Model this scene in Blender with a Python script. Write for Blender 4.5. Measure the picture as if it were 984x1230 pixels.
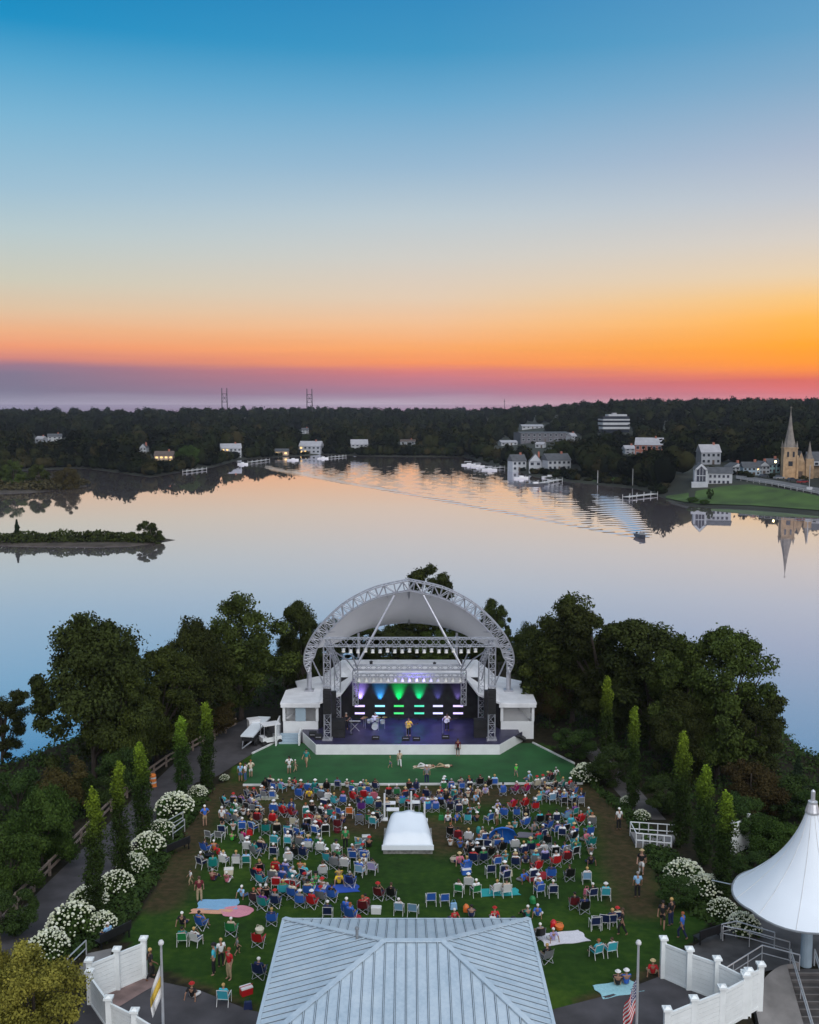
import bpy, bmesh, math, random
import numpy as np
from mathutils import Vector, Matrix, Quaternion

for o in list(bpy.data.objects):
    bpy.data.objects.remove(o)
C = bpy.context.scene
COL = C.collection
PI = math.pi
R = math.radians
rnd = random.Random(7)
F, CZ = 1230.0, 34.5
PITCH = math.atan(130 / 1230)
cp, sp = math.cos(PITCH), math.sin(PITCH)

# ---------------------------------------------------------------- camera, sky, added fill light, exposure
cam = bpy.data.cameras.new('camera')
camo = bpy.data.objects.new('camera', cam)
COL.objects.link(camo)
camo.location = (0, 0, CZ)
camo.rotation_euler = (PI / 2 - PITCH, 0, 0)
cam.sensor_fit = 'VERTICAL'
cam.sensor_height = 24
cam.lens = 24
cam.clip_start = 0.5
cam.clip_end = 60000
C.camera = camo
C.view_settings.view_transform = 'Standard'
C.view_settings.look = 'None'
C.view_settings.exposure = 0.0
C.view_settings.gamma = 1.0
C.view_settings.use_curve_mapping = False
C.cycles.max_bounces = 6
C.cycles.diffuse_bounces = 2
C.cycles.glossy_bounces = 3
C.cycles.transmission_bounces = 3
C.cycles.transparent_max_bounces = 4
C.cycles.sample_clamp_indirect = 4.0
C.cycles.use_denoising = True


def lin(r, g, b):
    def f(c):
        c /= 255.0
        return c / 12.92 if c <= 0.04045 else ((c + 0.055) / 1.055) ** 2.4
    return (f(r), f(g), f(b), 1.0)


W = bpy.data.worlds.new('World')
C.world = W
W.use_nodes = True
nt = W.node_tree
nt.nodes.clear()


def N(t, kind, **kw):
    n = t.nodes.new(kind)
    for k, v in kw.items():
        setattr(n, k, v)
    return n


def mth(t, op, a, b=None, clamp=False):
    n = N(t, 'ShaderNodeMath', operation=op, use_clamp=clamp)
    for i, v in enumerate((a, b)):
        if v is None:
            continue
        if isinstance(v, (int, float)):
            n.inputs[i].default_value = v
        else:
            t.links.new(v, n.inputs[i])
    return n.outputs[0]


def ramp(t, fac, stops, interp='LINEAR'):
    n = N(t, 'ShaderNodeValToRGB')
    cr = n.color_ramp
    cr.interpolation = interp
    while len(cr.elements) < len(stops):
        cr.elements.new(0.5)
    for e, (p, c) in zip(cr.elements, stops):
        e.position = p
        e.color = c
    t.links.new(fac, n.inputs[0])
    return n.outputs[0]


def mixc(t, fac, a, b):
    n = N(t, 'ShaderNodeMix', data_type='RGBA')
    for i, v in ((0, fac), (6, a), (7, b)):
        if isinstance(v, (int, float)):
            n.inputs[i].default_value = v
        elif isinstance(v, tuple):
            n.inputs[i].default_value = v
        else:
            t.links.new(v, n.inputs[i])
    return n.outputs[2]


def el(py):       # sine of the elevation seen at that height of the centre column, scaled for the ramp
    return max(0.0, math.sin(math.atan((615 - py) / 1230) - PITCH)) / 0.5


tc = N(nt, 'ShaderNodeTexCoord')
sep = N(nt, 'ShaderNodeSeparateXYZ')
nt.links.new(tc.outputs['Generated'], sep.inputs[0])
dx, dy, dz = sep.outputs
mp = N(nt, 'ShaderNodeMapping')
mp.inputs['Scale'].default_value = (5.0, 5.0, 90.0)
nt.links.new(tc.outputs['Generated'], mp.inputs[0])
nz = N(nt, 'ShaderNodeTexNoise')
nz.inputs['Scale'].default_value = 1.6
nz.inputs['Detail'].default_value = 5
nt.links.new(mp.outputs[0], nz.inputs[0])
wob = mth(nt, 'MULTIPLY', mth(nt, 'SUBTRACT', nz.outputs[0], 0.5), 0.018)
# the wobble only matters low down, where the haze bank has soft streaks
low = mth(nt, 'SUBTRACT', 1.0, mth(nt, 'MULTIPLY', dz, 9.0), clamp=True)
zz = mth(nt, 'ADD', mth(nt, 'MULTIPLY', dz, 2.0), mth(nt, 'MULTIPLY', wob, low))
SKY_L = [(el(486), lin(158, 152, 174)), (el(470), lin(124, 118, 142)), (el(450), lin(130, 118, 142)), (el(442), lin(154, 120, 140)),
         (el(434), lin(212, 136, 128)), (el(420), lin(240, 156, 118)), (el(402), lin(238, 178, 136)), (el(378), lin(224, 195, 164)), (el(345), lin(206, 203, 186)),
         (el(290), lin(184, 202, 206)), (el(240), lin(158, 192, 212)), (el(160), lin(122, 180, 212)), (el(100), lin(84, 164, 206)), (el(50), lin(30, 144, 196)),
         (el(-30), lin(8, 128, 184)), (0.8, lin(92, 128, 165)), (1.0, lin(150, 168, 190))]
SKY_M = [(el(486), lin(186, 168, 186)), (el(474), lin(164, 124, 150)), (el(460), lin(188, 120, 138)), (el(446), lin(214, 124, 124)),
         (el(437), lin(246, 148, 98)), (el(418), lin(248, 168, 106)), (el(390), lin(243, 192, 148)), (el(358), lin(227, 204, 180)), (el(310), lin(208, 206, 200)),
         (el(260), lin(188, 202, 210)), (el(200), lin(152, 185, 210)), (el(120), lin(106, 168, 206)), (el(60), lin(64, 150, 196)),
         (el(-30), lin(44, 134, 188)), (0.8, lin(92, 128, 165)), (1.0, lin(150, 168, 190))]
SKY_R = [(el(486), lin(214, 130, 140)), (el(474), lin(214, 112, 122)), (el(460), lin(216, 102, 98)), (el(450), lin(240, 130, 78)),
         (el(441), lin(252, 150, 56)), (el(420), lin(255, 165, 50)), (el(390), lin(254, 184, 86)), (el(365), lin(247, 199, 130)), (el(340), lin(232, 208, 174)),
         (el(300), lin(214, 207, 198)), (el(250), lin(190, 198, 208)), (el(200), lin(169, 185, 206)), (el(120), lin(128, 170, 202)), (el(60), lin(98, 160, 200)),
         (el(-30), lin(80, 146, 194)), (0.8, lin(92, 128, 165)), (1.0, lin(150, 168, 190))]
side = mth(nt, 'DIVIDE', dx, mth(nt, 'MAXIMUM', dy, 0.05))


def blend(lo, hi):
    q = N(nt, 'ShaderNodeMapRange')
    q.interpolation_type = 'SMOOTHERSTEP' if False else 'LINEAR'
    q.inputs['From Min'].default_value = lo
    q.inputs['From Max'].default_value = hi
    nt.links.new(side, q.inputs['Value'])
    return q.outputs[0]


n_ci = N(nt, 'ShaderNodeTexNoise')
n_ci.inputs['Scale'].default_value = 0.9
n_ci.inputs['Detail'].default_value = 6
n_ci.inputs['Roughness'].default_value = 0.62
nt.links.new(mp.outputs[0], n_ci.inputs[0])
front = mixc(nt, blend(0.02, 0.38), mixc(nt, blend(-0.38, 0.0), ramp(nt, zz, SKY_L), ramp(nt, zz, SKY_M)), ramp(nt, zz, SKY_R))
back = ramp(nt, dz, [(0.0, lin(176, 168, 184)), (0.15, lin(186, 180, 192)), (0.5, lin(160, 176, 196)), (1.0, lin(150, 168, 190))])
bf = N(nt, 'ShaderNodeMapRange')
bf.interpolation_type = 'SMOOTHSTEP'
bf.inputs['From Min'].default_value = 0.25
bf.inputs['From Max'].default_value = -0.35
nt.links.new(dy, bf.inputs['Value'])
hsv = N(nt, 'ShaderNodeHueSaturation')
nt.links.new(front, hsv.inputs['Color'])
nt.links.new(mth(nt, 'ADD', 1.0, mth(nt, 'MULTIPLY', low, mth(nt, 'MULTIPLY', mth(nt, 'SUBTRACT', n_ci.outputs[0], 0.5), 0.22))), hsv.inputs['Value'])
sky = mixc(nt, bf.outputs[0], hsv.outputs[0], back)
bg = N(nt, 'ShaderNodeBackground')
bg.inputs[1].default_value = 1.0
nt.links.new(sky, bg.inputs[0])
# a little of the physical sky on top: sun just under the horizon, ahead and to the right
nish = N(nt, 'ShaderNodeTexSky', sky_type='NISHITA')
nish.sun_disc = False
nish.sun_elevation = R(1.0)
nish.sun_rotation = R(25)
bg2 = N(nt, 'ShaderNodeBackground')
bg2.inputs[1].default_value = 0.003
nt.links.new(nish.outputs[0], bg2.inputs[0])
addw = N(nt, 'ShaderNodeAddShader')
nt.links.new(bg.outputs[0], addw.inputs[0])
nt.links.new(bg2.outputs[0], addw.inputs[1])
wo = N(nt, 'ShaderNodeOutputWorld')
nt.links.new(addw.outputs[0], wo.inputs[0])

sun = bpy.data.lights.new('sun', 'SUN')
sun.energy = 2.3
sun.angle = R(75)
sun.color = (1.0, 0.975, 0.95)
sky_fillo = bpy.data.objects.new('sun', sun)
sky_fillo.rotation_euler = (R(44), R(20), 0)      # added fill: broad soft light from high behind the camera
COL.objects.link(sky_fillo)


# ---------------------------------------------------------------- helpers
def at(px, py, z):
    """The point of height z seen at that pixel of the photograph."""
    u, v = (px - 492) / F, (615 - py) / F
    d = Vector((u, cp + v * sp, -sp + v * cp))
    k = (z - CZ) / d.z
    return Vector((d.x * k, d.y * k, z))


def aty(px, py, Y):
    u, v = (px - 492) / F, (615 - py) / F
    d = Vector((u, cp + v * sp, -sp + v * cp))
    k = Y / d.y
    return Vector((d.x * k, Y, CZ + d.z * k))


def sstep(a, b, x):
    t = min(1.0, max(0.0, (x - a) / (b - a)))
    return t * t * (3 - 2 * t)


def vnoise(x, y, s=1.0, seed=0):
    def h(i, j):
        n = (i * 374761393 + j * 668265263 + seed * 974711) & 0xFFFFFFFF
        n = ((n ^ (n >> 13)) * 1274126177) & 0xFFFFFFFF
        return ((n ^ (n >> 16)) & 0xFFFF) / 65535.0
    x *= s
    y *= s
    i, j = math.floor(x), math.floor(y)
    u, v = x - i, y - j
    u, v = u * u * (3 - 2 * u), v * v * (3 - 2 * v)
    return (h(i, j) * (1 - u) + h(i + 1, j) * u) * (1 - v) + (h(i, j + 1) * (1 - u) + h(i + 1, j + 1) * u) * v


SHORE = [(-400, 60), (-120, 78), (-60, 88), (-38, 93), (-33, 104), (-31, 120), (-20, 130), (0, 133), (20, 131), (35, 122), (40, 108), (39, 95), (60, 86), (120, 78), (400, 60)]


def shore_d(x, y):
    """Metres inside the shoreline (negative out on the lake)."""
    best, inside = 1e9, False
    n = len(SHORE)
    for i in range(n - 1):
        (x0, y0), (x1, y1) = SHORE[i], SHORE[i + 1]
        dx_, dy_ = x1 - x0, y1 - y0
        t = max(0, min(1, ((x - x0) * dx_ + (y - y0) * dy_) / (dx_ * dx_ + dy_ * dy_)))
        best = min(best, math.hypot(x - x0 - dx_ * t, y - y0 - dy_ * t))
    poly = SHORE + [(400, -50), (-400, -50)]
    m = len(poly)
    for i in range(m):
        (x0, y0), (x1, y1) = poly[i], poly[(i + 1) % m]
        if (y0 > y) != (y1 > y) and x < (x1 - x0) * (y - y0) / (y1 - y0) + x0:
            inside = not inside
    return best if inside else -best


def lawn_z(y):
    return 2.0 + 3.5 * min(1.0, max(0.0, (86 - y) / 38.0))


def gz(x, y):
    z = -1.6 + (lawn_z(y) + 1.6) * sstep(-2.5, 3.5, shore_d(x, y))
    if x > 16 and y < 50.3:          # the stairwell at the bottom right
        z -= min(5.5, 0.62 * (50.3 - y)) * sstep(16.2, 17.2, x)
    return z


def on(px, py, dz_=0.0):
    """The ground point seen at that pixel."""
    z = 4.0
    for _ in range(12):
        p = at(px, py, z)
        z = lawn_z(p.y) + dz_
    return at(px, py, z)


class MB:
    def __init__(s):
        s.v, s.f, s.m = [], [], []

    def add(s, vs, fs, mat=0):
        b = len(s.v)
        s.v += [tuple(v) for v in vs]
        s.f += [tuple(b + i for i in f) for f in fs]
        s.m += [mat] * len(fs)
        return s

    def box(s, c, size, rz=0.0, mat=0, M=None, taper=1.0):
        hx, hy, hz = size[0] / 2, size[1] / 2, size[2] / 2
        vs = []
        for z in (-1, 1):
            k = taper if z > 0 else 1.0
            for x, y in ((-1, -1), (1, -1), (1, 1), (-1, 1)):
                vs.append(Vector((x * hx * k, y * hy * k, z * hz)))
        Q = Matrix.Rotation(rz, 3, 'Z') if M is None else M
        vs = [Q @ v + Vector(c) for v in vs]
        return s.add(vs, [(3, 2, 1, 0), (4, 5, 6, 7), (0, 1, 5, 4), (1, 2, 6, 5), (2, 3, 7, 6), (3, 0, 4, 7)], mat)

    def beam(s, p0, p1, w, h, mat=0, up=(0, 0, 1)):
        p0, p1 = Vector(p0), Vector(p1)
        d = (p1 - p0)
        L = d.length
        d.normalize()
        u = Vector(up)
        x = d.cross(u)
        if x.length < 1e-4:
            x = Vector((1, 0, 0))
        x.normalize()
        z = x.cross(d)
        M = Matrix((x, d, z)).transposed()
        return s.box((p0 + p1) / 2, (w, L, h), M=M, mat=mat)

    def tube(s, pts, r, n=6, mat=0, r1=None, caps=True):
        pts = [Vector(p) for p in pts]
        if r1 is None:
            r1 = r
        vs, fs = [], []
        m = len(pts)
        prev = None
        for i, p in enumerate(pts):
            d = (pts[min(i + 1, m - 1)] - pts[max(i - 1, 0)])
            if d.length < 1e-6:
                d = Vector((0, 0, 1))
            d.normalize()
            a = prev if prev is not None else (Vector((0, 0, 1)) if abs(d.z) < 0.9 else Vector((1, 0, 0)))
            x = a - d * a.dot(d)
            if x.length < 1e-4:
                x = Vector((1, 0, 0)) - d * d.x
            x.normalize()
            prev = x
            y = d.cross(x)
            rr = r + (r1 - r) * i / max(1, m - 1)
            for k in range(n):
                t = 2 * PI * k / n
                vs.append(p + x * (math.cos(t) * rr) + y * (math.sin(t) * rr))
        for i in range(m - 1):
            for k in range(n):
                a, b = i * n + k, i * n + (k + 1) % n
                fs.append((a, b, b + n, a + n))
        if caps:
            fs.append(tuple(reversed(range(n))))
            fs.append(tuple((m - 1) * n + k for k in range(n)))
        return s.add(vs, fs, mat)

    def lathe(s, c, prof, n=16, mat=0, closed=True):
        vs, fs = [], []
        for r, z in prof:
            for k in range(n):
                t = 2 * PI * k / n
                vs.append((c[0] + r * math.cos(t), c[1] + r * math.sin(t), c[2] + z))
        m = len(prof)
        for i in range(m - 1):
            for k in range(n):
                a, b = i * n + k, i * n + (k + 1) % n
                fs.append((a, b, b + n, a + n))
        if closed:
            fs.append(tuple(reversed(range(n))))
            fs.append(tuple((m - 1) * n + k for k in range(n)))
        return s.add(vs, fs, mat)

    def prism(s, poly, z0, z1, mat=0):
        """Vertical prism over a counter-clockwise outline; z may be a number or a function of (x, y)."""
        f0 = z0 if callable(z0) else (lambda x, y: z0)
        f1 = z1 if callable(z1) else (lambda x, y: z1)
        n = len(poly)
        vs = [(x, y, f0(x, y)) for x, y in poly] + [(x, y, f1(x, y)) for x, y in poly]
        fs = [tuple(reversed(range(n))), tuple(range(n, 2 * n))]
        fs += [(i, (i + 1) % n, n + (i + 1) % n, n + i) for i in range(n)]
        return s.add(vs, fs, mat)

    def quad(s, a, b, c, d, mat=0):
        return s.add([a, b, c, d], [(0, 1, 2, 3)], mat)

    def slab(s, pts, t, mat=0):
        """A flat plate of thickness t under the polygon pts."""
        pts = [Vector(p) for p in pts]
        nrm = (pts[1] - pts[0]).cross(pts[2] - pts[0]).normalized()
        n = len(pts)
        vs = pts + [p - nrm * t for p in pts]
        fs = [tuple(range(n)), tuple(reversed(range(n, 2 * n)))]
        fs += [((i + 1) % n, i, n + i, n + (i + 1) % n) for i in range(n)]
        return s.add(vs, fs, mat)

    def mesh(s, name, mats, off=(0, 0, 0), smooth=False):
        me = bpy.data.meshes.new(name)
        ox, oy, oz = off
        me.from_pydata([(a - ox, b - oy, c - oz) for a, b, c in s.v], [], s.f)
        for m in (mats if isinstance(mats, (list, tuple)) else [mats]):
            me.materials.append(m)
        if any(s.m):
            me.polygons.foreach_set('material_index', s.m)
        if smooth:
            me.polygons.foreach_set('use_smooth', [True] * len(me.polygons))
        me.update()
        return me

    def build(s, name, mats, parent=None, smooth=False, origin=None):
        """Link as ONE object. Vertices are in world space; a parent's own place is taken off."""
        off = Vector((0, 0, 0))
        p = parent
        while p is not None:
            off += p.location
            p = p.parent
        if origin is not None:
            off += Vector(origin)
        o = bpy.data.objects.new(name, s.mesh(name, mats, off, smooth))
        COL.objects.link(o)
        if origin is not None:
            o.location = origin
        if parent is not None:
            o.parent = parent
        return o


def tag(o, label=None, cat=None, group=None, kind=None):
    if label:
        o['label'] = label
    if cat:
        o['category'] = cat
    if group:
        o['group'] = group
    if kind:
        o['kind'] = kind
    return o


def thing(name, label, cat, loc=(0, 0, 0), group=None):
    o = bpy.data.objects.new(name, None)
    o.empty_display_size = 0.2
    COL.objects.link(o)
    o.location = loc
    return tag(o, label, cat, group)


KIDS = {}


def copy_tree(o, parent=None):
    c = o.copy()
    COL.objects.link(c)
    if parent is not None:
        c.parent = parent
    for ch in list(o.children):
        copy_tree(ch, c)
    return c


ORD = ['first', 'second', 'third', 'fourth', 'fifth', 'sixth', 'seventh', 'eighth', 'ninth', 'tenth', 'eleventh', 'twelfth', 'thirteenth',
       'fourteenth', 'fifteenth', 'sixteenth', 'seventeenth', 'eighteenth', 'nineteenth', 'twentieth', 'twenty-first', 'twenty-second', 'twenty-third', 'twenty-fourth']


# ---------------------------------------------------------------- materials
MATS = {}


def mat(name, col=(0.5, 0.5, 0.5), rough=0.6, metal=0.0, var=0.0, scale=3.0, bump=0.0, bscale=None, emit=None, estr=0.0, spec=0.5, detail=4, col2=None, stretch=None):
    """A procedural surface: base colour with noise variation and an optional bump."""
    m = bpy.data.materials.new(name)
    m.use_nodes = True
    t = m.node_tree
    b = t.nodes['Principled BSDF']
    c4 = (*col, 1.0)
    b.inputs['Roughness'].default_value = rough
    b.inputs['Metallic'].default_value = metal
    b.inputs['Specular IOR Level'].default_value = spec
    if var or col2 or bump:
        co = N(t, 'ShaderNodeTexCoord')
        src = co.outputs['Object']
        if stretch:
            mpn = N(t, 'ShaderNodeMapping')
            mpn.inputs['Scale'].default_value = stretch
            t.links.new(src, mpn.inputs[0])
            src = mpn.outputs[0]
        no = N(t, 'ShaderNodeTexNoise')
        no.inputs['Scale'].default_value = scale
        no.inputs['Detail'].default_value = detail
        t.links.new(src, no.inputs[0])
        lo = tuple(c * (1 - var) for c in col)
        hi = tuple(min(1.0, c * (1 + var)) for c in col) if col2 is None else tuple(col2[:3])
        t.links.new(ramp(t, no.outputs[0], [(0.32, (*lo, 1)), (0.68, (*hi, 1))]), b.inputs['Base Color'])
        if bump:
            nb = no
            if bscale:
                nb = N(t, 'ShaderNodeTexNoise')
                nb.inputs['Scale'].default_value = bscale
                nb.inputs['Detail'].default_value = 3
                t.links.new(src, nb.inputs[0])
            bu = N(t, 'ShaderNodeBump')
            bu.inputs['Strength'].default_value = bump
            bu.inputs['Distance'].default_value = 0.05
            t.links.new(nb.outputs[0], bu.inputs['Height'])
            t.links.new(bu.outputs[0], b.inputs['Normal'])
    else:
        b.inputs['Base Color'].default_value = c4
    if emit is not None:
        b.inputs['Emission Color'].default_value = (*emit, 1)
        b.inputs['Emission Strength'].default_value = estr
    MATS[name] = m
    return m


def objcolor(name, rough=0.85, var=0.12, scale=12.0):
    """Cloth, skin or plastic whose colour is carried by each object."""
    m = bpy.data.materials.new(name)
    m.use_nodes = True
    t = m.node_tree
    b = t.nodes['Principled BSDF']
    b.inputs['Roughness'].default_value = rough
    oi = N(t, 'ShaderNodeObjectInfo')
    co = N(t, 'ShaderNodeTexCoord')
    no = N(t, 'ShaderNodeTexNoise')
    no.inputs['Scale'].default_value = scale
    t.links.new(co.outputs['Object'], no.inputs[0])
    hs = N(t, 'ShaderNodeHueSaturation')
    t.links.new(oi.outputs['Color'], hs.inputs['Color'])
    t.links.new(mth(t, 'ADD', mth(t, 'MULTIPLY', mth(t, 'SUBTRACT', no.outputs[0], 0.5), 2 * var * 2), 1.0), hs.inputs['Value'])
    t.links.new(hs.outputs[0], b.inputs['Base Color'])
    MATS[name] = m
    return m


def leafmat(name, dark, light, trans=0.15, tip=None, tipz=(0.75, 1.0), rough=0.85, spec=0.10):
    """Leaves: every leaf its own shade, a shade per tree too, an optional tip colour blended in towards the top."""
    m = bpy.data.materials.new(name)
    m.use_nodes = True
    t = m.node_tree
    b = t.nodes['Principled BSDF']
    b.inputs['Roughness'].default_value = rough
    b.inputs['Specular IOR Level'].default_value = spec
    ge = N(t, 'ShaderNodeNewGeometry')
    co = N(t, 'ShaderNodeTexCoord')
    no = N(t, 'ShaderNodeTexNoise')
    no.inputs['Scale'].default_value = 0.55
    no.inputs['Detail'].default_value = 2
    t.links.new(co.outputs['Object'], no.inputs[0])
    f = mth(t, 'ADD', mth(t, 'MULTIPLY', ge.outputs['Random Per Island'], 0.26), mth(t, 'MULTIPLY', mth(t, 'SUBTRACT', no.outputs[0], 0.27), 1.45), clamp=True)
    c = ramp(t, f, [(0.0, (*dark, 1)), (1.0, (*light, 1))])
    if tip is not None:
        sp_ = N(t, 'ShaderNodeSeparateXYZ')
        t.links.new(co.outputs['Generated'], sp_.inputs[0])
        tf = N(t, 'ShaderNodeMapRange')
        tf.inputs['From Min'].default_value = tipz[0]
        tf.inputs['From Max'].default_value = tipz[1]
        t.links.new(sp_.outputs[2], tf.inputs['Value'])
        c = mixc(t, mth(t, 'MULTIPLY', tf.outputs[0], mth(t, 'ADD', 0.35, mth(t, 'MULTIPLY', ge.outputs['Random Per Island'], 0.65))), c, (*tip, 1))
    oi = N(t, 'ShaderNodeObjectInfo')
    hs = N(t, 'ShaderNodeHueSaturation')
    t.links.new(c, hs.inputs['Color'])
    t.links.new(mth(t, 'ADD', 0.8, mth(t, 'MULTIPLY', oi.outputs['Random'], 0.4)), hs.inputs['Value'])
    t.links.new(mth(t, 'ADD', 0.485, mth(t, 'MULTIPLY', oi.outputs['Random'], 0.025)), hs.inputs['Hue'])
    t.links.new(hs.outputs[0], b.inputs['Base Color'])
    MATS[name] = m
    return m


mat('white_paint', (0.74, 0.76, 0.78), 0.55, var=0.06, scale=1.2, bump=0.05)
mat('white_roof', (0.72, 0.73, 0.76), 0.6, var=0.10, scale=0.8, bump=0.1)
mat('vinyl', (0.78, 0.82, 0.82), 0.35, var=0.05, scale=2.0)
mat('aluminium', (0.46, 0.47, 0.52), 0.38, metal=0.5, var=0.1, scale=4)
mat('steel_rail', (0.62, 0.64, 0.67), 0.3, metal=0.5, var=0.08, scale=5)
mat('black_box', (0.012, 0.012, 0.014), 0.5, var=0.3, scale=4)
mat('black_cloth', (0.016, 0.016, 0.019), 0.9, var=0.4, scale=1.5)
mat('membrane', (0.70, 0.70, 0.72), 0.6, var=0.05, scale=0.35, bump=0.08)
mat('tent_fabric', (0.74, 0.80, 0.86), 0.5, var=0.05, scale=0.4, bump=0.06)
mat('tent_edge', (0.20, 0.22, 0.24), 0.5)
mat('stage_deck', (0.028, 0.026, 0.065), 0.42, var=0.3, scale=1.0)
mat('asphalt', (0.060, 0.056, 0.062), 0.9, var=0.3, scale=0.7, bump=0.3, bscale=14)
mat('concrete', (0.21, 0.20, 0.195), 0.85, var=0.25, scale=0.9, bump=0.15, bscale=9)
mat('dark_concrete', (0.085, 0.08, 0.08), 0.8, var=0.4, scale=0.8, bump=0.2, bscale=8)
mat('paver', (0.20, 0.135, 0.125), 0.85, var=0.35, scale=1.2, bump=0.2, bscale=8)
mat('kerb_white', (0.62, 0.63, 0.63), 0.7, var=0.15, scale=2)
mat('wood_rail', (0.22, 0.17, 0.14), 0.8, var=0.3, scale=3, stretch=(1, 1, 6), bump=0.2)
mat('bark', (0.05, 0.038, 0.03), 0.9, var=0.4, scale=4, stretch=(4, 4, 1), bump=0.5)
mat('mulch', (0.030, 0.020, 0.015), 0.95, var=0.5, scale=2.5, bump=0.5, bscale=10)
mat('turf', (0.013, 0.084, 0.020), 0.9, var=0.32, scale=0.35, bump=0.1, bscale=30)
mat('stone_base', (0.22, 0.22, 0.21), 0.85, var=0.4, scale=5, bump=0.3)
mat('orange', (0.75, 0.22, 0.04), 0.6, var=0.1)
mat('brass', (0.55, 0.36, 0.10), 0.3, metal=0.8, var=0.1)
mat('drum_shell', (0.45, 0.50, 0.52), 0.3, var=0.15, scale=8)
mat('guitar_wood', (0.62, 0.42, 0.12), 0.35, var=0.2, scale=6)
mat('tyre', (0.015, 0.015, 0.016), 0.8)
mat('glass_dark', (0.03, 0.036, 0.05), 0.08, spec=0.8)
mat('glass_lit', (0.3, 0.25, 0.15), 0.2, emit=(1.0, 0.62, 0.22), estr=1.6)
mat('lamp_glass', (0.8, 0.78, 0.7), 0.3, emit=(1.0, 0.93, 0.82), estr=0.45)
mat('street_glow', (0.9, 0.8, 0.5), 0.3, emit=(1.0, 0.82, 0.40), estr=6.0)
mat('flag_red', (0.55, 0.02, 0.03), 0.8, var=0.1)
mat('flag_white', (0.75, 0.75, 0.75), 0.8, var=0.05)
mat('flag_blue', (0.02, 0.03, 0.16), 0.8, var=0.1)
mat('flag_gold', (0.62, 0.42, 0.06), 0.8, var=0.1)
for nm, c, s in (('led_purple', (0.62, 0.50, 1.0), 1.7), ('led_cyan', (0.28, 0.75, 1.0), 1.5), ('led_green', (0.02, 0.95, 0.16), 1.0), ('led_teal', (0.05, 0.85, 0.50), 1.1), ('led_lilac', (0.58, 0.58, 1.0), 1.6)):
    mat(nm, (0.1, 0.1, 0.1), 0.3, emit=c, estr=s)
objcolor('cloth')
objcolor('skin', 0.6, 0.05)
objcolor('plastic', 0.45, 0.04)
objcolor('hair', 0.7, 0.15, 20)
# ================================================================ THE SETTING
def fast_mesh(name, V, FQ, mats, n=4, smooth=False, attr=None):
    """A mesh from numpy arrays: V (k,3), FQ (m,n) indices."""
    me = bpy.data.meshes.new(name)
    V = np.asarray(V, dtype=np.float32)
    FQ = np.asarray(FQ, dtype=np.int32)
    me.vertices.add(len(V))
    me.vertices.foreach_set('co', V.ravel())
    me.loops.add(FQ.size)
    me.loops.foreach_set('vertex_index', FQ.ravel())
    me.polygons.add(len(FQ))
    me.polygons.foreach_set('loop_start', np.arange(0, FQ.size, n, dtype=np.int32))
    if smooth:
        me.polygons.foreach_set('use_smooth', np.ones(len(FQ), dtype=bool))
    for m in (mats if isinstance(mats, (list, tuple)) else [mats]):
        me.materials.append(m)
    me.update(calc_edges=True)
    me.validate()
    return me


def link(name, me, parent=None, loc=None):
    o = bpy.data.objects.new(name, me)
    COL.objects.link(o)
    if parent is not None:
        o.parent = parent
    if loc is not None:
        o.location = loc
    return o


def grid_faces(nx, ny):
    i = np.arange(nx - 1)
    j = np.arange(ny - 1)
    I, J = np.meshgrid(i, j, indexing='ij')
    a = (I * ny + J).ravel()
    return np.stack([a, a + ny, a + ny + 1, a + 1], axis=1)


def seg_d(px, py, pts):
    best = 1e9
    for (x0, y0), (x1, y1) in zip(pts[:-1], pts[1:]):
        ddx, ddy = x1 - x0, y1 - y0
        t = max(0, min(1, ((px - x0) * ddx + (py - y0) * ddy) / (ddx * ddx + ddy * ddy + 1e-9)))
        best = min(best, math.hypot(px - x0 - ddx * t, py - y0 - ddy * t))
    return best


def in_poly(x, y, poly):
    ins = False
    m = len(poly)
    for i in range(m):
        (x0, y0), (x1, y1) = poly[i], poly[(i + 1) % m]
        if (y0 > y) != (y1 > y) and x < (x1 - x0) * (y - y0) / (y1 - y0) + x0:
            ins = not ins
    return ins


def gpts(lst):
    return [(on(a, b).x, on(a, b).y) for a, b in lst]


# ---- lawn and park ground: grass worn to bare earth along the aisles, planting beds round it
gm = bpy.data.materials.new('park_ground')
gm.use_nodes = True
t = gm.node_tree
b = t.nodes['Principled BSDF']
b.inputs['Roughness'].default_value = 0.95
b.inputs['Specular IOR Level'].default_value = 0.15
co = N(t, 'ShaderNodeTexCoord')


def noise(t, src, s, d=4, rough=0.55):
    n = N(t, 'ShaderNodeTexNoise')
    n.inputs['Scale'].default_value = s
    n.inputs['Detail'].default_value = d
    n.inputs['Roughness'].default_value = rough
    t.links.new(src, n.inputs[0])
    return n.outputs[0]


n1, n2, n3 = noise(t, co.outputs['Object'], 0.22), noise(t, co.outputs['Object'], 2.2, 5), noise(t, co.outputs['Object'], 22, 3)
gr = ramp(t, mth(t, 'ADD', mth(t, 'MULTIPLY', n1, 0.6), mth(t, 'MULTIPLY', n2, 0.4)), [(0.3, (0.010, 0.026, 0.004, 1)), (0.5, (0.022, 0.058, 0.006, 1)), (0.68, (0.052, 0.098, 0.010, 1))])
earth = ramp(t, n2, [(0.3, (0.040, 0.024, 0.014, 1)), (0.7, (0.085, 0.050, 0.028, 1))])
bed = ramp(t, n2, [(0.3, (0.012, 0.011, 0.007, 1)), (0.7, (0.030, 0.026, 0.014, 1))])
at1 = N(t, 'ShaderNodeAttribute')
at1.attribute_name = 'ground'
sp3 = N(t, 'ShaderNodeSeparateXYZ')
t.links.new(at1.outputs['Vector'], sp3.inputs[0])
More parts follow.
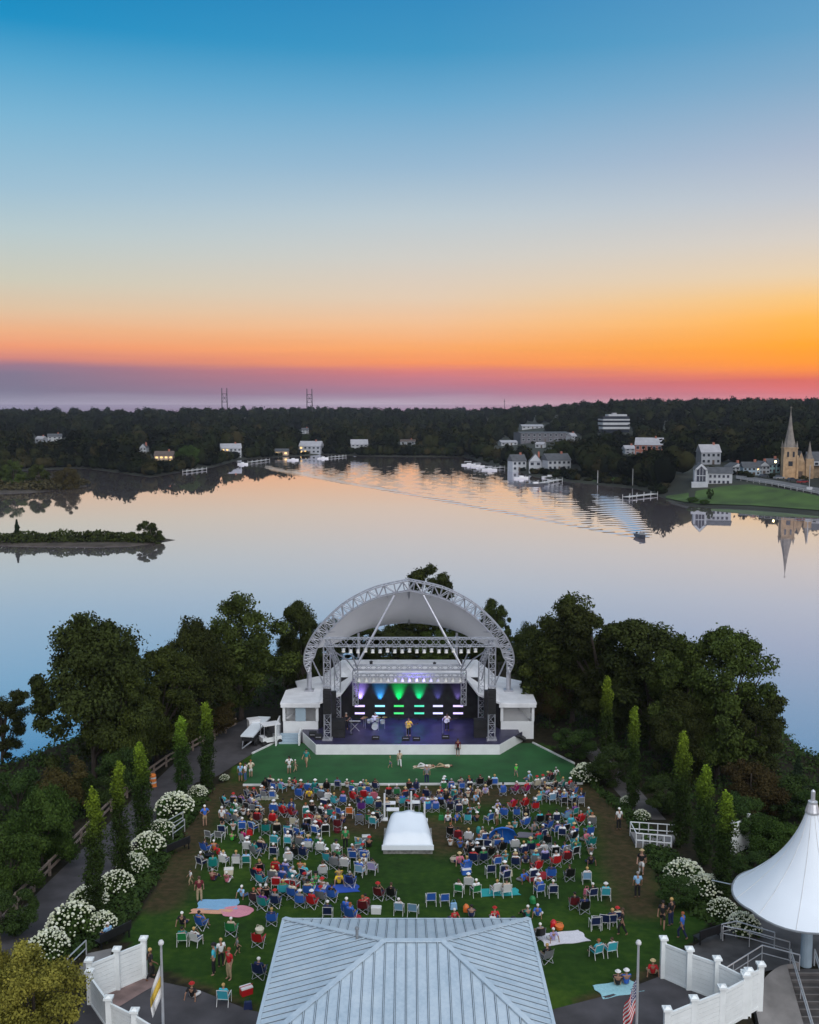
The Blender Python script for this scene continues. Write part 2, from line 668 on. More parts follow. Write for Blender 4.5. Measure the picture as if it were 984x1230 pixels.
wear = mth(t, 'SUBTRACT', mth(t, 'ADD', mth(t, 'MULTIPLY', sp3.outputs[0], 1.7), mth(t, 'MULTIPLY', n2, 0.9)), 0.75, clamp=True)
c = mixc(t, wear, gr, earth)
c = mixc(t, mth(t, 'SUBTRACT', mth(t, 'ADD', mth(t, 'MULTIPLY', sp3.outputs[1], 2.0), n2), 1.0, clamp=True), c, bed)
t.links.new(c, b.inputs['Base Color'])
bu = N(t, 'ShaderNodeBump')
bu.inputs['Strength'].default_value = 0.5
bu.inputs['Distance'].default_value = 0.06
t.links.new(n3, bu.inputs['Height'])
t.links.new(bu.outputs[0], b.inputs['Normal'])

LAWN = gpts([(296, 905), (255, 950), (222, 1000), (175, 1080), (150, 1125), (172, 1160), (230, 1185), (300, 1215), (330, 1235), (640, 1235), (668, 1214), (740, 1194), (792, 1160), (850, 1112), (800, 1070), (776, 1020), (752, 975), (700, 930), (655, 893), (500, 890)])
WEAR = [(gpts([(262, 935), (238, 985), (215, 1040), (190, 1085)]), 1.9), (gpts([(290, 950), (420, 957), (560, 955), (690, 948), (735, 975)]), 3.6),
        (gpts([(735, 970), (752, 1030), (770, 1090)]), 2.2), (gpts([(330, 975), (410, 985), (460, 990), (530, 1000), (545, 1010)]), 3.8),
        (gpts([(170, 1165), (230, 1185), (300, 1215)]), 0.7), (gpts([(700, 1205), (745, 1190), (795, 1160)]), 0.7)]
xs = np.concatenate([np.linspace(-400, -62, 30), np.arange(-60, 60.1, 0.6), np.linspace(62, 400, 30)])
ys = np.concatenate([np.linspace(-40, 34, 14), np.arange(36, 139.1, 0.6)])
V, A = [], []
for x in xs:
    for y in ys:
        V.append((x, y, gz(x, y)))
        w = 0.0
        bedv = 1.0
        if abs(x) < 60:
            for pts, wd in WEAR:
                d_ = seg_d(x, y, pts)
                w = max(w, 1.0 - sstep(wd * 0.25, wd * 1.5, d_))
            if in_poly(x, y, LAWN):
                bedv = 0.0
        A.append((w * 0.62, bedv, 0.0))
me = fast_mesh('ground', V, grid_faces(len(xs), len(ys)), gm, smooth=True)
a_ = me.attributes.new('ground', 'FLOAT_VECTOR', 'POINT')
a_.data.foreach_set('vector', np.array(A, dtype=np.float32).ravel())
tag(link('ground', me), kind='structure')


def sheet(name, pix, m, dz_=0.012, step=0.5, kind='structure', world=None):
    """A paved sheet draped on the ground a little above it, over an outline given in pixels on the ground."""
    poly = world or gpts(pix)
    bm = bmesh.new()
    bm.faces.new([bm.verts.new((x, y, 0)) for x, y in poly])
    bmesh.ops.triangulate(bm, faces=bm.faces[:])
    x0, x1 = min(p[0] for p in poly), max(p[0] for p in poly)
    y0, y1 = min(p[1] for p in poly), max(p[1] for p in poly)
    k = math.ceil(y0 / 2) * 2
    while k < y1:
        bmesh.ops.bisect_plane(bm, geom=bm.verts[:] + bm.edges[:] + bm.faces[:], plane_co=(0, k, 0), plane_no=(0, 1, 0))
        k += 2
    for v in bm.verts:
        v.co.z = lawn_z(v.co.y) + dz_
    me = bpy.data.meshes.new(name)
    bmesh.ops.recalc_face_normals(bm, faces=bm.faces[:])
    for f in bm.faces:
        if f.normal.z < 0:
            f.normal_flip()
    bm.to_mesh(me)
    bm.free()
    me.materials.append(m)
    return tag(link(name, me), kind=kind)


M = MATS
sheet('path', [(-60, 1190), (0, 1118), (60, 1058), (120, 1000), (170, 950), (222, 905), (258, 880), (300, 862), (345, 868), (352, 895), (326, 898), (304, 905), (262, 932), (236, 940), (205, 968), (150, 1028), (100, 1082), (60, 1122), (10, 1165), (-60, 1230)], M['asphalt'], 0.02)
sheet('stage_turf', [(303, 906), (330, 893), (640, 893), (689, 917), (700, 942), (292, 944)], M['turf'], 0.03)
sheet('plaza', [(100, 1200), (176, 1176), (236, 1189), (300, 1214), (350, 1224), (350, 1300), (60, 1300)], M['asphalt'], 0.03)
sheet('paver_apron', [(110, 1206), (174, 1173), (196, 1180), (124, 1222)], M['paver'], 0.045)
sheet('paved_court', [(640, 1222), (668, 1212), (742, 1193), (796, 1172), (862, 1198), (866, 1240), (860, 1300), (640, 1300)], M['asphalt'], 0.03)
sheet('walkway', [(812, 1150), (872, 1112), (930, 1086), (1060, 1086), (1060, 1150), (960, 1160), (905, 1170), (860, 1196)], M['dark_concrete'], 0.03)
sheet('right_path', [(680, 885), (700, 880), (760, 940), (800, 985), (770, 985), (720, 925)], M['dark_concrete'], 0.03)
mb = MB()
for pts in ([(303, 906), (330, 893)], [(292, 944), (700, 942)], [(640, 893), (690, 918)]):
    a_, b_ = on(*pts[0]), on(*pts[1])
    n_ = 24
    for i in range(n_):
        p0, p1 = a_.lerp(b_, i / n_), a_.lerp(b_, (i + 1) / n_)
        p0.z, p1.z = lawn_z(p0.y) + 0.08, lawn_z(p1.y) + 0.08
        mb.beam(p0, p1, 0.14, 0.16)
tag(mb.build('kerb', M['kerb_white']), kind='structure')

# ---- the lake with the motorboat's wake as real waves
BOAT = at(770, 646, 0)
wd = Vector((-0.164, 0.986, 0))
ld = Vector((0.986, 0.164, 0))
px_ = np.arange(-110, 110.1, 0.75)
py_ = np.arange(235, 640.1, 0.75)
X, Y = np.meshgrid(px_, py_, indexing='ij')
S = (X - BOAT.x) * wd.x + (Y - BOAT.y) * wd.y
D = (X - BOAT.x) * ld.x + (Y - BOAT.y) * ld.y
Sp = np.clip(S, 0, None)
arm = np.abs(D) - 0.277 * Sp - 0.6
wid = np.where(D > 0, 1.3 + 0.05 * Sp, 1.0 + 0.016 * Sp)
fade = 1 / (1 + Sp / 170)
inside = np.clip((0.277 * Sp + 1.5 - np.abs(D)) / 3.0, 0, 1)
side_ = np.where(D > 0, 1.0, 0.8)
Hh = 0.13 * side_ * np.exp(-(arm / wid) ** 2) * fade * np.cos(2 * PI / 6.0 * (S * 0.93 + np.abs(D) * 0.55) + 0.9 * np.sin(X * 0.11 + 1.3) + 0.8 * np.sin(Y * 0.053 + X * 0.04))
Hh += 0.02 * inside * fade * np.cos(2 * PI / 6.2 * S)
rg = np.random.default_rng(3)
rip = np.zeros_like(X)
for k in range(26):
    an = rg.uniform(-0.9, 0.9) + PI / 2
    lam = rg.uniform(2.4, 6.5)
    rip += np.cos(2 * PI / lam * (X * math.cos(an) + Y * math.sin(an)) + rg.uniform(0, 6.28)) * lam / 60
far_in = np.clip((0.277 * Sp + 6 - np.abs(D)) / 8.0, 0, 1) * np.clip(Sp / 30, 0, 1)
Hh += 0.042 * far_in * rip * (1.15 - fade * 0.6)
edge = np.minimum.reduce([np.clip((X + 110) / 12, 0, 1), np.clip((110 - X) / 12, 0, 1), np.clip((Y - 235) / 10, 0, 1), np.clip((640 - Y) / 40, 0, 1)])
Hh *= edge * (S > 0)
V = np.stack([X.ravel(), Y.ravel(), Hh.ravel()], axis=1)
Q = grid_faces(len(px_), len(py_))
n0 = len(V)
x0, x1, y0, y1 = px_[0], px_[-1], py_[0], py_[-1]
BIG = 45000
ring = [(-BIG, -3000), (BIG, -3000), (BIG, BIG), (-BIG, BIG), (x0, y0), (x1, y0), (x1, y1), (x0, y1)]
V = np.concatenate([V, np.array([(a, b_, 0) for a, b_ in ring])])
Q = np.concatenate([Q, np.array([(n0, n0 + 1, n0 + 5, n0 + 4), (n0 + 1, n0 + 2, n0 + 6, n0 + 5), (n0 + 2, n0 + 3, n0 + 7, n0 + 6), (n0 + 3, n0, n0 + 4, n0 + 7)])])
wm = bpy.data.materials.new('lake_water')
wm.use_nodes = True
t = wm.node_tree
t.nodes.remove(t.nodes['Principled BSDF'])
out = t.nodes['Material Output']
gl = N(t, 'ShaderNodeBsdfGlossy')
gl.inputs['Roughness'].default_value = 0.015
gl.inputs['Color'].default_value = (0.93, 0.92, 0.98, 1)
df = N(t, 'ShaderNodeBsdfDiffuse')
df.inputs['Color'].default_value = (0.34, 0.27, 0.285, 1)
lw = N(t, 'ShaderNodeLayerWeight')
lw.inputs['Blend'].default_value = 0.5
mr = N(t, 'ShaderNodeMapRange')
mr.inputs['From Min'].default_value = 0.55
mr.inputs['From Max'].default_value = 0.955
mr.inputs['To Min'].default_value = 0.60
mr.inputs['To Max'].default_value = 0.97
t.links.new(lw.outputs['Facing'], mr.inputs['Value'])
mx = N(t, 'ShaderNodeMixShader')
t.links.new(mr.outputs[0], mx.inputs[0])
t.links.new(df.outputs[0], mx.inputs[1])
gl2 = N(t, 'ShaderNodeBsdfGlossy')
gl2.inputs['Roughness'].default_value = 0.26
gl2.inputs['Color'].default_value = (1.0, 0.95, 0.96, 1)
mg = N(t, 'ShaderNodeMixShader')
fm = N(t, 'ShaderNodeMapRange')
fm.inputs['From Min'].default_value = 0.95
fm.inputs['From Max'].default_value = 0.86
fm.inputs['To Min'].default_value = 0.0
fm.inputs['To Max'].default_value = 0.05
t.links.new(lw.outputs['Facing'], fm.inputs['Value'])
t.links.new(fm.outputs[0], mg.inputs[0])
t.links.new(gl.outputs[0], mg.inputs[1])
t.links.new(gl2.outputs[0], mg.inputs[2])
t.links.new(mg.outputs[0], mx.inputs[2])
t.links.new(mx.outputs[0], out.inputs[0])
co = N(t, 'ShaderNodeTexCoord')
mpn = N(t, 'ShaderNodeMapping')
mpn.inputs['Scale'].default_value = (0.35, 0.9, 1)
t.links.new(co.outputs['Object'], mpn.inputs[0])
nw = noise(t, mpn.outputs[0], 0.9, 3)
nl = noise(t, co.outputs['Object'], 0.012, 2)
bu = N(t, 'ShaderNodeBump')
bu.inputs['Distance'].default_value = 0.05
t.links.new(mth(t, 'MULTIPLY', mth(t, 'ADD', nl, 0.1), 0.05), bu.inputs['Strength'])
t.links.new(nw, bu.inputs['Height'])
t.links.new(bu.outputs[0], gl.inputs['Normal'])
tag(link('lake', fast_mesh('lake', V, Q, wm, smooth=True)), kind='structure')

# ---- far shore: one sheet of land round the lake, low by the water and rising to wooded hills
FARPX = [(-500, 600), (-200, 566), (0, 566), (100, 562), (180, 573), (255, 561), (290, 552), (390, 546), (440, 548), (560, 549), (580, 556), (640, 572), (680, 578), (720, 583), (770, 588), (800, 600), (830, 609), (900, 613), (984, 620), (1100, 640), (1400, 700)]
FAR = []
for a, b_ in FARPX:
    p = at(a, b_, 0)
    FAR.append((p.x / p.y, p.y))
FA, FD = [q[0] for q in FAR], [q[1] for q in FAR]


def dshore(a):
    return float(np.interp(a, FA, FD))


def hz(x, y):
    if y < 1:
        return -2.0
    a = x / y
    d = y - dshore(a) - 6 * (vnoise(x, y, 0.03, 5) - 0.5)
    if d < 0:
        return max(-3.0, 0.25 * d)
    z = 0.5 * sstep(0, 4, d) + 2.6 * sstep(2, 50, d) + (2.6 * sstep(4, 46, d) if a > 0.2 else 2.6 * sstep(4, 46, d) * sstep(0.14, 0.2, a))
    hill = 11.0 + 10.0 * sstep(0.02, 0.22, a) + 2.5 * sstep(-0.30, -0.12, a) * (1 - sstep(-0.12, -0.02, a))
    z += hill * sstep(120, 800, d) + 2.5 * (vnoise(x, y, 0.006, 2) - 0.5) * sstep(100, 400, d)
    z -= 26 * sstep(1500, 2600, d)
    return z


def onfar(px, py, dz_=0.0):
    """The far-shore ground seen at that pixel."""
    u, v = (px - 492) / F, (615 - py) / F
    d = Vector((u, cp + v * sp, -sp + v * cp))
    k = 250.0
    while k < 2500:
        p = Vector((0, 0, CZ)) + d * k
        if p.z < hz(p.x, p.y) + dz_ and hz(p.x, p.y) > 0:
            return p
        k += 1.0
    return Vector((0, 0, CZ)) + d * 900


aa = np.linspace(-1.0, 1.0, 261)
dd = np.concatenate([np.array([-25, -12, -6, -3, 0, 2, 4, 8, 14, 22, 32, 46]), np.linspace(62, 900, 40), np.linspace(960, 2700, 22)])
V = []
for a in aa:
    ds = dshore(a)
    for d_ in dd:
        y = ds + d_
        V.append((a * y, y, hz(a * y, y)))
mat('far_ground', (0.016, 0.019, 0.010), 0.95, var=0.5, scale=0.05)
mat('far_lawn', (0.042, 0.085, 0.013), 0.95, var=0.35, scale=0.12, bump=0.2, bscale=2)
mat('far_road', (0.12, 0.12, 0.125), 0.8, var=0.2, scale=0.2)
tag(link('far_shore', fast_mesh('far_shore', V, grid_faces(len(aa), len(dd)), M['far_ground'], smooth=True)), kind='structure')


def drape(name, cols, m, dz_=0.25, n=8):
    """A draped strip on the far shore: for each column (px, py_low, py_high)."""
    V = []
    for px, lo, hi in cols:
        p, q = onfar(px, lo), onfar(px, hi)
        for k in range(n):
            w = p.lerp(q, k / (n - 1))
            V.append((w.x, w.y, hz(w.x, w.y) + dz_))
    return tag(link(name, fast_mesh(name, V, grid_faces(len(cols), n), m, smooth=True)), kind='structure')


drape('river_lawn', [(800, 600, 597), (822, 604, 594), (840, 606, 590), (870, 607, 585), (900, 608, 583), (930, 610, 587), (960, 612, 592), (984, 614, 597), (1030, 620, 604)], M['far_lawn'])
drape('shore_lawn', [(712, 579, 576), (735, 580, 574), (770, 583, 576), (790, 588, 581)], M['far_lawn'], 0.2, 5)
drape('road', [(884, 576, 572), (905, 579, 574.5), (930, 583, 578), (960, 589, 583), (984, 594, 588), (1040, 606, 599)], M['far_road'], 0.35, 4)

# ---- left peninsula and the low island
def mound(name, pix, top, m):
    """Low land rising from the water over an outline given in water pixels."""
    poly = [Vector((*at(a, b_, 0).xy, 0)) for a, b_ in pix]
    cx, cy = sum(p.x for p in poly) / len(poly), sum(p.y for p in poly) / len(poly)
    fine = []
    for i, p in enumerate(poly):
        q = poly[(i + 1) % len(poly)]
        for k in range(6):
            w = p.lerp(q, k / 6)
            fine.append((w.x + 0.8 * (vnoise(w.x, w.y, 0.3, 3) - 0.5), w.y + 1.2 * (vnoise(w.x, w.y, 0.3, 4) - 0.5)))
    mb = MB()
    rings = [(1.06, -0.8), (1.0, 0.05), (0.93, top * 0.5), (0.7, top), (0.3, top * 1.1)]
    n = len(fine)
    vs, fs = [], []
    for k, z in rings:
        vs += [(cx + (x - cx) * (k if k < 1 else 1) + (0 if k <= 1 else (x - cx) * 0.02), cy + (y - cy) * k, z) for x, y in fine]
    for r_ in range(len(rings) - 1):
        for i in range(n):
            fs.append((r_ * n + i, r_ * n + (i + 1) % n, (r_ + 1) * n + (i + 1) % n, (r_ + 1) * n + i))
    fs.append(tuple((len(rings) - 1) * n + i for i in range(n)))
    mb.add(vs, fs)
    return tag(mb.build(name, m, smooth=True), kind='structure')


mat('shore_earth', (0.05, 0.042, 0.034), 0.95, var=0.4, scale=0.4, bump=0.3)
mound('peninsula', [(-160, 596), (-40, 594), (40, 591), (90, 587), (104, 584), (92, 579), (40, 576), (-60, 576), (-160, 580)], 1.2, M['shore_earth'])
mound('island', [(-60, 655), (0, 655), (60, 656), (120, 657), (165, 655), (190, 652), (209, 649), (196, 646.5), (150, 645), (100, 645), (40, 645), (-60, 644)], 0.7, M['shore_earth'])
# ================================================================ TREES AND PLANTS
leafmat('leaf_dark', (0.009, 0.013, 0.004), (0.054, 0.070, 0.017))
leafmat('leaf_mid', (0.012, 0.019, 0.005), (0.078, 0.108, 0.022))
leafmat('leaf_brown', (0.026, 0.020, 0.008), (0.075, 0.062, 0.020))
leafmat('leaf_fresh', (0.013, 0.032, 0.006), (0.062, 0.112, 0.022))
leafmat('leaf_gold', (0.040, 0.044, 0.008), (0.30, 0.26, 0.05))
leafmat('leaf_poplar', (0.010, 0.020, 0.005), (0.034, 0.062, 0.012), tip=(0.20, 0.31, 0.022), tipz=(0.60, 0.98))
leafmat('leaf_shrub', (0.012, 0.026, 0.008), (0.05, 0.085, 0.02))
leafmat('needle', (0.008, 0.016, 0.008), (0.026, 0.044, 0.020))
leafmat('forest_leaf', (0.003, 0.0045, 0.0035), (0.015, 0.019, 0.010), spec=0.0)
leafmat('reed', (0.028, 0.026, 0.012), (0.085, 0.072, 0.034))
mat('blossom', (0.56, 0.60, 0.36), 0.8, var=0.15, scale=4, bump=0.4, bscale=30, col2=(0.80, 0.82, 0.70, 1))


def leaves(rg, P, Nn, size, jitter=0.9):
    """One pointed quad per point P, facing roughly along Nn."""
    n = len(P)
    nn = Nn + rg.normal(0, jitter, (n, 3))
    nn /= np.linalg.norm(nn, axis=1, keepdims=True) + 1e-9
    a = rg.normal(0, 1, (n, 3))
    t1 = np.cross(nn, a)
    t1 /= np.linalg.norm(t1, axis=1, keepdims=True) + 1e-9
    t2 = np.cross(nn, t1)
    s = size * rg.uniform(0.65, 1.35, (n, 1))
    w = s * 0.62
    V = np.stack([P - t1 * s, P + t2 * w + t1 * s * 0.1, P + t1 * s, P - t2 * w + t1 * s * 0.1], axis=1).reshape(-1, 3)
    Q = np.arange(4 * n).reshape(n, 4)
    return V, Q


def cluster_pts(rg, cen, rad, per, flat=0.75):
    """Points on and in leaf clumps: cen (k,3), rad (k,)."""
    k = len(cen)
    d = rg.normal(0, 1, (k, per, 3))
    d /= np.linalg.norm(d, axis=2, keepdims=True)
    r = rg.uniform(0.25, 1.0, (k, per, 1)) ** 0.55 * (1 + 0.17 * rg.normal(0, 1, (k, per, 1)))
    d2 = d * np.array([1, 1, flat])
    P = cen[:, None, :] + d2 * r * rad[:, None, None]
    Nn = d + np.array([0, 0, 0.55])
    return P.reshape(-1, 3), Nn.reshape(-1, 3)


def tree_meshes(name, seed, H, Rr, lm, bare=0.22, ncl=46, per=230, size=0.2, lop=0.25, shape='round', crad=(0.12, 0.34), tr=0.028):
    """Trunk with limbs and a crown of leaf clumps, standing at the origin."""
    rg = np.random.default_rng(seed)
    cz = H * (bare + (1 - bare) * 0.5)
    rz = H * (1 - bare) * 0.5
    cen, rad = [], []
    off = rg.normal(0, lop * Rr * 0.5, 2)
    while len(cen) < ncl:
        d = rg.normal(0, 1, 3)
        d /= np.linalg.norm(d)
        q = rg.uniform(0.16, 1.0) ** 0.40
        if rg.random() < 0.22:
            q *= rg.uniform(1.05, 1.22)
        z = d[2] * q
        prof = 1.0
        if shape == 'round':
            prof = 1.0 - 0.18 * max(0, z)
        elif shape == 'broad':
            prof = 1.05 - 0.42 * max(0, z) ** 2
        elif shape == 'spire':
            prof = 0.95 - 0.62 * (z * 0.5 + 0.5)
        rr = Rr * (0.20 + 0.14 * rg.random()) if shape != 'spire' else Rr * 0.25
        c = np.array([d[0] * q * Rr * 0.86 * prof + off[0] * max(0, z), d[1] * q * Rr * 0.86 * prof + off[1] * max(0, z), cz + z * rz * 0.88])
        cen.append(c)
        rad.append(Rr * rg.uniform(*crad) * (1.0 if q < 0.95 else 0.75))
    cen, rad = np.array(cen), np.array(rad)
    P, Nn = cluster_pts(rg, cen, rad, per)
    V, Q = leaves(rg, P, Nn, size)
    crown = fast_mesh(name + '_crown', V, Q, lm)
    mb = MB()
    top = Vector((off[0] * 0.4, off[1] * 0.4, cz + rz * 0.45))
    r0 = H * tr
    mb.tube([(0, 0, -0.5), (0.02 * H * rg.normal(), 0.01 * H, H * bare), (top.x * 0.6, top.y * 0.6, cz), top], r0, 8, r1=r0 * 0.25)
    for i in np.argsort(-rad)[:16]:
        c = Vector(cen[i])
        s = Vector((0, 0, H * bare * 0.8 + 0.5 * max(0, c.z - H * bare) * 0.6))
        mid = s.lerp(c, 0.5) + Vector((0, 0, -0.06 * H * rg.random()))
        mb.tube([s, mid, c], r0 * 0.45, 5, r1=r0 * 0.10, caps=False)
    trunk = mb.mesh(name + '_trunk', M['bark'], smooth=True)
    return trunk, crown


BROAD = [tree_meshes('broad', 11, 12.0, 5.6, M['leaf_dark'], 0.03, 74, 620, 0.135, shape='round'),
         tree_meshes('broad', 12, 12.0, 5.2, M['leaf_mid'], 0.04, 72, 600, 0.135, shape='broad'),
         tree_meshes('broad', 13, 12.0, 4.4, M['leaf_dark'], 0.08, 60, 560, 0.135, lop=0.5, shape='round', crad=(0.14, 0.30)),
         tree_meshes('broad', 14, 12.0, 5.4, M['leaf_mid'], 0.03, 88, 520, 0.125, shape='broad', crad=(0.13, 0.25)),
         tree_meshes('broad', 15, 12.0, 4.0, M['leaf_dark'], 0.08, 56, 500, 0.135, lop=0.6, shape='round', crad=(0.14, 0.32))]
BROWN = tree_meshes('brown', 21, 8.0, 4.0, M['leaf_brown'], 0.05, 48, 520, 0.115, shape='round')
FRESH = tree_meshes('fresh', 22, 6.0, 4.2, M['leaf_fresh'], 0.04, 44, 560, 0.115, shape='broad', crad=(0.2, 0.3))
GOLD = tree_meshes('gold', 23, 6.5, 3.0, M['leaf_gold'], 0.05, 54, 420, 0.085, shape='round', crad=(0.2, 0.32))
GREY = tree_meshes('grey', 24, 6.0, 3.4, M['leaf_shrub'], 0.04, 40, 460, 0.11, shape='round')


def put_tree(kindname, protos, label, cat, px, pyb, pyt, wpx, seed=0, group=None, base=None, ph=12.0, pr=5.0):
    """A tree whose foot is at that ground pixel, its top at pyt and its crown about wpx pixels wide."""
    g = base if base is not None else on(px, pyb)
    z0 = gz(g.x, g.y) if g.y < 200 else hz(g.x, g.y)
    top = aty(px, pyt, g.y)
    H = top.z - z0
    dep = g.y * cp + (CZ - (z0 + top.z) / 2) * sp
    wid_ = wpx * dep / F
    t = thing(kindname, label, cat, (g.x, g.y, z0), group)
    t.rotation_euler = (0, 0, seed * 1.7)
    t.scale = (wid_ / (2 * pr), wid_ / (2 * pr), H / ph)
    link('trunk', protos[0], t)
    link('crown', protos[1], t)
    return t


TG = 'shade trees round the amphitheatre'
for i, (px, pb, ptp, w, k, lab) in enumerate([
    (114, 938, 737, 166, 0, 'broad dark shade tree at the water beyond the leftmost poplars'),
    (190, 915, 776, 132, 3, 'lower dark tree filling the gap between the two big left trees'),
    (288, 864, 709, 136, 1, 'tallest green tree just left of the white bandshell'),
    (232, 890, 742, 96, 0, 'dark tree leaning against the tallest left tree'),
    (364, 850, 709, 54, 4, 'slim dark tree rising behind the left foot of the arch'),
    (505, 800, 682, 84, 2, 'dark tree whose top shows over the peak of the arch'),
    (592, 812, 716, 44, 4, 'small dark tree showing past the right shoulder of the arch'),
    (436, 800, 742, 80, 2, 'dark tree behind the bandshell under the left half of the canopy'),
    (548, 800, 744, 80, 3, 'dark tree behind the bandshell under the right half of the canopy'),
    (686, 868, 709, 126, 1, 'tall dark tree just right of the white bandshell'),
    (726, 882, 720, 112, 2, 'open tree with sky gaps, second to the right of the bandshell'),
    (782, 900, 727, 132, 4, 'open crowned tree with gaps of bright water, behind the right poplars'),
    (862, 935, 749, 150, 3, 'large rightmost shade tree with a ragged edge over the water'),
    (400, 800, 744, 74, 0, 'dark tree behind the left foot of the canopy, low over the water'),
    (472, 806, 752, 84, 0, 'wide dark tree behind the middle of the bandshell roof'),
    (515, 806, 754, 80, 3, 'dark tree behind the bandshell just right of the middle'),
    (585, 806, 750, 76, 0, 'dark tree behind the right foot of the canopy'),
    (745, 885, 790, 80, 0, 'low dark tree under the open crowned trees on the right'),
    (815, 938, 830, 90, 0, 'low dark tree at the foot of the rightmost shade tree'),
    (826, 925, 762, 104, 1, 'mid green tree between the open crowned tree and the rightmost one'),
    (905, 945, 828, 70, 4, 'lower outer tree at the far right edge of the tree row'),
    (632, 836, 748, 58, 0, 'dark tree just outside the right foot of the arch'),
    (346, 836, 762, 50, 0, 'dark tree just outside the left foot of the arch'),
    (150, 940, 790, 100, 1, 'mid green tree low between the two left shade trees'),
    (4, 915, 828, 62, 4, 'dark tree cut by the left edge of the view'),
]):
    g = on(px, pb)
    put_tree('shade_tree', BROAD[k], lab, 'tree', px, pb, ptp, w, i, TG, pr=(5.6, 5.2, 4.4, 5.4, 4.0)[k])
put_tree('brown_tree', BROWN, 'low brownish rounded tree beside the right wing of the bandshell', 'tree', 660, 868, 795, 54, 2, TG, ph=8, pr=4)
put_tree('golden_tree', GOLD, 'golden leaved tree in the bottom left corner by the white fence', 'tree', 42, 1262, 1134, 128, 3, ph=6.5, pr=3)
put_tree('golden_tree', GOLD, 'small golden tree cut by the left edge below the path', 'tree', -4, 1228, 1118, 44, 5, ph=6.5, pr=3)
SG = 'shrubs on the banks'
for i, (px, pb, ptp, w, pr_, ph, r_, lab) in enumerate([
    (52, 1040, 944, 96, FRESH, 6, 4.2, 'feathery fresh green shrub left of the path rail'),
    (12, 1080, 1005, 96, FRESH, 6, 4.2, 'bright green shrub at the left edge below the feathery one'),
    (22, 985, 918, 66, GREY, 6, 3.4, 'grey green shrub at the left edge by the water'),
    (78, 985, 912, 74, BROWN, 8, 4, 'brownish shrub on the bank between water and path rail'),
    (112, 975, 925, 60, GREY, 6, 3.4, 'dark shrub behind the leftmost poplars'),
    (150, 955, 890, 66, GREY, 6, 3.4, 'dark shrub under the low left tree'),
    (215, 900, 850, 66, GREY, 6, 3.4, 'dark shrub beyond the path under the leaning tree'),
    (262, 884, 838, 60, BROWN, 8, 4, 'brown dark shrub behind the parked flatbed'),
    (16, 1125, 1062, 66, GREY, 6, 3.4, 'dark shrub at the left edge beside the path rail'),
    (690, 912, 872, 60, GREY, 6, 3.4, 'dark shrub at the right corner of the green turf'),
    (735, 945, 893, 66, GREY, 6, 3.4, 'dark shrub between the right turf corner and the poplars'),
    (800, 978, 928, 60, GREY, 6, 3.4, 'dark shrub behind the third right poplar'),
    (900, 985, 908, 88, BROWN, 8, 4, 'brownish shrub under the rightmost shade tree'),
    (940, 985, 925, 80, GREY, 6, 3.4, 'dark green shrub by the water behind the white tent'),
    (890, 1015, 950, 66, GREY, 6, 3.4, 'round grey green shrub right of the rightmost poplar'),
    (925, 1030, 985, 70, FRESH, 6, 4.2, 'low bright green shrub behind the white screen panel'),
    (985, 1010, 936, 60, GREY, 6, 3.4, 'dark shrub cut by the right edge behind the tent'),
    (905, 1060, 1022, 60, GREY, 6, 3.4, 'dark shrub tucked behind the tent rim'),
    (815, 1088, 1052, 58, GREY, 6, 3.4, 'low dark shrub below the big right hydrangea'),
]):
    put_tree('shrub', pr_, lab, 'shrub', px, pb, ptp, w, i + 1, SG, ph=ph, pr=r_)


# ---- columnar poplars
def poplar_meshes(seed):
    rg = np.random.default_rng(seed)
    cen, rad = [], []
    for i in range(64):
        f = i / 63
        env = (0.55 + 0.45 * min(1, f / 0.18)) * (1 - max(0, f - 0.5) ** 1.5 * 1.9)
        a = rg.uniform(0, 2 * PI)
        q = rg.uniform(0.15, 0.72) * env
        cen.append((math.cos(a) * q, math.sin(a) * q, 0.5 + f * 9.2 + rg.normal(0, 0.08)))
        rad.append(rg.uniform(0.34, 0.56) * (0.6 + 0.4 * env))
    cen, rad = np.array(cen), np.array(rad)
    P, Nn = cluster_pts(rg, cen, rad, 130, 1.5)
    V, Q = leaves(rg, P, Nn + np.array([0, 0, 0.3]), 0.095)
    mb = MB()
    mb.tube([(0, 0, -0.3), (0.03, 0, 4), (0, 0.03, 9)], 0.13, 7, r1=0.03)
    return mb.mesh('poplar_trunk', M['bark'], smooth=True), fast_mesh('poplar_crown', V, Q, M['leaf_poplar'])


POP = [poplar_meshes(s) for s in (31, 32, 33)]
PL = 'poplar on the left side, {} from the camera, bright green tip'
for i, (px, pb, ptp, w, lab) in enumerate([
    (117, 1106, 948, 31, 'narrow poplar nearest the camera on the left, above the white hydrangeas'),
    (146, 1062, 915, 29, 'narrow poplar second from the camera on the left'),
    (172, 1014, 892, 29, 'narrow poplar third from the camera on the left'),
    (220, 960, 862, 25, 'narrow poplar fourth from the camera on the left, by the path bend'),
    (250, 948, 844, 24, 'narrow poplar farthest from the camera on the left'),
    (727, 935, 813, 23, 'dark narrow poplar farthest from the camera on the right'),
    (759, 972, 850, 22, 'thin sparse poplar second farthest on the right'),
    (817, 1018, 880, 29, 'dark broad poplar behind the right white railings'),
    (844, 1040, 919, 29, 'dark poplar behind the big right hydrangea'),
    (869, 1082, 952, 32, 'bright tipped poplar nearest the camera on the right by the tent'),
]):
    g = on(px, pb)
    z0 = gz(g.x, g.y)
    H = aty(px, ptp, g.y).z - z0
    dep = g.y * cp + (CZ - z0) * sp
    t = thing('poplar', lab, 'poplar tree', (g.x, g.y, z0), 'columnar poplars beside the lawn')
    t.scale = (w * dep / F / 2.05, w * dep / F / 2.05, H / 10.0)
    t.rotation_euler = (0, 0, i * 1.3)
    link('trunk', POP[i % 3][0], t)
    link('crown', POP[i % 3][1], t)


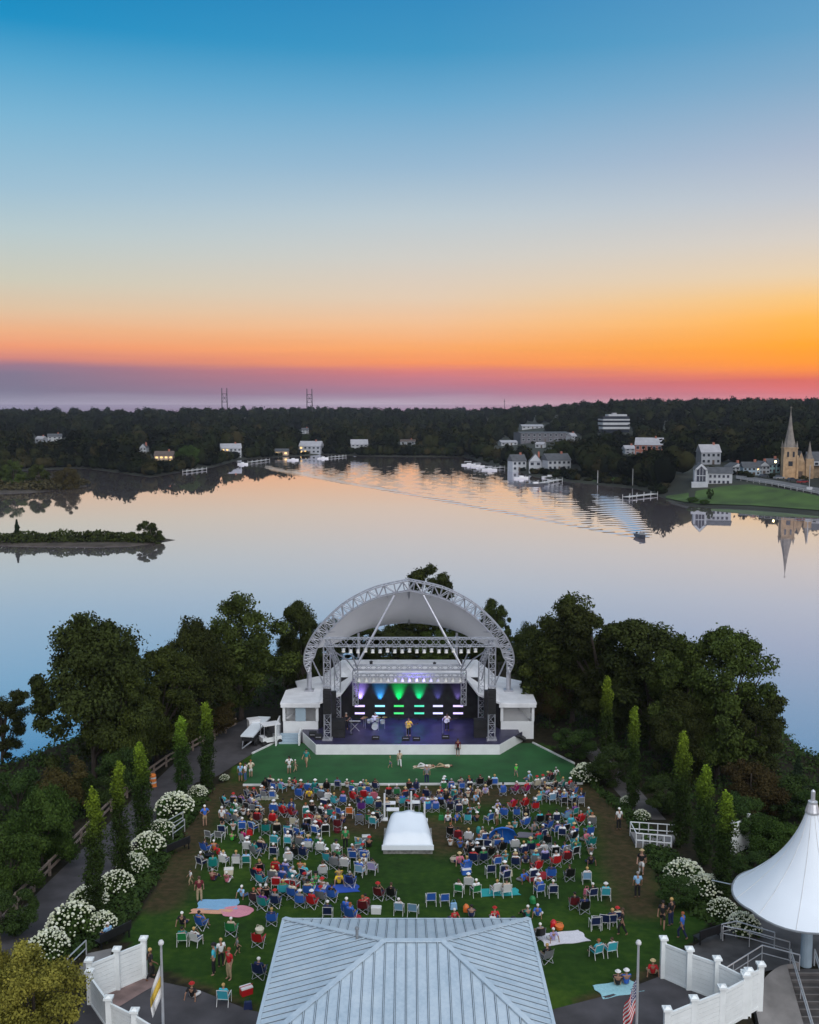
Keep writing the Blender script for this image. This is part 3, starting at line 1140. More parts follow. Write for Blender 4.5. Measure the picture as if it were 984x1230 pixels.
# ---- white hydrangeas
def hydrangea(seed, n_heads=95):
    rg = np.random.default_rng(seed)
    cen, rad, heads = [], [], []
    for i in range(26):
        a, q = rg.uniform(0, 2 * PI), rg.uniform(0, 1) ** 0.5
        cen.append((math.cos(a) * q, math.sin(a) * q, 0.35 + 0.62 * (1 - q * q) + rg.normal(0, 0.05)))
        rad.append(rg.uniform(0.28, 0.42))
    P, Nn = cluster_pts(rg, np.array(cen), np.array(rad), 90, 0.9)
    P[:, 2] = np.maximum(P[:, 2], 0.03)
    V, Q = leaves(rg, P, Nn, 0.085)
    mb = MB()
    tries = 0
    while len(heads) < n_heads and tries < 3000:
        tries += 1
        a, q = rg.uniform(0, 2 * PI), rg.uniform(0, 1) ** 0.5 * 1.28
        z = 0.30 + 1.02 * max(0.0, 1 - (q / 1.32) ** 2) ** 0.6 + rg.normal(0, 0.04)
        p = Vector((math.cos(a) * q, math.sin(a) * q, z))
        if all((p - h).length > 0.115 for h in heads):
            heads.append(p)
    for p in heads:
        r_ = rg.uniform(0.035, 0.088)
        bm = bmesh.new()
        bmesh.ops.create_icosphere(bm, subdivisions=2, radius=r_)
        for v in bm.verts:
            v.co *= 1 + rg.uniform(-0.3, 0.3)
            v.co.z *= 0.75
        mb.add([v.co + p for v in bm.verts], [[v.index for v in f.verts] for f in bm.faces])
        bm.free()
    return fast_mesh('hydrangea_leaves', V, Q, M['leaf_fresh']), mb.mesh('hydrangea_heads', M['blossom'])


HYD = [hydrangea(41, 170), hydrangea(42, 150), hydrangea(43, 200)]
for i, (px, pb, w, lab) in enumerate([
    (58, 1150, 56, 'white hydrangea bush nearest the golden tree'),
    (88, 1122, 66, 'large white hydrangea bush left of the nearest left poplar'),
    (122, 1118, 40, 'white hydrangea bush at the foot of the nearest left poplar'),
    (106, 1094, 52, 'white hydrangea bush just behind the large left one'),
    (140, 1072, 46, 'white hydrangea bush between the first two left poplars'),
    (160, 1048, 40, 'white hydrangea bush right of the second left poplar'),
    (178, 1026, 46, 'white hydrangea bush below the left stair rails'),
    (194, 1005, 36, 'cream hydrangea bush beside the left stair rails'),
    (210, 980, 50, 'full white hydrangea bush behind the left stair rails'),
    (238, 958, 26, 'small white hydrangea bush under the fourth left poplar'),
    (270, 938, 14, 'tiny white hydrangea by the left turf corner'),
    (704, 940, 40, 'white hydrangea bush at the right corner of the turf'),
    (755, 968, 22, 'small white hydrangea under the thin right poplar'),
    (771, 985, 22, 'small white hydrangea above the right white railings'),
    (822, 1062, 52, 'largest bright white hydrangea bush, right of the lawn'),
    (848, 1078, 48, 'bright white hydrangea bush under the dark right poplar'),
    (868, 1102, 40, 'cream hydrangea bush left of the tent rim'),
    (893, 1122, 44, 'cream hydrangea bush under the tent rim by the walkway rails'),
]):
    g = on(px, pb)
    dep = g.y * cp + (CZ - 4) * sp
    s = w * dep / F / 2.7
    t = thing('hydrangea', lab, 'hydrangea', (g.x, g.y, gz(g.x, g.y)), 'white flowering hydrangeas beside the lawn')
    t.scale = (s, s, s * 1.15)
    t.rotation_euler = (0, 0, i * 0.9)
    k = i % 3
    link('foliage', HYD[k][0], t)
    link('blossom', HYD[k][1], t)

# ---- undergrowth on the banks: nobody could count it
rg = np.random.default_rng(77)
zones = [gpts([(-80, 1175), (0, 1095), (60, 1035), (120, 975), (170, 925), (222, 880), (300, 850), (340, 850)]) + [(-16, 128), (-31, 118), (-35, 104), (-40, 93), (-62, 87), (-75, 60)],
         gpts([(655, 880), (690, 872), (740, 905), (800, 960), (850, 1010), (900, 1050), (1060, 1060)]) + [(62, 84), (40, 94), (40, 108), (33, 122), (18, 130), (12, 120)],
         gpts([(165, 1040), (205, 985), (240, 948), (255, 952), (222, 1000), (175, 1080), (150, 1120), (60, 1165), (40, 1140), (120, 1075)]),
         gpts([(700, 935), (752, 970), (790, 1010), (850, 1060), (905, 1115), (860, 1115), (800, 1075), (776, 1020), (745, 975)])]
pts = []
for zi, zn in enumerate(zones):
    x0, x1 = min(p[0] for p in zn), max(p[0] for p in zn)
    y0, y1 = min(p[1] for p in zn), max(p[1] for p in zn)
    cnt = 0
    goal = (3000, 3000, 700, 700)[zi]
    while cnt < goal:
        x, y = rg.uniform(x0, x1), rg.uniform(y0, y1)
        if in_poly(x, y, zn):
            pts.append((x, y, gz(x, y) + 0.1, (0.75, 0.75, 0.4, 0.4)[zi]))
            cnt += 1
pts = np.array(pts)
P, Nn = cluster_pts(rg, pts[:, :3], pts[:, 3] * rg.uniform(0.5, 1.3, len(pts)), 18, 0.8)
V, Q = leaves(rg, P, Nn, 0.14)
tag(link('undergrowth', fast_mesh('undergrowth', V, Q, M['leaf_shrub'])), 'dark leafy undergrowth covering the banks round the lawn', 'undergrowth', kind='stuff')


# ---- conifer
def conifer_meshes(seed, H=6.0, Rr=1.9, n=1700):
    rg = np.random.default_rng(seed)
    P, Nn = [], []
    for i in range(n):
        f = rg.random() ** 1.3
        tier = 1.0 + 0.28 * math.sin(f * 34)
        a = rg.uniform(0, 2 * PI)
        r_ = Rr * (1 - f) * tier * rg.uniform(0.25, 1.0) ** 0.6
        P.append((math.cos(a) * r_, math.sin(a) * r_, 0.35 + f * (H - 0.4) - 0.12 * r_))
        Nn.append((math.cos(a) * 0.5, math.sin(a) * 0.5, 1))
    V, Q = leaves(rg, np.array(P), np.array(Nn), 0.24, 0.4)
    mb = MB()
    mb.tube([(0, 0, -0.4), (0, 0, H * 0.95)], 0.16, 6, r1=0.03)
    return mb.mesh('conifer_trunk', M['bark']), fast_mesh('conifer_crown', V, Q, M['needle'])


CON = conifer_meshes(51)
put_tree('pine_tree', CON, 'small dark pine at the water behind the white tent', 'pine tree', 957, 965, 908, 34, 2, ph=6, pr=1.9)
isl = at(21, 650, 0)
put_tree('pine_tree', CON, 'lone dark pine on the low island', 'pine tree', 22, 650, 624, 21, 3, base=Vector((isl.x, isl.y, 0.5)), ph=6, pr=1.9)
for px, py, ptp, w, k, lab in ((184, 650, 626, 34, 2, 'leaning dark tree at the tip of the low island'), (108, 650, 634, 12, 4, 'thin sparse tree halfway along the low island'), (160, 650, 637, 24, 3, 'rounded green shrub near the tip of the island')):
    p = at(px, py, 0.4)
    put_tree('island_tree', BROAD[k], lab, 'tree', px, py, ptp, w, k, 'trees on the low island', base=p, pr=(5.6, 5.2, 4.4, 5.4, 4.0)[k])


def scrub(name, label, path, width, hgt, n, size, m, seed):
    rg = np.random.default_rng(seed)
    P = []
    seg = [(Vector(path[i]), Vector(path[i + 1])) for i in range(len(path) - 1)]
    for _ in range(n):
        a, b_ = seg[rg.integers(len(seg))]
        w = a.lerp(b_, rg.random())
        q = rg.uniform(-1, 1)
        hh = hgt * (0.45 + 0.75 * vnoise(w.x, w.y + q, 0.22, seed)) * (1 - 0.6 * q * q)
        P.append((w.x + rg.normal(0, 0.4), w.y + q * width, w.z + hh * rg.random() ** 0.7))
    P = np.array(P)
    V, Q = leaves(rg, P, np.tile([0, -0.2, 1.0], (n, 1)), size)
    return tag(link(name, fast_mesh(name, V, Q, m)), label, 'scrub', kind='stuff')


scrub('island_scrub', 'dense low scrub covering the narrow island', [at(-60, 650, 0.4), at(30, 650.5, 0.4), at(110, 650.5, 0.4), at(180, 649.5, 0.4)], 3.6, 2.9, 6500, 0.36, M['leaf_dark'], 61)
scrub('peninsula_scrub', 'reeds and scrub along the left peninsula', [at(-150, 589, 0.5), at(-20, 588, 0.5), at(60, 586, 0.5), at(98, 583.5, 0.5)], 11, 4.0, 6000, 0.6, M['reed'], 62)
for i, (px, ptp, w, k, lab) in enumerate(((-12, 548, 50, 0, 'dark tree at the left end of the peninsula'), (18, 552, 36, 1, 'green tree on the left peninsula'), (48, 556, 34, 3, 'low green tree in the middle of the peninsula'), (80, 557, 34, 4, 'bare brownish tree at the tip of the peninsula'))):
    put_tree('peninsula_tree', BROWN if i == 3 else BROAD[k], lab, 'tree', px, 586, ptp, w, i, 'trees on the left peninsula', base=at(px, 585, 0.8), ph=8 if i == 3 else 12, pr=4 if i == 3 else (5.6, 5.2, 4.4, 5.4, 4.0)[k])
# ================================================================ FAR SHORE: HOUSES, CHURCH, DOCKS, WOODS
mat('house_white', (0.43, 0.45, 0.48), 0.7, var=0.08, scale=0.5)
mat('house_grey', (0.34, 0.36, 0.40), 0.7, var=0.1, scale=0.5)
mat('house_dark', (0.12, 0.12, 0.14), 0.7, var=0.2, scale=0.5)
mat('house_tan', (0.46, 0.34, 0.24), 0.7, var=0.1, scale=0.5)
mat('house_blue', (0.34, 0.44, 0.52), 0.7, var=0.1, scale=0.5)
mat('house_teal', (0.30, 0.48, 0.50), 0.7, var=0.1, scale=0.5)
mat('brick', (0.36, 0.13, 0.09), 0.8, var=0.15, scale=1.0)
mat('stone', (0.36, 0.26, 0.165), 0.85, var=0.25, scale=0.7, bump=0.3)
mat('roof_slate', (0.07, 0.075, 0.085), 0.8, var=0.2, scale=0.6)
mat('roof_pale', (0.33, 0.33, 0.36), 0.7, var=0.1, scale=0.4)
mat('roof_brown', (0.10, 0.075, 0.065), 0.8, var=0.2, scale=0.6)
mat('spire_slate', (0.19, 0.17, 0.15), 0.6, var=0.2, scale=0.8)
mat('dock_wood', (0.42, 0.42, 0.42), 0.8, var=0.2, scale=1.0)
mat('hull_white', (0.70, 0.70, 0.72), 0.35)
mat('hull_dark', (0.05, 0.05, 0.06), 0.4)
mat('pylon_steel', (0.035, 0.03, 0.035), 0.8)
mat('car_dark', (0.05, 0.055, 0.065), 0.3)
mat('car_silver', (0.42, 0.43, 0.45), 0.3, metal=0.4)
mat('car_red', (0.25, 0.03, 0.03), 0.3)
KEEP = []


def far_xf(p, rz):
    Mx = Matrix.Rotation(rz, 3, 'Z')
    return lambda x, y, z: Mx @ Vector((x, y, z)) + Vector(p)


def fbox(mb, X, x0, x1, y0, y1, z0, z1, mat_=0):
    vs = [X(x, y, z) for z in (z0, z1) for x, y in ((x0, y0), (x1, y0), (x1, y1), (x0, y1))]
    mb.add(vs, [(3, 2, 1, 0), (4, 5, 6, 7), (0, 1, 5, 4), (1, 2, 6, 5), (2, 3, 7, 6), (3, 0, 4, 7)], mat_)
    return mb


def gable_roof(X, x0, x1, y0, y1, z0, z1, along='x', over=0.35):
    mb = MB()
    x0, x1, y0, y1 = x0 - over, x1 + over, y0 - over, y1 + over
    if along == 'x':
        m = (y0 + y1) / 2
        vs = [X(x0, y0, z0), X(x1, y0, z0), X(x1, y1, z0), X(x0, y1, z0), X(x0, m, z1), X(x1, m, z1)]
        fs = [(0, 1, 5, 4), (2, 3, 4, 5), (3, 0, 4), (1, 2, 5), (3, 2, 1, 0)]
    else:
        m = (x0 + x1) / 2
        vs = [X(x0, y0, z0), X(x1, y0, z0), X(x1, y1, z0), X(x0, y1, z0), X(m, y0, z1), X(m, y1, z1)]
        fs = [(1, 2, 5, 4), (3, 0, 4, 5), (0, 1, 4), (2, 3, 5), (3, 2, 1, 0)]
    return mb.add(vs, fs)


def far_house(label, px, pyb, wpx, hpx, wall='house_white', roof='roof_slate', rz=0.0, depth=None, along='x', lit=0, nwin=4, storeys=2, chim=True, cat='house', name='house', group='houses on the far shore', wallf=0.6, keep=0.42):
    p = onfar(px, pyb)
    dep = p.y * cp + (CZ - p.z) * sp
    w = wpx * dep / F
    Ht = hpx * dep / F
    d = depth or max(6.0, w * 0.7)
    t = thing(name, label, cat, p, group)
    X = far_xf(p, rz)
    zt = Ht * wallf
    fbox(MB(), X, -w / 2, w / 2, 0, d, -1.5, zt).build('wall', M[wall], t)
    rf = gable_roof(X, -w / 2, w / 2, 0, d, zt + 0.01, Ht, along).build('roof', M[roof], t)
    if along == 'y':
        g_ = MB()
        vs = [X(-w / 2 + 0.1, -0.42, zt + 0.05), X(w / 2 - 0.1, -0.42, zt + 0.05), X(0, -0.42, Ht - 0.25)]
        vs += [v + (X(0, 0.1, 0) - X(0, 0, 0)) for v in vs]
        g_.add(vs, [(0, 1, 2), (5, 4, 3), (0, 3, 4, 1), (1, 4, 5, 2), (2, 5, 3, 0)]).build('gable', M[wall], t)
    if chim:
        fbox(MB(), X, w * 0.2, w * 0.2 + 0.9, d * 0.45, d * 0.45 + 0.9, zt, Ht + 0.9).build('chimney', M['brick'], rf)
    sh = zt / storeys
    for s in range(storeys):
        for k in range(nwin):
            cx = -w / 2 + w * (k + 0.5) / nwin
            ww = min(1.5, w / nwin * 0.5)
            if s == 0 and k == nwin // 2:
                fbox(MB(), X, cx - 0.55, cx + 0.55, -0.06, 0.02, 0.05, min(2.2, sh * 0.8)).build('door', M['roof_brown'], t)
                continue
            fr = fbox(MB(), X, cx - ww / 2 - 0.12, cx + ww / 2 + 0.12, -0.05, 0.02, sh * s + sh * 0.28, sh * s + sh * 0.86).build('window', M['house_white'], t)
            fbox(MB(), X, cx - ww / 2, cx + ww / 2, -0.09, -0.052, sh * s + sh * 0.34, sh * s + sh * 0.80).build('pane', M['glass_lit'] if (k + s) < lit else M['glass_dark'], fr)
    KEEP.append((px - wpx / 2, px + wpx / 2, pyb - hpx * (1 - keep) if keep < 1 else pyb, p.y, max(w, d)))
    return t


far_house('large white shore house with lit windows and floodlit lawn on the left shore', 278, 547, 24, 14, 'house_white', 'roof_pale', 0.25, along='x', lit=3, nwin=5)
far_house('tan shore house glowing warm beside the pale green willow', 197, 556, 22, 14, 'house_tan', 'roof_brown', 0.1, lit=5, nwin=4)
far_house('grey house on a rise with white trim, middle of the far shore', 372, 545, 26, 15, 'house_grey', 'roof_pale', -0.15, lit=2, nwin=5)
far_house('brightly lit low boathouse left of the grey house', 338, 547, 16, 8, 'house_tan', 'roof_slate', 0.0, lit=4, nwin=3, storeys=1, chim=False)
far_house('pale grey three storey house standing alone at the middle of the far shore', 432, 543, 20, 15, 'house_white', 'roof_pale', 0.1, nwin=4, storeys=3, chim=False)
far_house('small white house among trees above the left peninsula', 66, 530, 16, 9, 'house_white', 'roof_slate', 0.3, nwin=3)
far_house('grey roofed cottage beside the small white house', 47, 532, 10, 8, 'house_grey', 'roof_pale', -0.3, nwin=2, storeys=1)
far_house('white gabled house end showing between dark trees on the left', 172, 545, 8, 12, 'house_white', 'roof_slate', 0.0, along='y', nwin=2)
far_house('small pale house high in the woods above the grey house', 367, 521, 8, 7, 'house_white', 'roof_slate', 0.2, nwin=2)
far_house('low pale house half hidden left of the marina', 490, 534, 18, 6, 'house_grey', 'roof_brown', 0.0, nwin=3, storeys=1)
far_house('white gabled house with stacked balconies by the marina', 624, 566, 18, 20, 'house_white', 'roof_slate', 0.35, along='x', nwin=3)
far_house('white house with a steep front gable, middle of the marina row', 643, 568, 15, 23, 'house_white', 'roof_slate', -0.1, along='y', nwin=2)
far_house('white two storey house with long balcony, right of the marina row', 672, 565, 30, 20, 'house_white', 'roof_slate', 0.3, nwin=5)
far_house('long flat roofed grey building behind the marina', 655, 531, 60, 12, 'house_dark', 'roof_slate', 0.1, nwin=9, chim=False, cat='building', name='building', wallf=0.9)
far_house('white roofed low building behind the marina trees', 612, 535, 20, 6, 'house_white', 'roof_pale', 0.2, nwin=4, storeys=1, chim=False, cat='building', name='building')
far_house('pale shed roof behind the marina', 648, 538, 10, 7, 'house_white', 'roof_pale', -0.4, nwin=2, storeys=1, chim=False)
far_house('small white gable above the dark marina trees', 690, 530, 8, 10, 'house_white', 'roof_pale', 0.6, nwin=2)
far_house('low white building on the hill behind the marina', 640, 515, 26, 5, 'house_white', 'roof_pale', 0.05, nwin=5, storeys=1, chim=False, cat='building', name='building')
far_house('red brick building with a white sloping roof in the trees', 779, 549, 32, 23, 'brick', 'roof_pale', -0.3, nwin=5, chim=True, cat='building', name='building', wallf=0.62)
far_house('grey house with pale roof behind the glass fronted house', 854, 558, 24, 24, 'house_grey', 'roof_pale', 0.1, nwin=4)
PAST = 'pastel houses left of the church'
far_house('white house at the left end of the pastel row', 886, 569, 16, 13, 'house_white', 'roof_slate', 0.2, nwin=3, along='y', group=PAST)
far_house('grey blue house in the middle of the pastel row', 903, 571, 20, 16, 'house_blue', 'roof_slate', -0.1, nwin=4, group=PAST)
far_house('pale house right of the middle in the pastel row', 918, 569, 14, 15, 'house_white', 'roof_slate', 0.1, nwin=3, along='y', group=PAST)
far_house('teal house at the right end of the pastel row', 930, 568, 14, 17, 'house_teal', 'roof_slate', 0.05, nwin=3, group=PAST)
far_house('small pale house showing between trees left of the brick building', 757, 545, 12, 10, 'house_grey', 'roof_pale', 0.1, nwin=2)

# glass fronted house
p = onfar(842, 583)
dep = p.y * cp + (CZ - p.z) * sp
k = dep / F
t = thing('house', 'modern white house with a tall glass gable above the green bank', 'house', p, 'houses on the far shore')
X = far_xf(p, -0.22)
w, hh = 15 * k, 27 * k
fbox(MB(), X, -w / 2, w / 2, 0, 11, -1.5, hh * 0.68).build('wall', M['house_white'], t)
gable_roof(X, -w / 2, w / 2, 0, 11, hh * 0.68 + 0.02, hh, 'y', 0.3).build('roof', M['roof_slate'], t)
g_ = MB()
vs = [X(-w / 2, -0.34, hh * 0.70), X(w / 2, -0.34, hh * 0.70), X(0, -0.34, hh - 0.2)]
vs += [X(-w / 2, -0.28, hh * 0.70), X(w / 2, -0.28, hh * 0.70), X(0, -0.28, hh - 0.2)]
g_.add(vs, [(0, 1, 2), (5, 4, 3), (0, 3, 4, 1), (1, 4, 5, 2), (2, 5, 3, 0)]).build('gable', M['house_white'], t)
fr = MB()
vs = [X(-w * 0.34, -0.42, hh * 0.18), X(w * 0.34, -0.42, hh * 0.18), X(w * 0.34, -0.42, hh * 0.66), X(0, -0.42, hh * 0.86), X(-w * 0.34, -0.42, hh * 0.66)]
vs += [v + (X(0, 0.07, 0) - X(0, 0, 0)) for v in vs]
fr.add(vs, [(0, 1, 2, 3, 4), (9, 8, 7, 6, 5)] + [(i, 5 + i, 5 + (i + 1) % 5, (i + 1) % 5) for i in range(5)])
gw = fr.build('glass_gable', M['glass_dark'], t)
mu = MB()
for q in (-0.12, 0.12):
    fbox(mu, X, w * q - 0.07, w * q + 0.07, -0.5, -0.43, hh * 0.18, hh * 0.76)
fbox(mu, X, -w * 0.34, w * 0.34, -0.5, -0.43, hh * 0.42, hh * 0.45)
mu.build('frame', M['house_white'], gw)
X2 = far_xf(p + Vector((w * 0.5, 1.0, 0)), -0.22)
w2 = 30 * k
fbox(MB(), X2, 0.02, w2, 1.5, 9, -1.5, hh * 0.52).build('side_wing', M['house_white'], t)
gable_roof(X2, 0.3, w2, 1.5, 9, hh * 0.52 + 0.02, hh * 0.78, 'x').build('wing_roof', M['roof_slate'], t)
for i in range(5):
    for s in (0, 1):
        f_ = fbox(MB(), X2, w2 * (0.1 + 0.17 * i), w2 * (0.22 + 0.17 * i), 1.42, 1.48, hh * (0.06 + 0.25 * s), hh * (0.22 + 0.25 * s)).build('window', M['house_white'], t)
        fbox(MB(), X2, w2 * (0.115 + 0.17 * i), w2 * (0.205 + 0.17 * i), 1.37, 1.41, hh * (0.08 + 0.25 * s), hh * (0.20 + 0.25 * s)).build('pane', M['glass_dark'], f_)
fbox(MB(), X, -w * 0.75, w * 0.5, -3.5, -0.6, -1.5, hh * 0.16).build('terrace', M['house_white'], t)
KEEP.append((828, 880, 560, p.y + 4, 14))

# hilltop office with white bands
p = onfar(740, 520)
dep = p.y * cp + (CZ - p.z) * sp
k = dep / F
t = thing('office_building', 'white banded office block standing out on the wooded hill', 'office', p)
X = far_xf(p, 0.05)
w = 32 * k
fbox(MB(), X, -w / 2, w / 2, 0, 16, -3, 20 * k).build('wall', M['glass_dark'], t)
for i, (z0, z1, e) in enumerate(((4.5, 7.2, 0.3), (9.5, 12.4, 0.3), (14.8, 16.6, 0.2))):
    fbox(MB(), X, -w / 2 - e, w / 2 + e, -0.4 - e, 16 + e, z0 * k, z1 * k).build('white_band', M['house_white'], t)
fbox(MB(), X, -w * 0.28, w * 0.42, 1, 12, 20 * k, 22.2 * k).build('roof', M['house_white'], t)
fbox(MB(), X, -w * 0.1, w * 0.05, 3, 7, 22.2 * k, 24 * k).build('roof_hut', M['roof_pale'], t)
KEEP.append((722, 758, 514, p.y, 18))

# church
p = onfar(949, 575)
dep = p.y * cp + (CZ - p.z) * sp
k = dep / F
t = thing('church', 'tan stone church with a tall slender spire on the right shore', 'church', p)
X = far_xf(p, -0.12)
zt = 36 * k
tw = 15.5 * k / 2
tower = fbox(MB(), X, -tw, tw, 0, 2 * tw, -2, zt).build('tower', M['stone'], t)
for sx in (-1, 1):
    fbox(MB(), X, sx * tw - 0.35, sx * tw + 0.35, -0.5, 0.5, -2, zt * 0.78).build('buttress', M['stone'], tower)
    fbox(MB(), X, sx * tw * 0.42 - 0.35, sx * tw * 0.42 + 0.35, -0.06, 0.02, zt * 0.72, zt * 0.90).build('belfry_opening', M['glass_dark'], tower)
fbox(MB(), X, -0.8, 0.8, -0.07, 0.02, zt * 0.42, zt * 0.58).build('window', M['glass_dark'], tower)
fbox(MB(), X, -tw - 0.2, tw + 0.2, -0.2, 2 * tw + 0.2, zt + 0.01, zt + 0.5).build('cornice', M['stone'], tower)
sp_ = MB()
c_ = X(0, tw, 0)
sp_.lathe((c_.x, c_.y, c_.z), [(tw * 1.02, zt + 0.5), (tw * 0.62, zt + 4.5), (tw * 0.30, zt + 9.0), (0.06, zt + 46 * k)], 8)
spo = sp_.build('spire', M['spire_slate'], t)
for sx in (-1, 1):
    for sy in (0, 2 * tw):
        q = X(sx * tw * 0.88, sy + (0.3 if sy == 0 else -0.3), 0)
        MB().lathe((q.x, q.y, q.z), [(0.42, zt + 0.5), (0.42, zt + 1.2), (0.02, zt + 3.0)], 6).build('pinnacle', M['spire_slate'], spo)
q = X(0, tw, 0)
cr = MB()
cr.box((q.x, q.y, q.z + zt + 46 * k + 0.7), (0.14, 0.14, 1.6))
cr.box((q.x, q.y, q.z + zt + 46 * k + 1.0), (0.9, 0.12, 0.14))
cr.build('cross', M['spire_slate'], spo)
n0, n1, nh = tw + 0.05, tw + 3.4, 22 * k
fbox(MB(), X, n0, n1, 1.5, 26, -2, nh * 0.8).build('nave', M['stone'], t)
gable_roof(X, n0, n1, 1.5, 26, nh * 0.8 + 0.01, nh * 1.5, 'y', 0.1).build('nave_roof', M['roof_slate'], t)
g_ = MB()
vs = [X(n0, 1.36, nh * 0.8), X(n1, 1.36, nh * 0.8), X((n0 + n1) / 2, 1.36, nh * 1.42)]
vs += [v + (X(0, 0.03, 0) - X(0, 0, 0)) for v in vs]
g_.add(vs, [(0, 1, 2), (5, 4, 3)]).build('nave_gable', M['stone'], t)
tx = n1 + 1.5
tur = fbox(MB(), X, tx - 1.45, tx + 1.45, 0.5, 3.4, -2, 24 * k).build('turret', M['stone'], t)
c_ = X(tx, 1.95, 0)
MB().lathe((c_.x, c_.y, c_.z), [(1.6, 24 * k), (0.9, 30 * k), (0.04, 45 * k)], 8).build('turret_spire', M['spire_slate'], tur)
fbox(MB(), X, tx + 1.5, tx + 26, 6, 18, -2, 15 * k).build('hall', M['stone'], t)
gable_roof(X, tx + 1.5, tx + 26, 6, 18, 15 * k + 0.02, 31 * k, 'x').build('hall_roof', M['roof_slate'], t)
cl_ = fbox(MB(), X, tx + 1.6, tx + 26, 5.0, 5.95, 15 * k, 20 * k).build('clerestory', M['house_white'], t)
for i in range(7):
    fbox(MB(), X, tx + 3 + 3 * i, tx + 4.2 + 3 * i, 4.93, 4.99, 16.2 * k, 18.6 * k).build('window', M['glass_dark'], cl_)
fbox(MB(), X, n0 + 0.9, n1 - 0.9, 1.42, 1.49, 0, 2.8).build('door', M['roof_brown'], t)
KEEP.append((936, 1000, 560, p.y, 22))
KEEP.append((938, 962, 500, p.y, 8))
for dx_ in (-2.0, 4.5):
    L = bpy.data.lights.new('church_floodlight', 'SPOT')
    L.energy = 380
    L.color = (1.0, 0.66, 0.32)
    L.spot_size = R(80)
    L.shadow_soft_size = 0.3
    lo = bpy.data.objects.new('church_floodlight', L)
    COL.objects.link(lo)
    lo.location = X(dx_, -7, 0.8)
    lo.rotation_euler = (R(112), 0, -0.12)

# poles, lamp, road railing, cars
p = onfar(931, 573)
t = thing('street_lamp', 'glowing street lamp on the road before the church', 'street lamp', p)
MB().tube([p + Vector((0, 0, -0.5)), p + Vector((0, 0, 5.6))], 0.10, 6).build('post', M['tyre'], t)
MB().lathe(tuple(p + Vector((0, 0, 5.6))), [(0.12, 0), (0.42, 0.3), (0.42, 0.7), (0.1, 0.95)], 8).build('lamp', M['street_glow'], t)
p = onfar(972, 590)
t = thing('street_sign', 'tall pole with a white square sign at the road edge', 'sign', p)
MB().tube([p + Vector((0, 0, -1)), p + Vector((0, 0, 9))], 0.13, 6).build('pole', M['car_silver'], t)
MB().box(p + Vector((0, -0.2, 0.6)), (2.0, 0.1, 1.7)).build('sign_board', M['house_white'], t)
t = thing('guard_rail', 'white railing along the road above the green bank', 'railing', onfar(905, 580))
rl, ps = MB(), []
cols = [(890, 577.5), (905, 580), (920, 582.4), (935, 585), (950, 588), (965, 591), (984, 595), (1010, 600.5)]
pp = [onfar(a, b_) for a, b_ in cols]
for p0, p1 in zip(pp[:-1], pp[1:]):
    for z in (0.55, 1.1):
        rl.beam((p0.x, p0.y, hz(p0.x, p0.y) + z), (p1.x, p1.y, hz(p1.x, p1.y) + z), 0.12, 0.16)
rl.build('rail', M['dock_wood'], t)
for p0, p1 in zip(pp[:-1], pp[1:]):
    for f_ in (0, 0.5):
        q = p0.lerp(p1, f_)
        zq = hz(q.x, q.y)
        MB().box((q.x, q.y, zq + 0.55), (0.16, 0.16, 1.3)).build('post', M['dock_wood'], t)


def make_car(label, p, rz, m):
    t = thing('parked_car', label, 'car', p, 'cars parked by the church')
    X = far_xf(p, rz)
    b_ = MB()
    vs = [X(x, y, z) for x, y, z in ((-2.2, -0.85, 0.3), (2.2, -0.85, 0.3), (2.2, 0.85, 0.3), (-2.2, 0.85, 0.3), (-2.15, -0.82, 0.9), (2.05, -0.82, 0.82), (2.05, 0.82, 0.82), (-2.15, 0.82, 0.9))]
    b_.add(vs, [(3, 2, 1, 0), (4, 5, 6, 7), (0, 1, 5, 4), (1, 2, 6, 5), (2, 3, 7, 6), (3, 0, 4, 7)]).build('body', m, t)
    c_ = MB()
    vs = [X(x, y, z) for x, y, z in ((-1.6, -0.76, 0.9), (1.0, -0.76, 0.86), (1.0, 0.76, 0.86), (-1.6, 0.76, 0.9), (-1.1, -0.62, 1.42), (0.45, -0.62, 1.42), (0.45, 0.62, 1.42), (-1.1, 0.62, 1.42))]
    c_.add(vs, [(4, 5, 6, 7), (0, 1, 5, 4), (1, 2, 6, 5), (2, 3, 7, 6), (3, 0, 4, 7)]).build('cabin', M['glass_dark'], t)
    for sx in (-1.35, 1.35):
        for sy in (-0.8, 0.8):
            a_, e_ = X(sx, sy - 0.1, 0.32), X(sx, sy + 0.1, 0.32)
            MB().tube([a_, e_], 0.32, 10).build('wheel', M['tyre'], t)


for px, py, rz, m, lab in ((917, 575, 0.5, 'car_dark', 'dark car farthest left on the road by the church'), (936, 577, 0.4, 'car_silver', 'silver car in front of the church tower'), (951, 579.5, 0.4, 'car_dark', 'dark car in front of the church turret'), (964, 582, 0.5, 'car_red', 'dark red car right of the church turret')):
    p = onfar(px, py)
    p.z = hz(p.x, p.y) + 0.42
    make_car(lab, p, rz, M[m])


def dock(label, a, b_, w=2.2):
    p, q = at(*a, 0.7), at(*b_, 0.7)
    t = thing('dock', label, 'dock', p, 'docks on the far shore')
    MB().beam(p, q, w, 0.18).build('deck', M['dock_wood'], t)
    n = 5
    d = (q - p).normalized()
    for i in range(n):
        c_ = p.lerp(q, i / (n - 1))
        for s in (-1, 1):
            e = c_ + Vector((d.y, -d.x, 0)) * (s * (w / 2 + 0.12))
            MB().tube([(e.x, e.y, -1.5), (e.x, e.y, 1.6)], 0.12, 6).build('pile', M['dock_wood'], t)


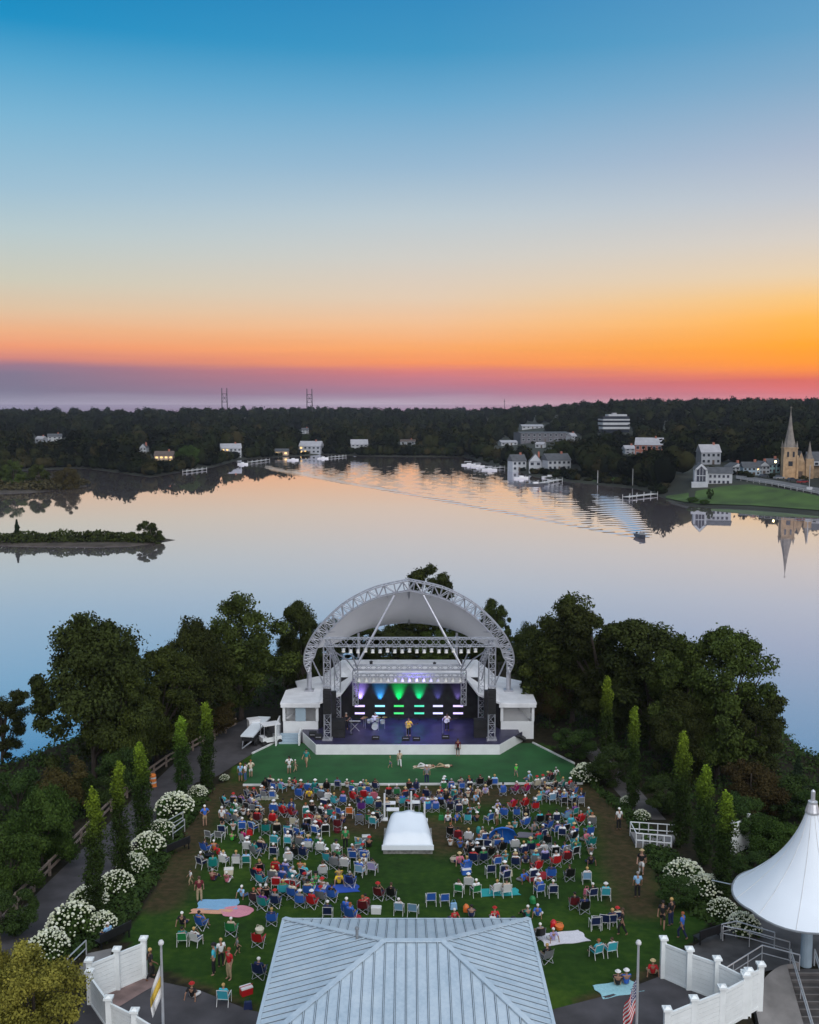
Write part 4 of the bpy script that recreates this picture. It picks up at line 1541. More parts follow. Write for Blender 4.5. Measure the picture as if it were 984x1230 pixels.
dock('long white dock reaching out from the right lawn', (752, 597), (786, 593), 2.6)
dock('white dock below the marina houses', (650, 580), (672, 576), 2.6)
dock('white dock at the left of the marina', (578, 563), (604, 561), 2.4)
dock('small pale dock on the left shore by the willow', (222, 566), (246, 563), 2.0)
dock('pale dock by the lit white house', (300, 555), (322, 552), 2.0)
dock('pale dock in the middle of the far shore', (396, 549), (414, 547.5), 2.0)


def hull(mb, X, L, w, h, mat_=0):
    """Pointed hull, bow at +x."""
    n = 7
    vs, fs = [], []
    for i in range(n):
        f = i / (n - 1)
        x = -L / 2 + L * f
        ww = w / 2 * (1 - max(0, f - 0.45) ** 2 / 0.31)
        ww = max(ww, 0.03)
        sh = h * (1 + 0.25 * f * f)
        vs += [X(x, -ww, sh), X(x, -ww * 0.7, 0.0), X(x, 0, -0.25), X(x, ww * 0.7, 0.0), X(x, ww, sh)]
    for i in range(n - 1):
        for k_ in range(4):
            a = i * 5 + k_
            fs.append((a, a + 5, a + 6, a + 1))
        fs.append((i * 5 + 4, i * 5 + 9, i * 5 + 5, i * 5))
    fs.append((0, 1, 2, 3, 4))
    mb.add(vs, fs, mat_)
    return mb


def moored(label, px, py, L, rz, m='hull_white', canopy=False):
    p = at(px, py, 0.0)
    t = thing('moored_boat', label, 'boat', p, 'boats moored on the far shore')
    X = far_xf(p, rz)
    hull(MB(), X, L, L * 0.34, 0.75).build('hull', M[m], t)
    fbox(MB(), X, -L * 0.12, L * 0.16, -L * 0.12, L * 0.12, 0.76, 1.35).build('cabin', M['hull_white'], t)
    fbox(MB(), X, L * 0.16, L * 0.19, -L * 0.11, L * 0.11, 0.8, 1.6).build('windshield', M['glass_dark'], t)
    if canopy:
        fbox(MB(), X, -L * 0.3, L * 0.2, -L * 0.14, L * 0.14, 2.1, 2.2).build('canopy', M['hull_white'], t)
        for sx in (-0.28, 0.18):
            for sy in (-0.12, 0.12):
                fbox(MB(), X, L * sx - 0.04, L * sx + 0.04, L * sy - 0.04, L * sy + 0.04, 0.7, 2.1).build('canopy_post', M['car_silver'], t)


moored('white boat with canopy at the left end of the marina', 563, 559, 8, 0.1, canopy=True)
moored('white boat with canopy beside the first, nearer the marina dock', 574, 561, 8, 0.2, canopy=True)
moored('white canopied boat under the marina trees', 588, 565, 8, -0.1, canopy=True)
moored('dark hulled boat off the marina dock', 643, 583, 8, 0.1, 'hull_dark')
moored('white boat tied below the white marina houses', 626, 575, 7, 0.15)
moored('white boat below the balcony house at the marina', 660, 574, 7, 0.05)
moored('white boat moored by the lit boathouse', 352, 553, 7, 0.2)
moored('white boat moored in the middle of the far shore', 388, 551, 7, 0.1)
moored('white boat moored by the lit white house', 292, 558, 6, -0.2)

for px, py, ptp, lab in ((718, 579, 565, 'bare pale mast pole at the waterside, left of the two'), (760, 582, 563, 'bare pale mast pole at the waterside, right of the two')):
    p = at(px, py, 1.0)
    top = aty(px, ptp, p.y).z
    tag(MB().tube([(p.x, p.y, -1), (p.x, p.y, top)], 0.2, 6, r1=0.12).build('mast_pole', M['dock_wood'], origin=p), lab, 'pole', 'poles on the waterside')

# pylons and a mast on the skyline
for px, pyt, lab in ((270, 466, 'left of the two dark twin legged pylons on the skyline'), (372, 467, 'right of the two dark twin legged pylons on the skyline')):
    Y = 1500
    p = aty(px, 492, Y)
    zg = hz(p.x, Y)
    top = aty(px, pyt, Y).z
    t = thing('pylon', lab, 'pylon', (p.x, Y, zg), 'twin legged pylons on the skyline')
    for s in (-1, 1):
        MB().tube([(p.x + s * 4.0, Y, zg - 2), (p.x + s * 3.6, Y, top)], 0.75, 6, r1=0.55).build('leg', M['pylon_steel'], t)
    for f_ in (0.52, 0.66, 0.8):
        z = zg + (top - zg) * f_
        MB().box((p.x, Y, z), (8.4, 0.8, 0.7)).build('crossarm', M['pylon_steel'], t)
    br = MB()
    for s in (-1, 1):
        z0, z1 = zg + (top - zg) * 0.52, zg + (top - zg) * 0.8
        br.beam((p.x - 3.6 * s, Y, z0), (p.x + 3.6 * s, Y, z1), 0.4, 0.4)
    br.build('brace', M['pylon_steel'], t)
Y = 1500
p = aty(606, 492, Y)
zg = hz(p.x, Y)
t = thing('radio_mast', 'thin dark mast on the skyline above the marina', 'mast', (p.x, Y, zg))
MB().tube([(p.x, Y, zg - 2), (p.x, Y, aty(606, 479, Y).z)], 0.5, 6, r1=0.3).build('mast', M['pylon_steel'], t)
MB().box((p.x, Y, aty(606, 482, Y).z), (2.6, 0.5, 0.6)).build('crossarm', M['pylon_steel'], t)

# the motorboat that makes the wake
p = BOAT.copy()
p.z = 0.05
hd = math.atan2(-wd.y, -wd.x)
t = thing('motorboat', 'small dark motorboat drawing a wake across the lake', 'boat', p)
X = far_xf(p, hd)
hull(MB(), X, 5.6, 2.0, 0.8).build('hull', M['hull_dark'], t)
fbox(MB(), X, -1.4, 0.2, -0.7, 0.7, 0.55, 1.0).build('seat', M['car_silver'], t)
ws = MB()
vs = [X(0.9, -0.75, 0.85), X(0.9, 0.75, 0.85), X(0.55, 0.68, 1.4), X(0.55, -0.68, 1.4)]
ws.slab(vs, 0.05).build('windshield', M['glass_dark'], t)
fbox(MB(), X, -3.1, -2.7, -0.22, 0.22, -0.2, 1.15).build('outboard_motor', M['tyre'], t)
BOATX = X

# bank tree and shrubs on the river lawn, willow
p = onfar(853, 601)
p.z = hz(p.x, p.y)
put_tree('bank_shrub', GREY, 'dark rounded shrub standing alone on the green bank', 'shrub', 853, 601, 585, 9, 1, base=p, ph=6, pr=3.4)
for px, pb, ptp, w, lab in ((832, 604, 597, 16, 'low shrub at the left end of the green bank'), (846, 606, 600, 14, 'low shrub at the water edge of the green bank')):
    p = onfar(px, pb)
    p.z = hz(p.x, p.y)
    put_tree('bank_shrub', FRESH, lab, 'shrub', px, pb, ptp, w, 2, base=p, ph=6, pr=4.2)
p = onfar(226, 560)
p.z = hz(p.x, p.y)
put_tree('willow', FRESH, 'rounded pale green willow by the tan lit house', 'tree', 226, 560, 535, 30, 2, base=p, ph=6, pr=4.2)
KEEP.append((214, 240, 545, p.y, 8))

# ---- the woods: one mass of crowns
rg = np.random.default_rng(5)
PRO = []
for s in range(8):
    r2 = np.random.default_rng(100 + s)
    k = 13
    d = r2.normal(0, 1, (k, 3))
    d /= np.linalg.norm(d, axis=1, keepdims=True)
    cen = np.array([0, 0, 0.58]) + d * np.array([0.30, 0.30, 0.26]) * r2.uniform(0.5, 1.3, (k, 1))
    P, Nn = cluster_pts(r2, cen, r2.uniform(0.10, 0.27, k), 24, 0.9)
    V, Q = leaves(r2, P, Nn, 0.070, 0.8)
    bm = bmesh.new()
    bmesh.ops.create_icosphere(bm, subdivisions=2, radius=1)
    cv = np.array([v.co[:] for v in bm.verts]) * (1 + r2.uniform(-0.14, 0.14, (len(bm.verts), 1))) * np.array([0.36, 0.36, 0.40]) + np.array([0, 0, 0.46])
    cf = np.array([[v.index for v in f.verts] for f in bm.faces])
    bm.free()
    PRO.append((np.concatenate([V, cv]), Q, cf + len(V)))
VV, QQ, TT, TN = [], [], [], []
base = 0
placed = 0
tries = 0
while placed < 4800 and tries < 60000:
    tries += 1
    a = rg.uniform(-0.62, 0.62)
    ds = dshore(a)
    u = rg.random()
    if placed < 900:
        d_ = 3 + rg.uniform(0, 26)
    else:
        d_ = 8 + 1150 * u ** 1.7
    y = ds + d_
    x = a * y
    z = hz(x, y)
    if z < 0.3:
        continue
    px = 492 + a * F / cp * 0.997
    Ht = rg.uniform(9, 16) * (0.5 if d_ < 16 else 1.0)
    Wd = rg.uniform(10, 17) * (0.6 if d_ < 16 else 1.0)
    # clearings: the lit lawns, the green bank and road, the marina, the houses
    if a > 0.25 and d_ < 62:
        continue
    if 0.05 < a <= 0.25 and d_ < 22:
        if d_ < 6 or rg.random() < 0.5:
            continue
        Ht, Wd = rg.uniform(1.6, 4.0), rg.uniform(3, 6)
    dep = y * cp + (CZ - z) * sp
    dz_ = (z + Ht) - CZ
    vt = (dz_ * cp + y * sp) / (y * cp - dz_ * sp)
    pyt = 615 - F * vt
    wp = Wd * 0.42 * F / dep
    bad = False
    for kx0, kx1, kpy, ky, kr in KEEP:
        if px + wp > kx0 and px - wp < kx1:
            if y < ky + 1 and pyt < kpy:
                bad = True
                break
            if abs(y - ky - kr * 0.5) < kr * 0.5 + Wd * 0.45:
                bad = True
                break
    if bad:
        if rg.random() < 0.6:
            continue
        Ht, Wd = 2.6, 4.0       # low hedge instead of a tree
        if y > ky - 2:
            continue
    Vp, Qp, Tp = PRO[rg.integers(8)]
    ro = rg.uniform(0, 6.28)
    c_, s_ = math.cos(ro), math.sin(ro)
    w = np.stack([(Vp[:, 0] * c_ - Vp[:, 1] * s_) * Wd + x, (Vp[:, 0] * s_ + Vp[:, 1] * c_) * Wd + y, Vp[:, 2] * Ht + z - 0.4], axis=1)
    VV.append(w)
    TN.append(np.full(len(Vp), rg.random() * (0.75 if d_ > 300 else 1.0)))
    QQ.append(Qp + base)
    TT.append(Tp + base)
    base += len(Vp)
    placed += 1
VV, QQ, TT = np.concatenate(VV), np.concatenate(QQ), np.concatenate(TT)
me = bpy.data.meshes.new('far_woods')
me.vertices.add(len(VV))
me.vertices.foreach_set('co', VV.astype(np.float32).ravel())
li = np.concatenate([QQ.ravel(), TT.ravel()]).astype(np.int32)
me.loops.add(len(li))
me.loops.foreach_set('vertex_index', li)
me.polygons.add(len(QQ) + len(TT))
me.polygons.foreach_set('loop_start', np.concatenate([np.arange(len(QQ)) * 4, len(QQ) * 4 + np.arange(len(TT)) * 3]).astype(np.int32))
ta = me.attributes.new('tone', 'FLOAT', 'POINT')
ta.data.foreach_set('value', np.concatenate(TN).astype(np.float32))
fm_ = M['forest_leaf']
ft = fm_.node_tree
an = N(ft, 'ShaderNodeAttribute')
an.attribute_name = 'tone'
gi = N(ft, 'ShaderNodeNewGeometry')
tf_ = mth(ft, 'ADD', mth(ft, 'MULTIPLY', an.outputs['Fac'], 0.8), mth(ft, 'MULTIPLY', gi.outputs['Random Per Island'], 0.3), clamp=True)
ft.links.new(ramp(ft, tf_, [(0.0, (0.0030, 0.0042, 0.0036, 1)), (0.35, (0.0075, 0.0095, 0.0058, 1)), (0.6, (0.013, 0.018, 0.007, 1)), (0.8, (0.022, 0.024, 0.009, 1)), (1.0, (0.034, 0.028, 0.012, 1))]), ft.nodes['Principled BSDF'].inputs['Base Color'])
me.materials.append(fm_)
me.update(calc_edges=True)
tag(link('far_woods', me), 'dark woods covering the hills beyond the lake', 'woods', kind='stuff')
# ================================================================ BANDSHELL AND STAGE
ZG, ZD = 2.0, 2.95                     # lawn at the stage, stage deck
mat('lawn_dark', (0.02, 0.03, 0.015), 0.95)


def truss(mb, p0, p1, s=0.45, up=(0, 0, 1), r=0.045, rd=0.026, bays=None, n=5):
    """Square lattice girder: four chords with zigzag bracing."""
    p0, p1 = Vector(p0), Vector(p1)
    d = p1 - p0
    L = d.length
    d.normalize()
    a = d.cross(Vector(up))
    if a.length < 1e-3:
        a = d.cross(Vector((0, 1, 0)))
    a.normalize()
    b_ = a.cross(d)
    cs = [a * (s / 2 * i) + b_ * (s / 2 * j) for i, j in ((-1, -1), (1, -1), (1, 1), (-1, 1))]
    for c in cs:
        mb.tube([p0 + c, p1 + c], r, n)
    bays = bays or max(2, int(L / (s * 1.25)))
    for k in range(bays):
        f0, f1 = L * k / bays, L * (k + 1) / bays
        for q in range(4):
            c0, c1 = cs[q], cs[(q + 1) % 4]
            if k % 2:
                c0, c1 = c1, c0
            mb.tube([p0 + d * f0 + c0, p0 + d * f1 + c1], rd, 4, caps=False)
            if q % 2 == 0:
                mb.tube([p0 + d * f0 + c0, p0 + d * f0 + (c1)], rd, 4, caps=False)
    return mb


# ---- the deck with its white front
front = [on(365, 893), on(380, 906.5), on(600, 906.5), on(628, 892)]
deck_pl = [(-10.4, 96.0), (front[0].x - 0.1, front[0].y + 0.4), (front[1].x, front[1].y), (front[2].x, front[2].y), (front[3].x, front[3].y + 0.4), (10.6, 96.0), (10.6, 101.5), (-10.4, 101.5)]
t = thing('stage', 'low stage with a white front wall and dark purple deck', 'stage', (0, 95, ZG))
mb = MB()
mb.prism(deck_pl, ZG - 0.4, ZD)
mb.build('deck', M['stage_deck'], t)
fw = MB()
for i in range(1, 4):
    a, b_ = Vector((*deck_pl[i], 0)), Vector((*deck_pl[i + 1], 0))
    nn = Vector(((b_ - a).y, -(b_ - a).x, 0)).normalized() * 0.06
    a, b_ = a + nn, b_ + nn
    if i == 3:
        q = a.lerp(b_, 0.62)
        fw.slab([(a.x, a.y, ZG - 0.3), (q.x, q.y, ZG - 0.3), (q.x, q.y, ZD + 0.03), (a.x, a.y, ZD + 0.03)], 0.055)
        fw.slab([(q.x, q.y, ZG - 0.3), (b_.x, b_.y, ZG - 0.3), (b_.x, b_.y, ZG + 0.1), (q.x, q.y, ZD + 0.03)], 0.055)
    else:
        fw.slab([(a.x, a.y, ZG - 0.3), (b_.x, b_.y, ZG - 0.3), (b_.x, b_.y, ZD + 0.03), (a.x, a.y, ZD + 0.03)], 0.055)
fw.build('front_wall', M['white_paint'], t)
st = MB()
for k in range(5):
    q = Vector((*deck_pl[3], 0)).lerp(Vector((*deck_pl[4], 0)), 0.66 + 0.07 * k)
    st.box((q.x + 0.35, q.y + 0.5, ZD - 0.1 - 0.17 * k), (0.36, 1.0, 0.1))
st.build('steps', M['black_box'], t)

# ---- the house round the stage: backdrop, splayed white reveals, white roofs, two wing pavilions
t = thing('stage_house', 'white stage house with splayed sides, flat roofs and open wing pavilions', 'building', (0, 100, ZG))
bx0, bx1, yb = -6.9, 6.9, 100.6
ztop = 7.15
MB().box(((bx0 + bx1) / 2, yb, (ZD + ztop) / 2 + 0.0), (bx1 - bx0, 0.12, ztop - ZD)).build('backdrop', M['black_cloth'], t)
ro = MB()
ro.prism([(-5.5, 100.0), (5.5, 100.0), (7.2, 106.6), (-7.2, 106.6)], ztop + 0.003, ztop + 0.30)
rfo = ro.build('roof', M['white_roof'], t)
for x, y in ((-4.0, 104.5), (2.6, 104.0), (5.4, 105.0)):
    MB().lathe((x, y, ztop + 0.3), [(0.16, 0.0), (0.16, 0.3), (0.22, 0.32), (0.05, 0.42)], 8).build('roof_vent', M['black_box'], rfo)
MB().box((0, 99.97, ztop - 0.15), (11.0, 0.06, 0.55)).build('fascia', M['white_roof'], t)
MB().prism([(bx0, 100.7), (bx1, 100.7), (bx1, 106.4), (bx0, 106.4)], ZG - 0.3, ztop).build('rear_wall', M['white_paint'], t)
for s in (-1, 1):
    xo = 0.15 if s > 0 else 0.0
    # splayed roof falling outward from the back roof to the wing
    pl = [(5.52, 99.98, ztop + 0.285), (6.75, 98.0, 6.2), (8.84, 97.0, 5.62), (9.0, 106.4, 5.95), (7.2, 106.55, ztop + 0.285)]
    cen = (7.3, 102.0, 6.75)
    vs = [Vector((s * x, y, z)) for x, y, z in pl + [cen]]
    vs += [v - Vector((0, 0, 0.2)) for v in vs]
    fs = []
    for i in range(5):
        j = (i + 1) % 5
        fs += [(i, j, 5), (6 + j, 6 + i, 11), (j, i, 6 + i, 6 + j)]
    if s < 0:
        fs = [tuple(reversed(f)) for f in fs]
    MB().add(vs, fs).build('splayed_roof', M['white_roof'], t)
    # white reveal wall from backdrop edge out to the wing
    rv = MB()
    q0, q1 = Vector((s * 6.93, 100.5, 0)), Vector((s * 8.8, 97.2, 0))
    ps = [(q0.x, q0.y, ZD), (q1.x, q1.y, ZD), (q1.x, q1.y, 5.40), (q0.x, q0.y, 5.9)]
    if s < 0:
        ps = list(reversed(ps))
    rv.slab(ps, 0.12)
    rv.build('reveal_wall', M['black_cloth'], t)
    # wing pavilion: roof, posts, parapet wall, inner wall
    x0, x1 = (8.85, 12.15) if s > 0 else (-12.35, -8.85)
    y0, y1 = 97.0, 105.5
    out = x1 if s > 0 else x0
    inn = x0 if s > 0 else x1
    wr = MB()
    if s > 0:
        wr.prism([(x0, y0 - 0.15), (x1 + 0.2, y0 - 0.15), (x1 + 0.2, 101.4), (x1 - 0.9, 102.4), (x1 - 0.4, 104.8), (x1 - 2.6, y1 + 1.2), (x0, y1 + 1.2)], 5.45, 5.62)
    else:
        wr.prism([(x0 - 0.2, y0 - 0.15), (x1, y0 - 0.15), (x1, y1 + 1.2), (x0 + 2.6, y1 + 1.2), (x0 + 0.4, 104.8), (x0 + 0.9, 102.4), (x0 - 0.2, 101.4)], 5.45, 5.62)
    w_ = wr.build('wing_roof', M['white_roof'], t)
    MB().box(((x0 + x1) / 2, y0 - 0.13, 5.36), (x1 - x0 + 0.3, 0.12, 0.36)).build('eave', M['white_roof'], w_)
    # parapet (solid low wall) with open upper half
    MB().box(((x0 + x1) / 2, y0 + 0.06, (ZG - 0.3 + 3.75) / 2), (x1 - x0 - 0.1, 0.14, 3.75 - ZG + 0.3)).build('parapet_wall', M['white_paint'], t)
    MB().box((out - s * 0.08, (y0 + 104.5) / 2 + 0.2, (ZG - 0.3 + 3.75) / 2), (0.14, 104.5 - y0 - 0.3, 3.75 - ZG + 0.3)).build('side_wall', M['white_paint'], t)
    MB().box(((x0 + x1) / 2, 98.9, (ZG + 5.45) / 2), (x1 - x0 - 0.3, 0.14, 5.42 - ZG)).build('back_wall', M['white_paint'], t)
    for xx, yy in ((x0 + 0.14, y0 + 0.1), (x1 - 0.14, y0 + 0.1), (out - s * 0.14, 100.6)):
        MB().box((xx, yy, (3.76 + 5.44) / 2), (0.26, 0.26, 5.43 - 3.76)).build('post', M['white_paint'], t)
    br = MB()
    br.beam((x0 + 0.3, 101.0, 5.2) if s > 0 else (x1 - 0.3, 101.0, 5.2), (x1 - 0.3, y0 + 0.4, 3.9) if s > 0 else (x0 + 0.3, y0 + 0.4, 3.9), 0.1, 0.14)
    br.build('brace', M['white_paint'], t)
# left wing has a doorway and pale blue steps down
MB().box((-10.6, 97.02, 4.55), (1.0, 0.06, 1.55)).build('shutter', M['house_blue'], t)
sb = MB()
for k in range(4):
    sb.box((-11.6 + 0.0, 96.5 - 0.32 * k, ZG + 0.62 - 0.17 * k), (1.9, 0.34, 0.16))
sb.build('side_steps', M['house_blue'], t)
MB().box((-12.75, 96.4, ZG + 0.9), (0.14, 3.2, 2.2)).build('step_wall', M['white_paint'], t)
MB().box((-10.55, 95.7, ZG + 0.5), (0.14, 1.6, 1.3)).build('step_wall', M['white_paint'], t)

# ---- arch canopy
YA = 101.2
def px_arch(lst):
    out = []
    for zx, zy in lst:
        p = aty(330 + zx / 2.982, 670 + zy / 2.982, YA)
        out.append(Vector((p.x, 0, p.z)))
    return out


def spline(pts, n):
    out = []
    m = len(pts)
    for i in range(m - 1):
        p0, p1, p2, p3 = pts[max(0, i - 1)], pts[i], pts[i + 1], pts[min(m - 1, i + 2)]
        for k in range(n):
            u = k / n
            out.append(0.5 * ((2 * p1) + (p2 - p0) * u + (2 * p0 - 5 * p1 + 4 * p2 - p3) * u * u + (3 * p1 - p0 - 3 * p2 + p3) * u ** 3))
    out.append(pts[-1])
    return out


outer_l = spline(px_arch([(124, 412), (107, 372), (112, 325), (140, 272), (190, 214), (260, 155), (360, 106), (481, 79)]), 4)
xm = outer_l[-1].x
outer = outer_l + [Vector((2 * xm - p.x, 0, p.z)) for p in reversed(outer_l[:-1])]
m_ = len(outer)
inner, nrm = [], []
for i, p in enumerate(outer):
    d = (outer[min(i + 1, m_ - 1)] - outer[max(i - 1, 0)]).normalized()
    nn = Vector((d.z, 0, -d.x))
    depth = 1.05 * min(1.0, 0.12 + min(i, m_ - 1 - i) / 7.0)
    inner.append(p + nn * depth)
t = thing('stage_canopy', 'white fabric canopy under a silver lattice arch over the stage', 'canopy', (0, YA, 7.4))
tr = MB()
def A3(p, y):
    return Vector((p.x, YA + y, p.z))
for y in (-0.55, 0.55):
    tr.tube([A3(p, y) for p in outer], 0.065, 6)
    tr.tube([A3(p, y * 0.55) for p in inner], 0.058, 6)
for i in range(0, m_ - 1):
    y0 = 0.55 if i % 2 else -0.55
    tr.tube([A3(outer[i], y0), A3(outer[i + 1], -y0)], 0.03, 4, caps=False)
    tr.tube([A3(outer[i], -0.55), A3(outer[i], 0.55)], 0.04, 4, caps=False)
    for y in (-0.55, 0.55):
        if i % 2:
            tr.tube([A3(outer[i], y), A3(inner[i + 1], y * 0.55)], 0.045, 4, caps=False)
        else:
            tr.tube([A3(inner[i], y * 0.55), A3(outer[i + 1], y)], 0.045, 4, caps=False)
        tr.tube([A3(outer[i], y), A3(inner[i], y * 0.55)], 0.04, 4, caps=False)
tr.build('arch_truss', M['aluminium'], t)
# membrane from the inner chord back and down to a flatter rear edge
rear = []
for i in range(m_):
    f = i / (m_ - 1)
    x = -8.4 + 16.8 * f + xm
    zc = 8.6 + 2.3 * (1 - (2 * f - 1) ** 2) ** 0.8
    rear.append(Vector((x, 109.2 - 2.5 * (2 * f - 1) ** 2, zc)))
VV, nseg = [], 12
for k in range(nseg + 1):
    u = k / nseg
    for i in range(m_):
        a = A3(inner[i], 0.35)
        b_ = rear[i]
        w = a.lerp(b_, u)
        w.z -= 0.9 * math.sin(PI * u) * (1 - (2 * i / (m_ - 1) - 1) ** 2) * 0.5
        VV.append(w)
lo_i = 9
mbm = MB()
idx = {}
fs = []
for k in range(nseg):
    for i in range(lo_i, m_ - 1 - lo_i):
        fs.append((k * m_ + i, k * m_ + i + 1, (k + 1) * m_ + i + 1, (k + 1) * m_ + i))
off = Vector((0, 0, 0.03))
nv = len(VV)
mbm.add(VV + [v + off for v in VV], fs + [tuple(nv + q for q in reversed(f)) for f in fs])
mem = mbm.build('membrane', M['membrane'], t, smooth=True)
rb = MB()
mid = m_ // 2
rb.tube([A3(inner[mid], 0.3) - Vector((0, 0, 0.1)), rear[mid] - Vector((0, 0, 0.1))], 0.13, 6)
rb.build('ridge_beam', M['aluminium'], t)
for i in (lo_i + 5, mid - 3, mid + 3, m_ - 1 - lo_i - 5):
    bb = MB()
    bb.tube([A3(inner[i], 0.3) - Vector((0, 0, 0.05)), rear[i] - Vector((0, 0, 0.05))], 0.05, 5)
    bb.build('cable', M['aluminium'], t)
ed = MB()
ed.tube([rear[i] for i in range(lo_i, m_ - lo_i)], 0.07, 5)
ed.build('rear_edge', M['aluminium'], t)
for s in (-1, 1):
    foot = outer[0] if s < 0 else outer[-1]
    MB().tube([(foot.x, YA, 5.62), (foot.x, YA, foot.z + 0.1)], 0.24, 10).build('arch_column', M['aluminium'], t)
    MB().box((foot.x, YA, 5.70), (0.9, 0.9, 0.12)).build('base_plate', M['aluminium'], t)
    MB().tube([(s * 5.25 - 0.2, 107.3, ztop + 0.3), (s * 5.25 - 0.2, 107.3, 10.2)], 0.13, 8).build('rear_column', M['aluminium'], t)
    a = aty(330 + (481 + s * 52) / 2.982, 670 + 135 / 2.982, 100.9)
    b_ = aty(330 + (481 + s * 186) / 2.982, 670 + 385 / 2.982, 97.6)
    MB().tube([a, b_], 0.12, 7).build('mast_strut', M['aluminium'], t)
    a = outer[8] if s < 0 else outer[m_ - 9]
    MB().tube([A3(a, 0.3), (s * 8.9, YA + 2.4, 5.7)], 0.08, 6).build('stay', M['aluminium'], t)

# ---- lighting trusses on towers
t = thing('lighting_truss', 'silver box trusses on towers carrying the stage lamps', 'truss', (0, 94, ZD))
XF, YF, ZF = 7.75, 94.1, 12.3
MB2 = truss(MB(), (-XF - 0.3, YF, ZF), (XF + 0.3, YF, ZF), 0.72, bays=26)
MB2.build('upper_truss', M['aluminium'], t)
for s in (-1, 1):
    truss(MB(), (s * XF, YF, ZD), (s * XF, YF, ZF - 0.38), 0.62, up=(0, 1, 0), bays=12).build('tower', M['aluminium'], t)
    MB().box((s * XF, YF, ZD + 0.05), (0.95, 0.95, 0.10)).build('foot_plate', M['aluminium'], t)
    truss(MB(), (s * 7.1, 98.6, ZD), (s * 7.1, 98.6, 9.2), 0.58, up=(0, 1, 0), bays=10).build('tower', M['aluminium'], t)
    truss(MB(), (s * 5.3, 98.0, 5.1), (s * 5.3, 98.0, 8.55), 0.5, up=(0, 1, 0), bays=6).build('hanger_truss', M['aluminium'], t)
    truss(MB(), (s * XF, YF + 0.35, ZF), (s * 7.1, 98.6, 9.1), 0.4, bays=8).build('side_truss', M['aluminium'], t)
    d = MB()
    d.tube([(s * (XF - 0.4), YF, ZF - 0.7), (s * 6.0, YF + 2.0, ZF - 2.2), (s * 5.3, 98.0, 8.5)], 0.07, 5)
    d.tube([(s * (XF - 2.0), YF, ZF - 0.4), (s * 5.0, 98.0, 8.6)], 0.07, 5)
    d.tube([(s * (XF - 0.4), YF, ZF - 1.1), (s * 7.1, 98.6, 7.4)], 0.06, 5)
    d.build('diagonal_brace', M['aluminium'], t)
truss(MB(), (-5.5, 98.0, 8.85), (5.5, 98.0, 8.85), 0.45, bays=22).build('lower_truss', M['aluminium'], t)
truss(MB(), (-5.3, 97.2, 8.3), (5.3, 97.2, 8.3), 0.32, bays=24).build('lamp_bar', M['aluminium'], t)


# ---- par lamps: body, yoke, lens
def par_lamp(p, tilt, label, grp, s=1.0):
    e = thing('stage_lamp', label, 'stage lamp', p, grp)
    d = Vector((0, math.sin(tilt), -math.cos(tilt)))
    b_ = MB()
    P0 = Vector(p)
    b_.tube([P0 - d * 0.16 * s, P0 + d * 0.06 * s, P0 + d * 0.22 * s], 0.13 * s, 8, r1=0.20 * s)
    b_.build('body', M['kerb_white'], e)
    MB().tube([P0 + d * 0.222 * s, P0 + d * 0.245 * s], 0.175 * s, 8).build('lens', M['lamp_glass'], e)
    y_ = MB()
    y_.tube([P0 + Vector((-0.19 * s, 0, 0)), P0 + Vector((-0.19 * s, 0, 0.34 * s)), P0 + Vector((0.19 * s, 0, 0.34 * s)), P0 + Vector((0.19 * s, 0, 0))], 0.025, 4)
    y_.build('yoke', M['aluminium'], e)


for i in range(19):
    x = -6.2 + 12.4 * i / 18
    par_lamp((x, YF - 0.1 + (0.35 if i % 3 == 0 else 0), ZF - 0.80), R(-25 + 8 * (i % 3)), f'{ORD[i]} silver par lamp from the left under the upper stage truss', 'par lamps under the upper truss', 0.9)
for i in range(15):
    x = -4.9 + 9.8 * i / 14
    par_lamp((x, 97.2, 7.86), R(-20 + 6 * (i % 4)), f'{ORD[i]} pale par lamp from the left under the lower stage truss', 'par lamps under the lower truss', 0.9)

# ---- hanging loudspeaker arrays and floor boxes
for s, lab in ((-1, 'black loudspeaker array hanging on the left front tower'), (1, 'black loudspeaker array hanging on the right front tower')):
    xs_ = s * (XF - 0.05)
    t = thing('loudspeaker_array', lab, 'loudspeaker', (xs_, YF - 0.75, 5.4), 'hanging loudspeaker arrays')
    for k in range(6):
        z = 5.85 + 0.385 * k
        MB().box((xs_, YF - 0.8 + 0.03 * abs(k - 3), z), (0.74, 0.62, 0.37)).build('speaker_box', M['black_box'], t)
    fl = MB()
    fl.box((xs_, YF - 0.75, 8.25), (0.8, 0.5, 0.1))
    fl.tube([(xs_, YF - 0.75, 8.3), (xs_, YF - 0.4, ZF - 0.3)], 0.03, 4)
    fl.build('rigging_frame', M['aluminium'], t)
for s, lab in ((-1, 'black subwoofer stack on the left side of the stage'), (1, 'black subwoofer stack on the right side of the stage')):
    t = thing('subwoofer', lab, 'loudspeaker', (s * 6.75, 94.9, ZD), 'subwoofer stacks')
    for k in range(2):
        MB().box((s * 6.75, 94.9, ZD + 0.42 + 0.84 * k), (1.25, 0.9, 0.83)).build('cabinet', M['black_box'], t)
        MB().box((s * 6.75, 94.43, ZD + 0.42 + 0.84 * k), (1.1, 0.03, 0.68)).build('grille', M['black_cloth'], t)
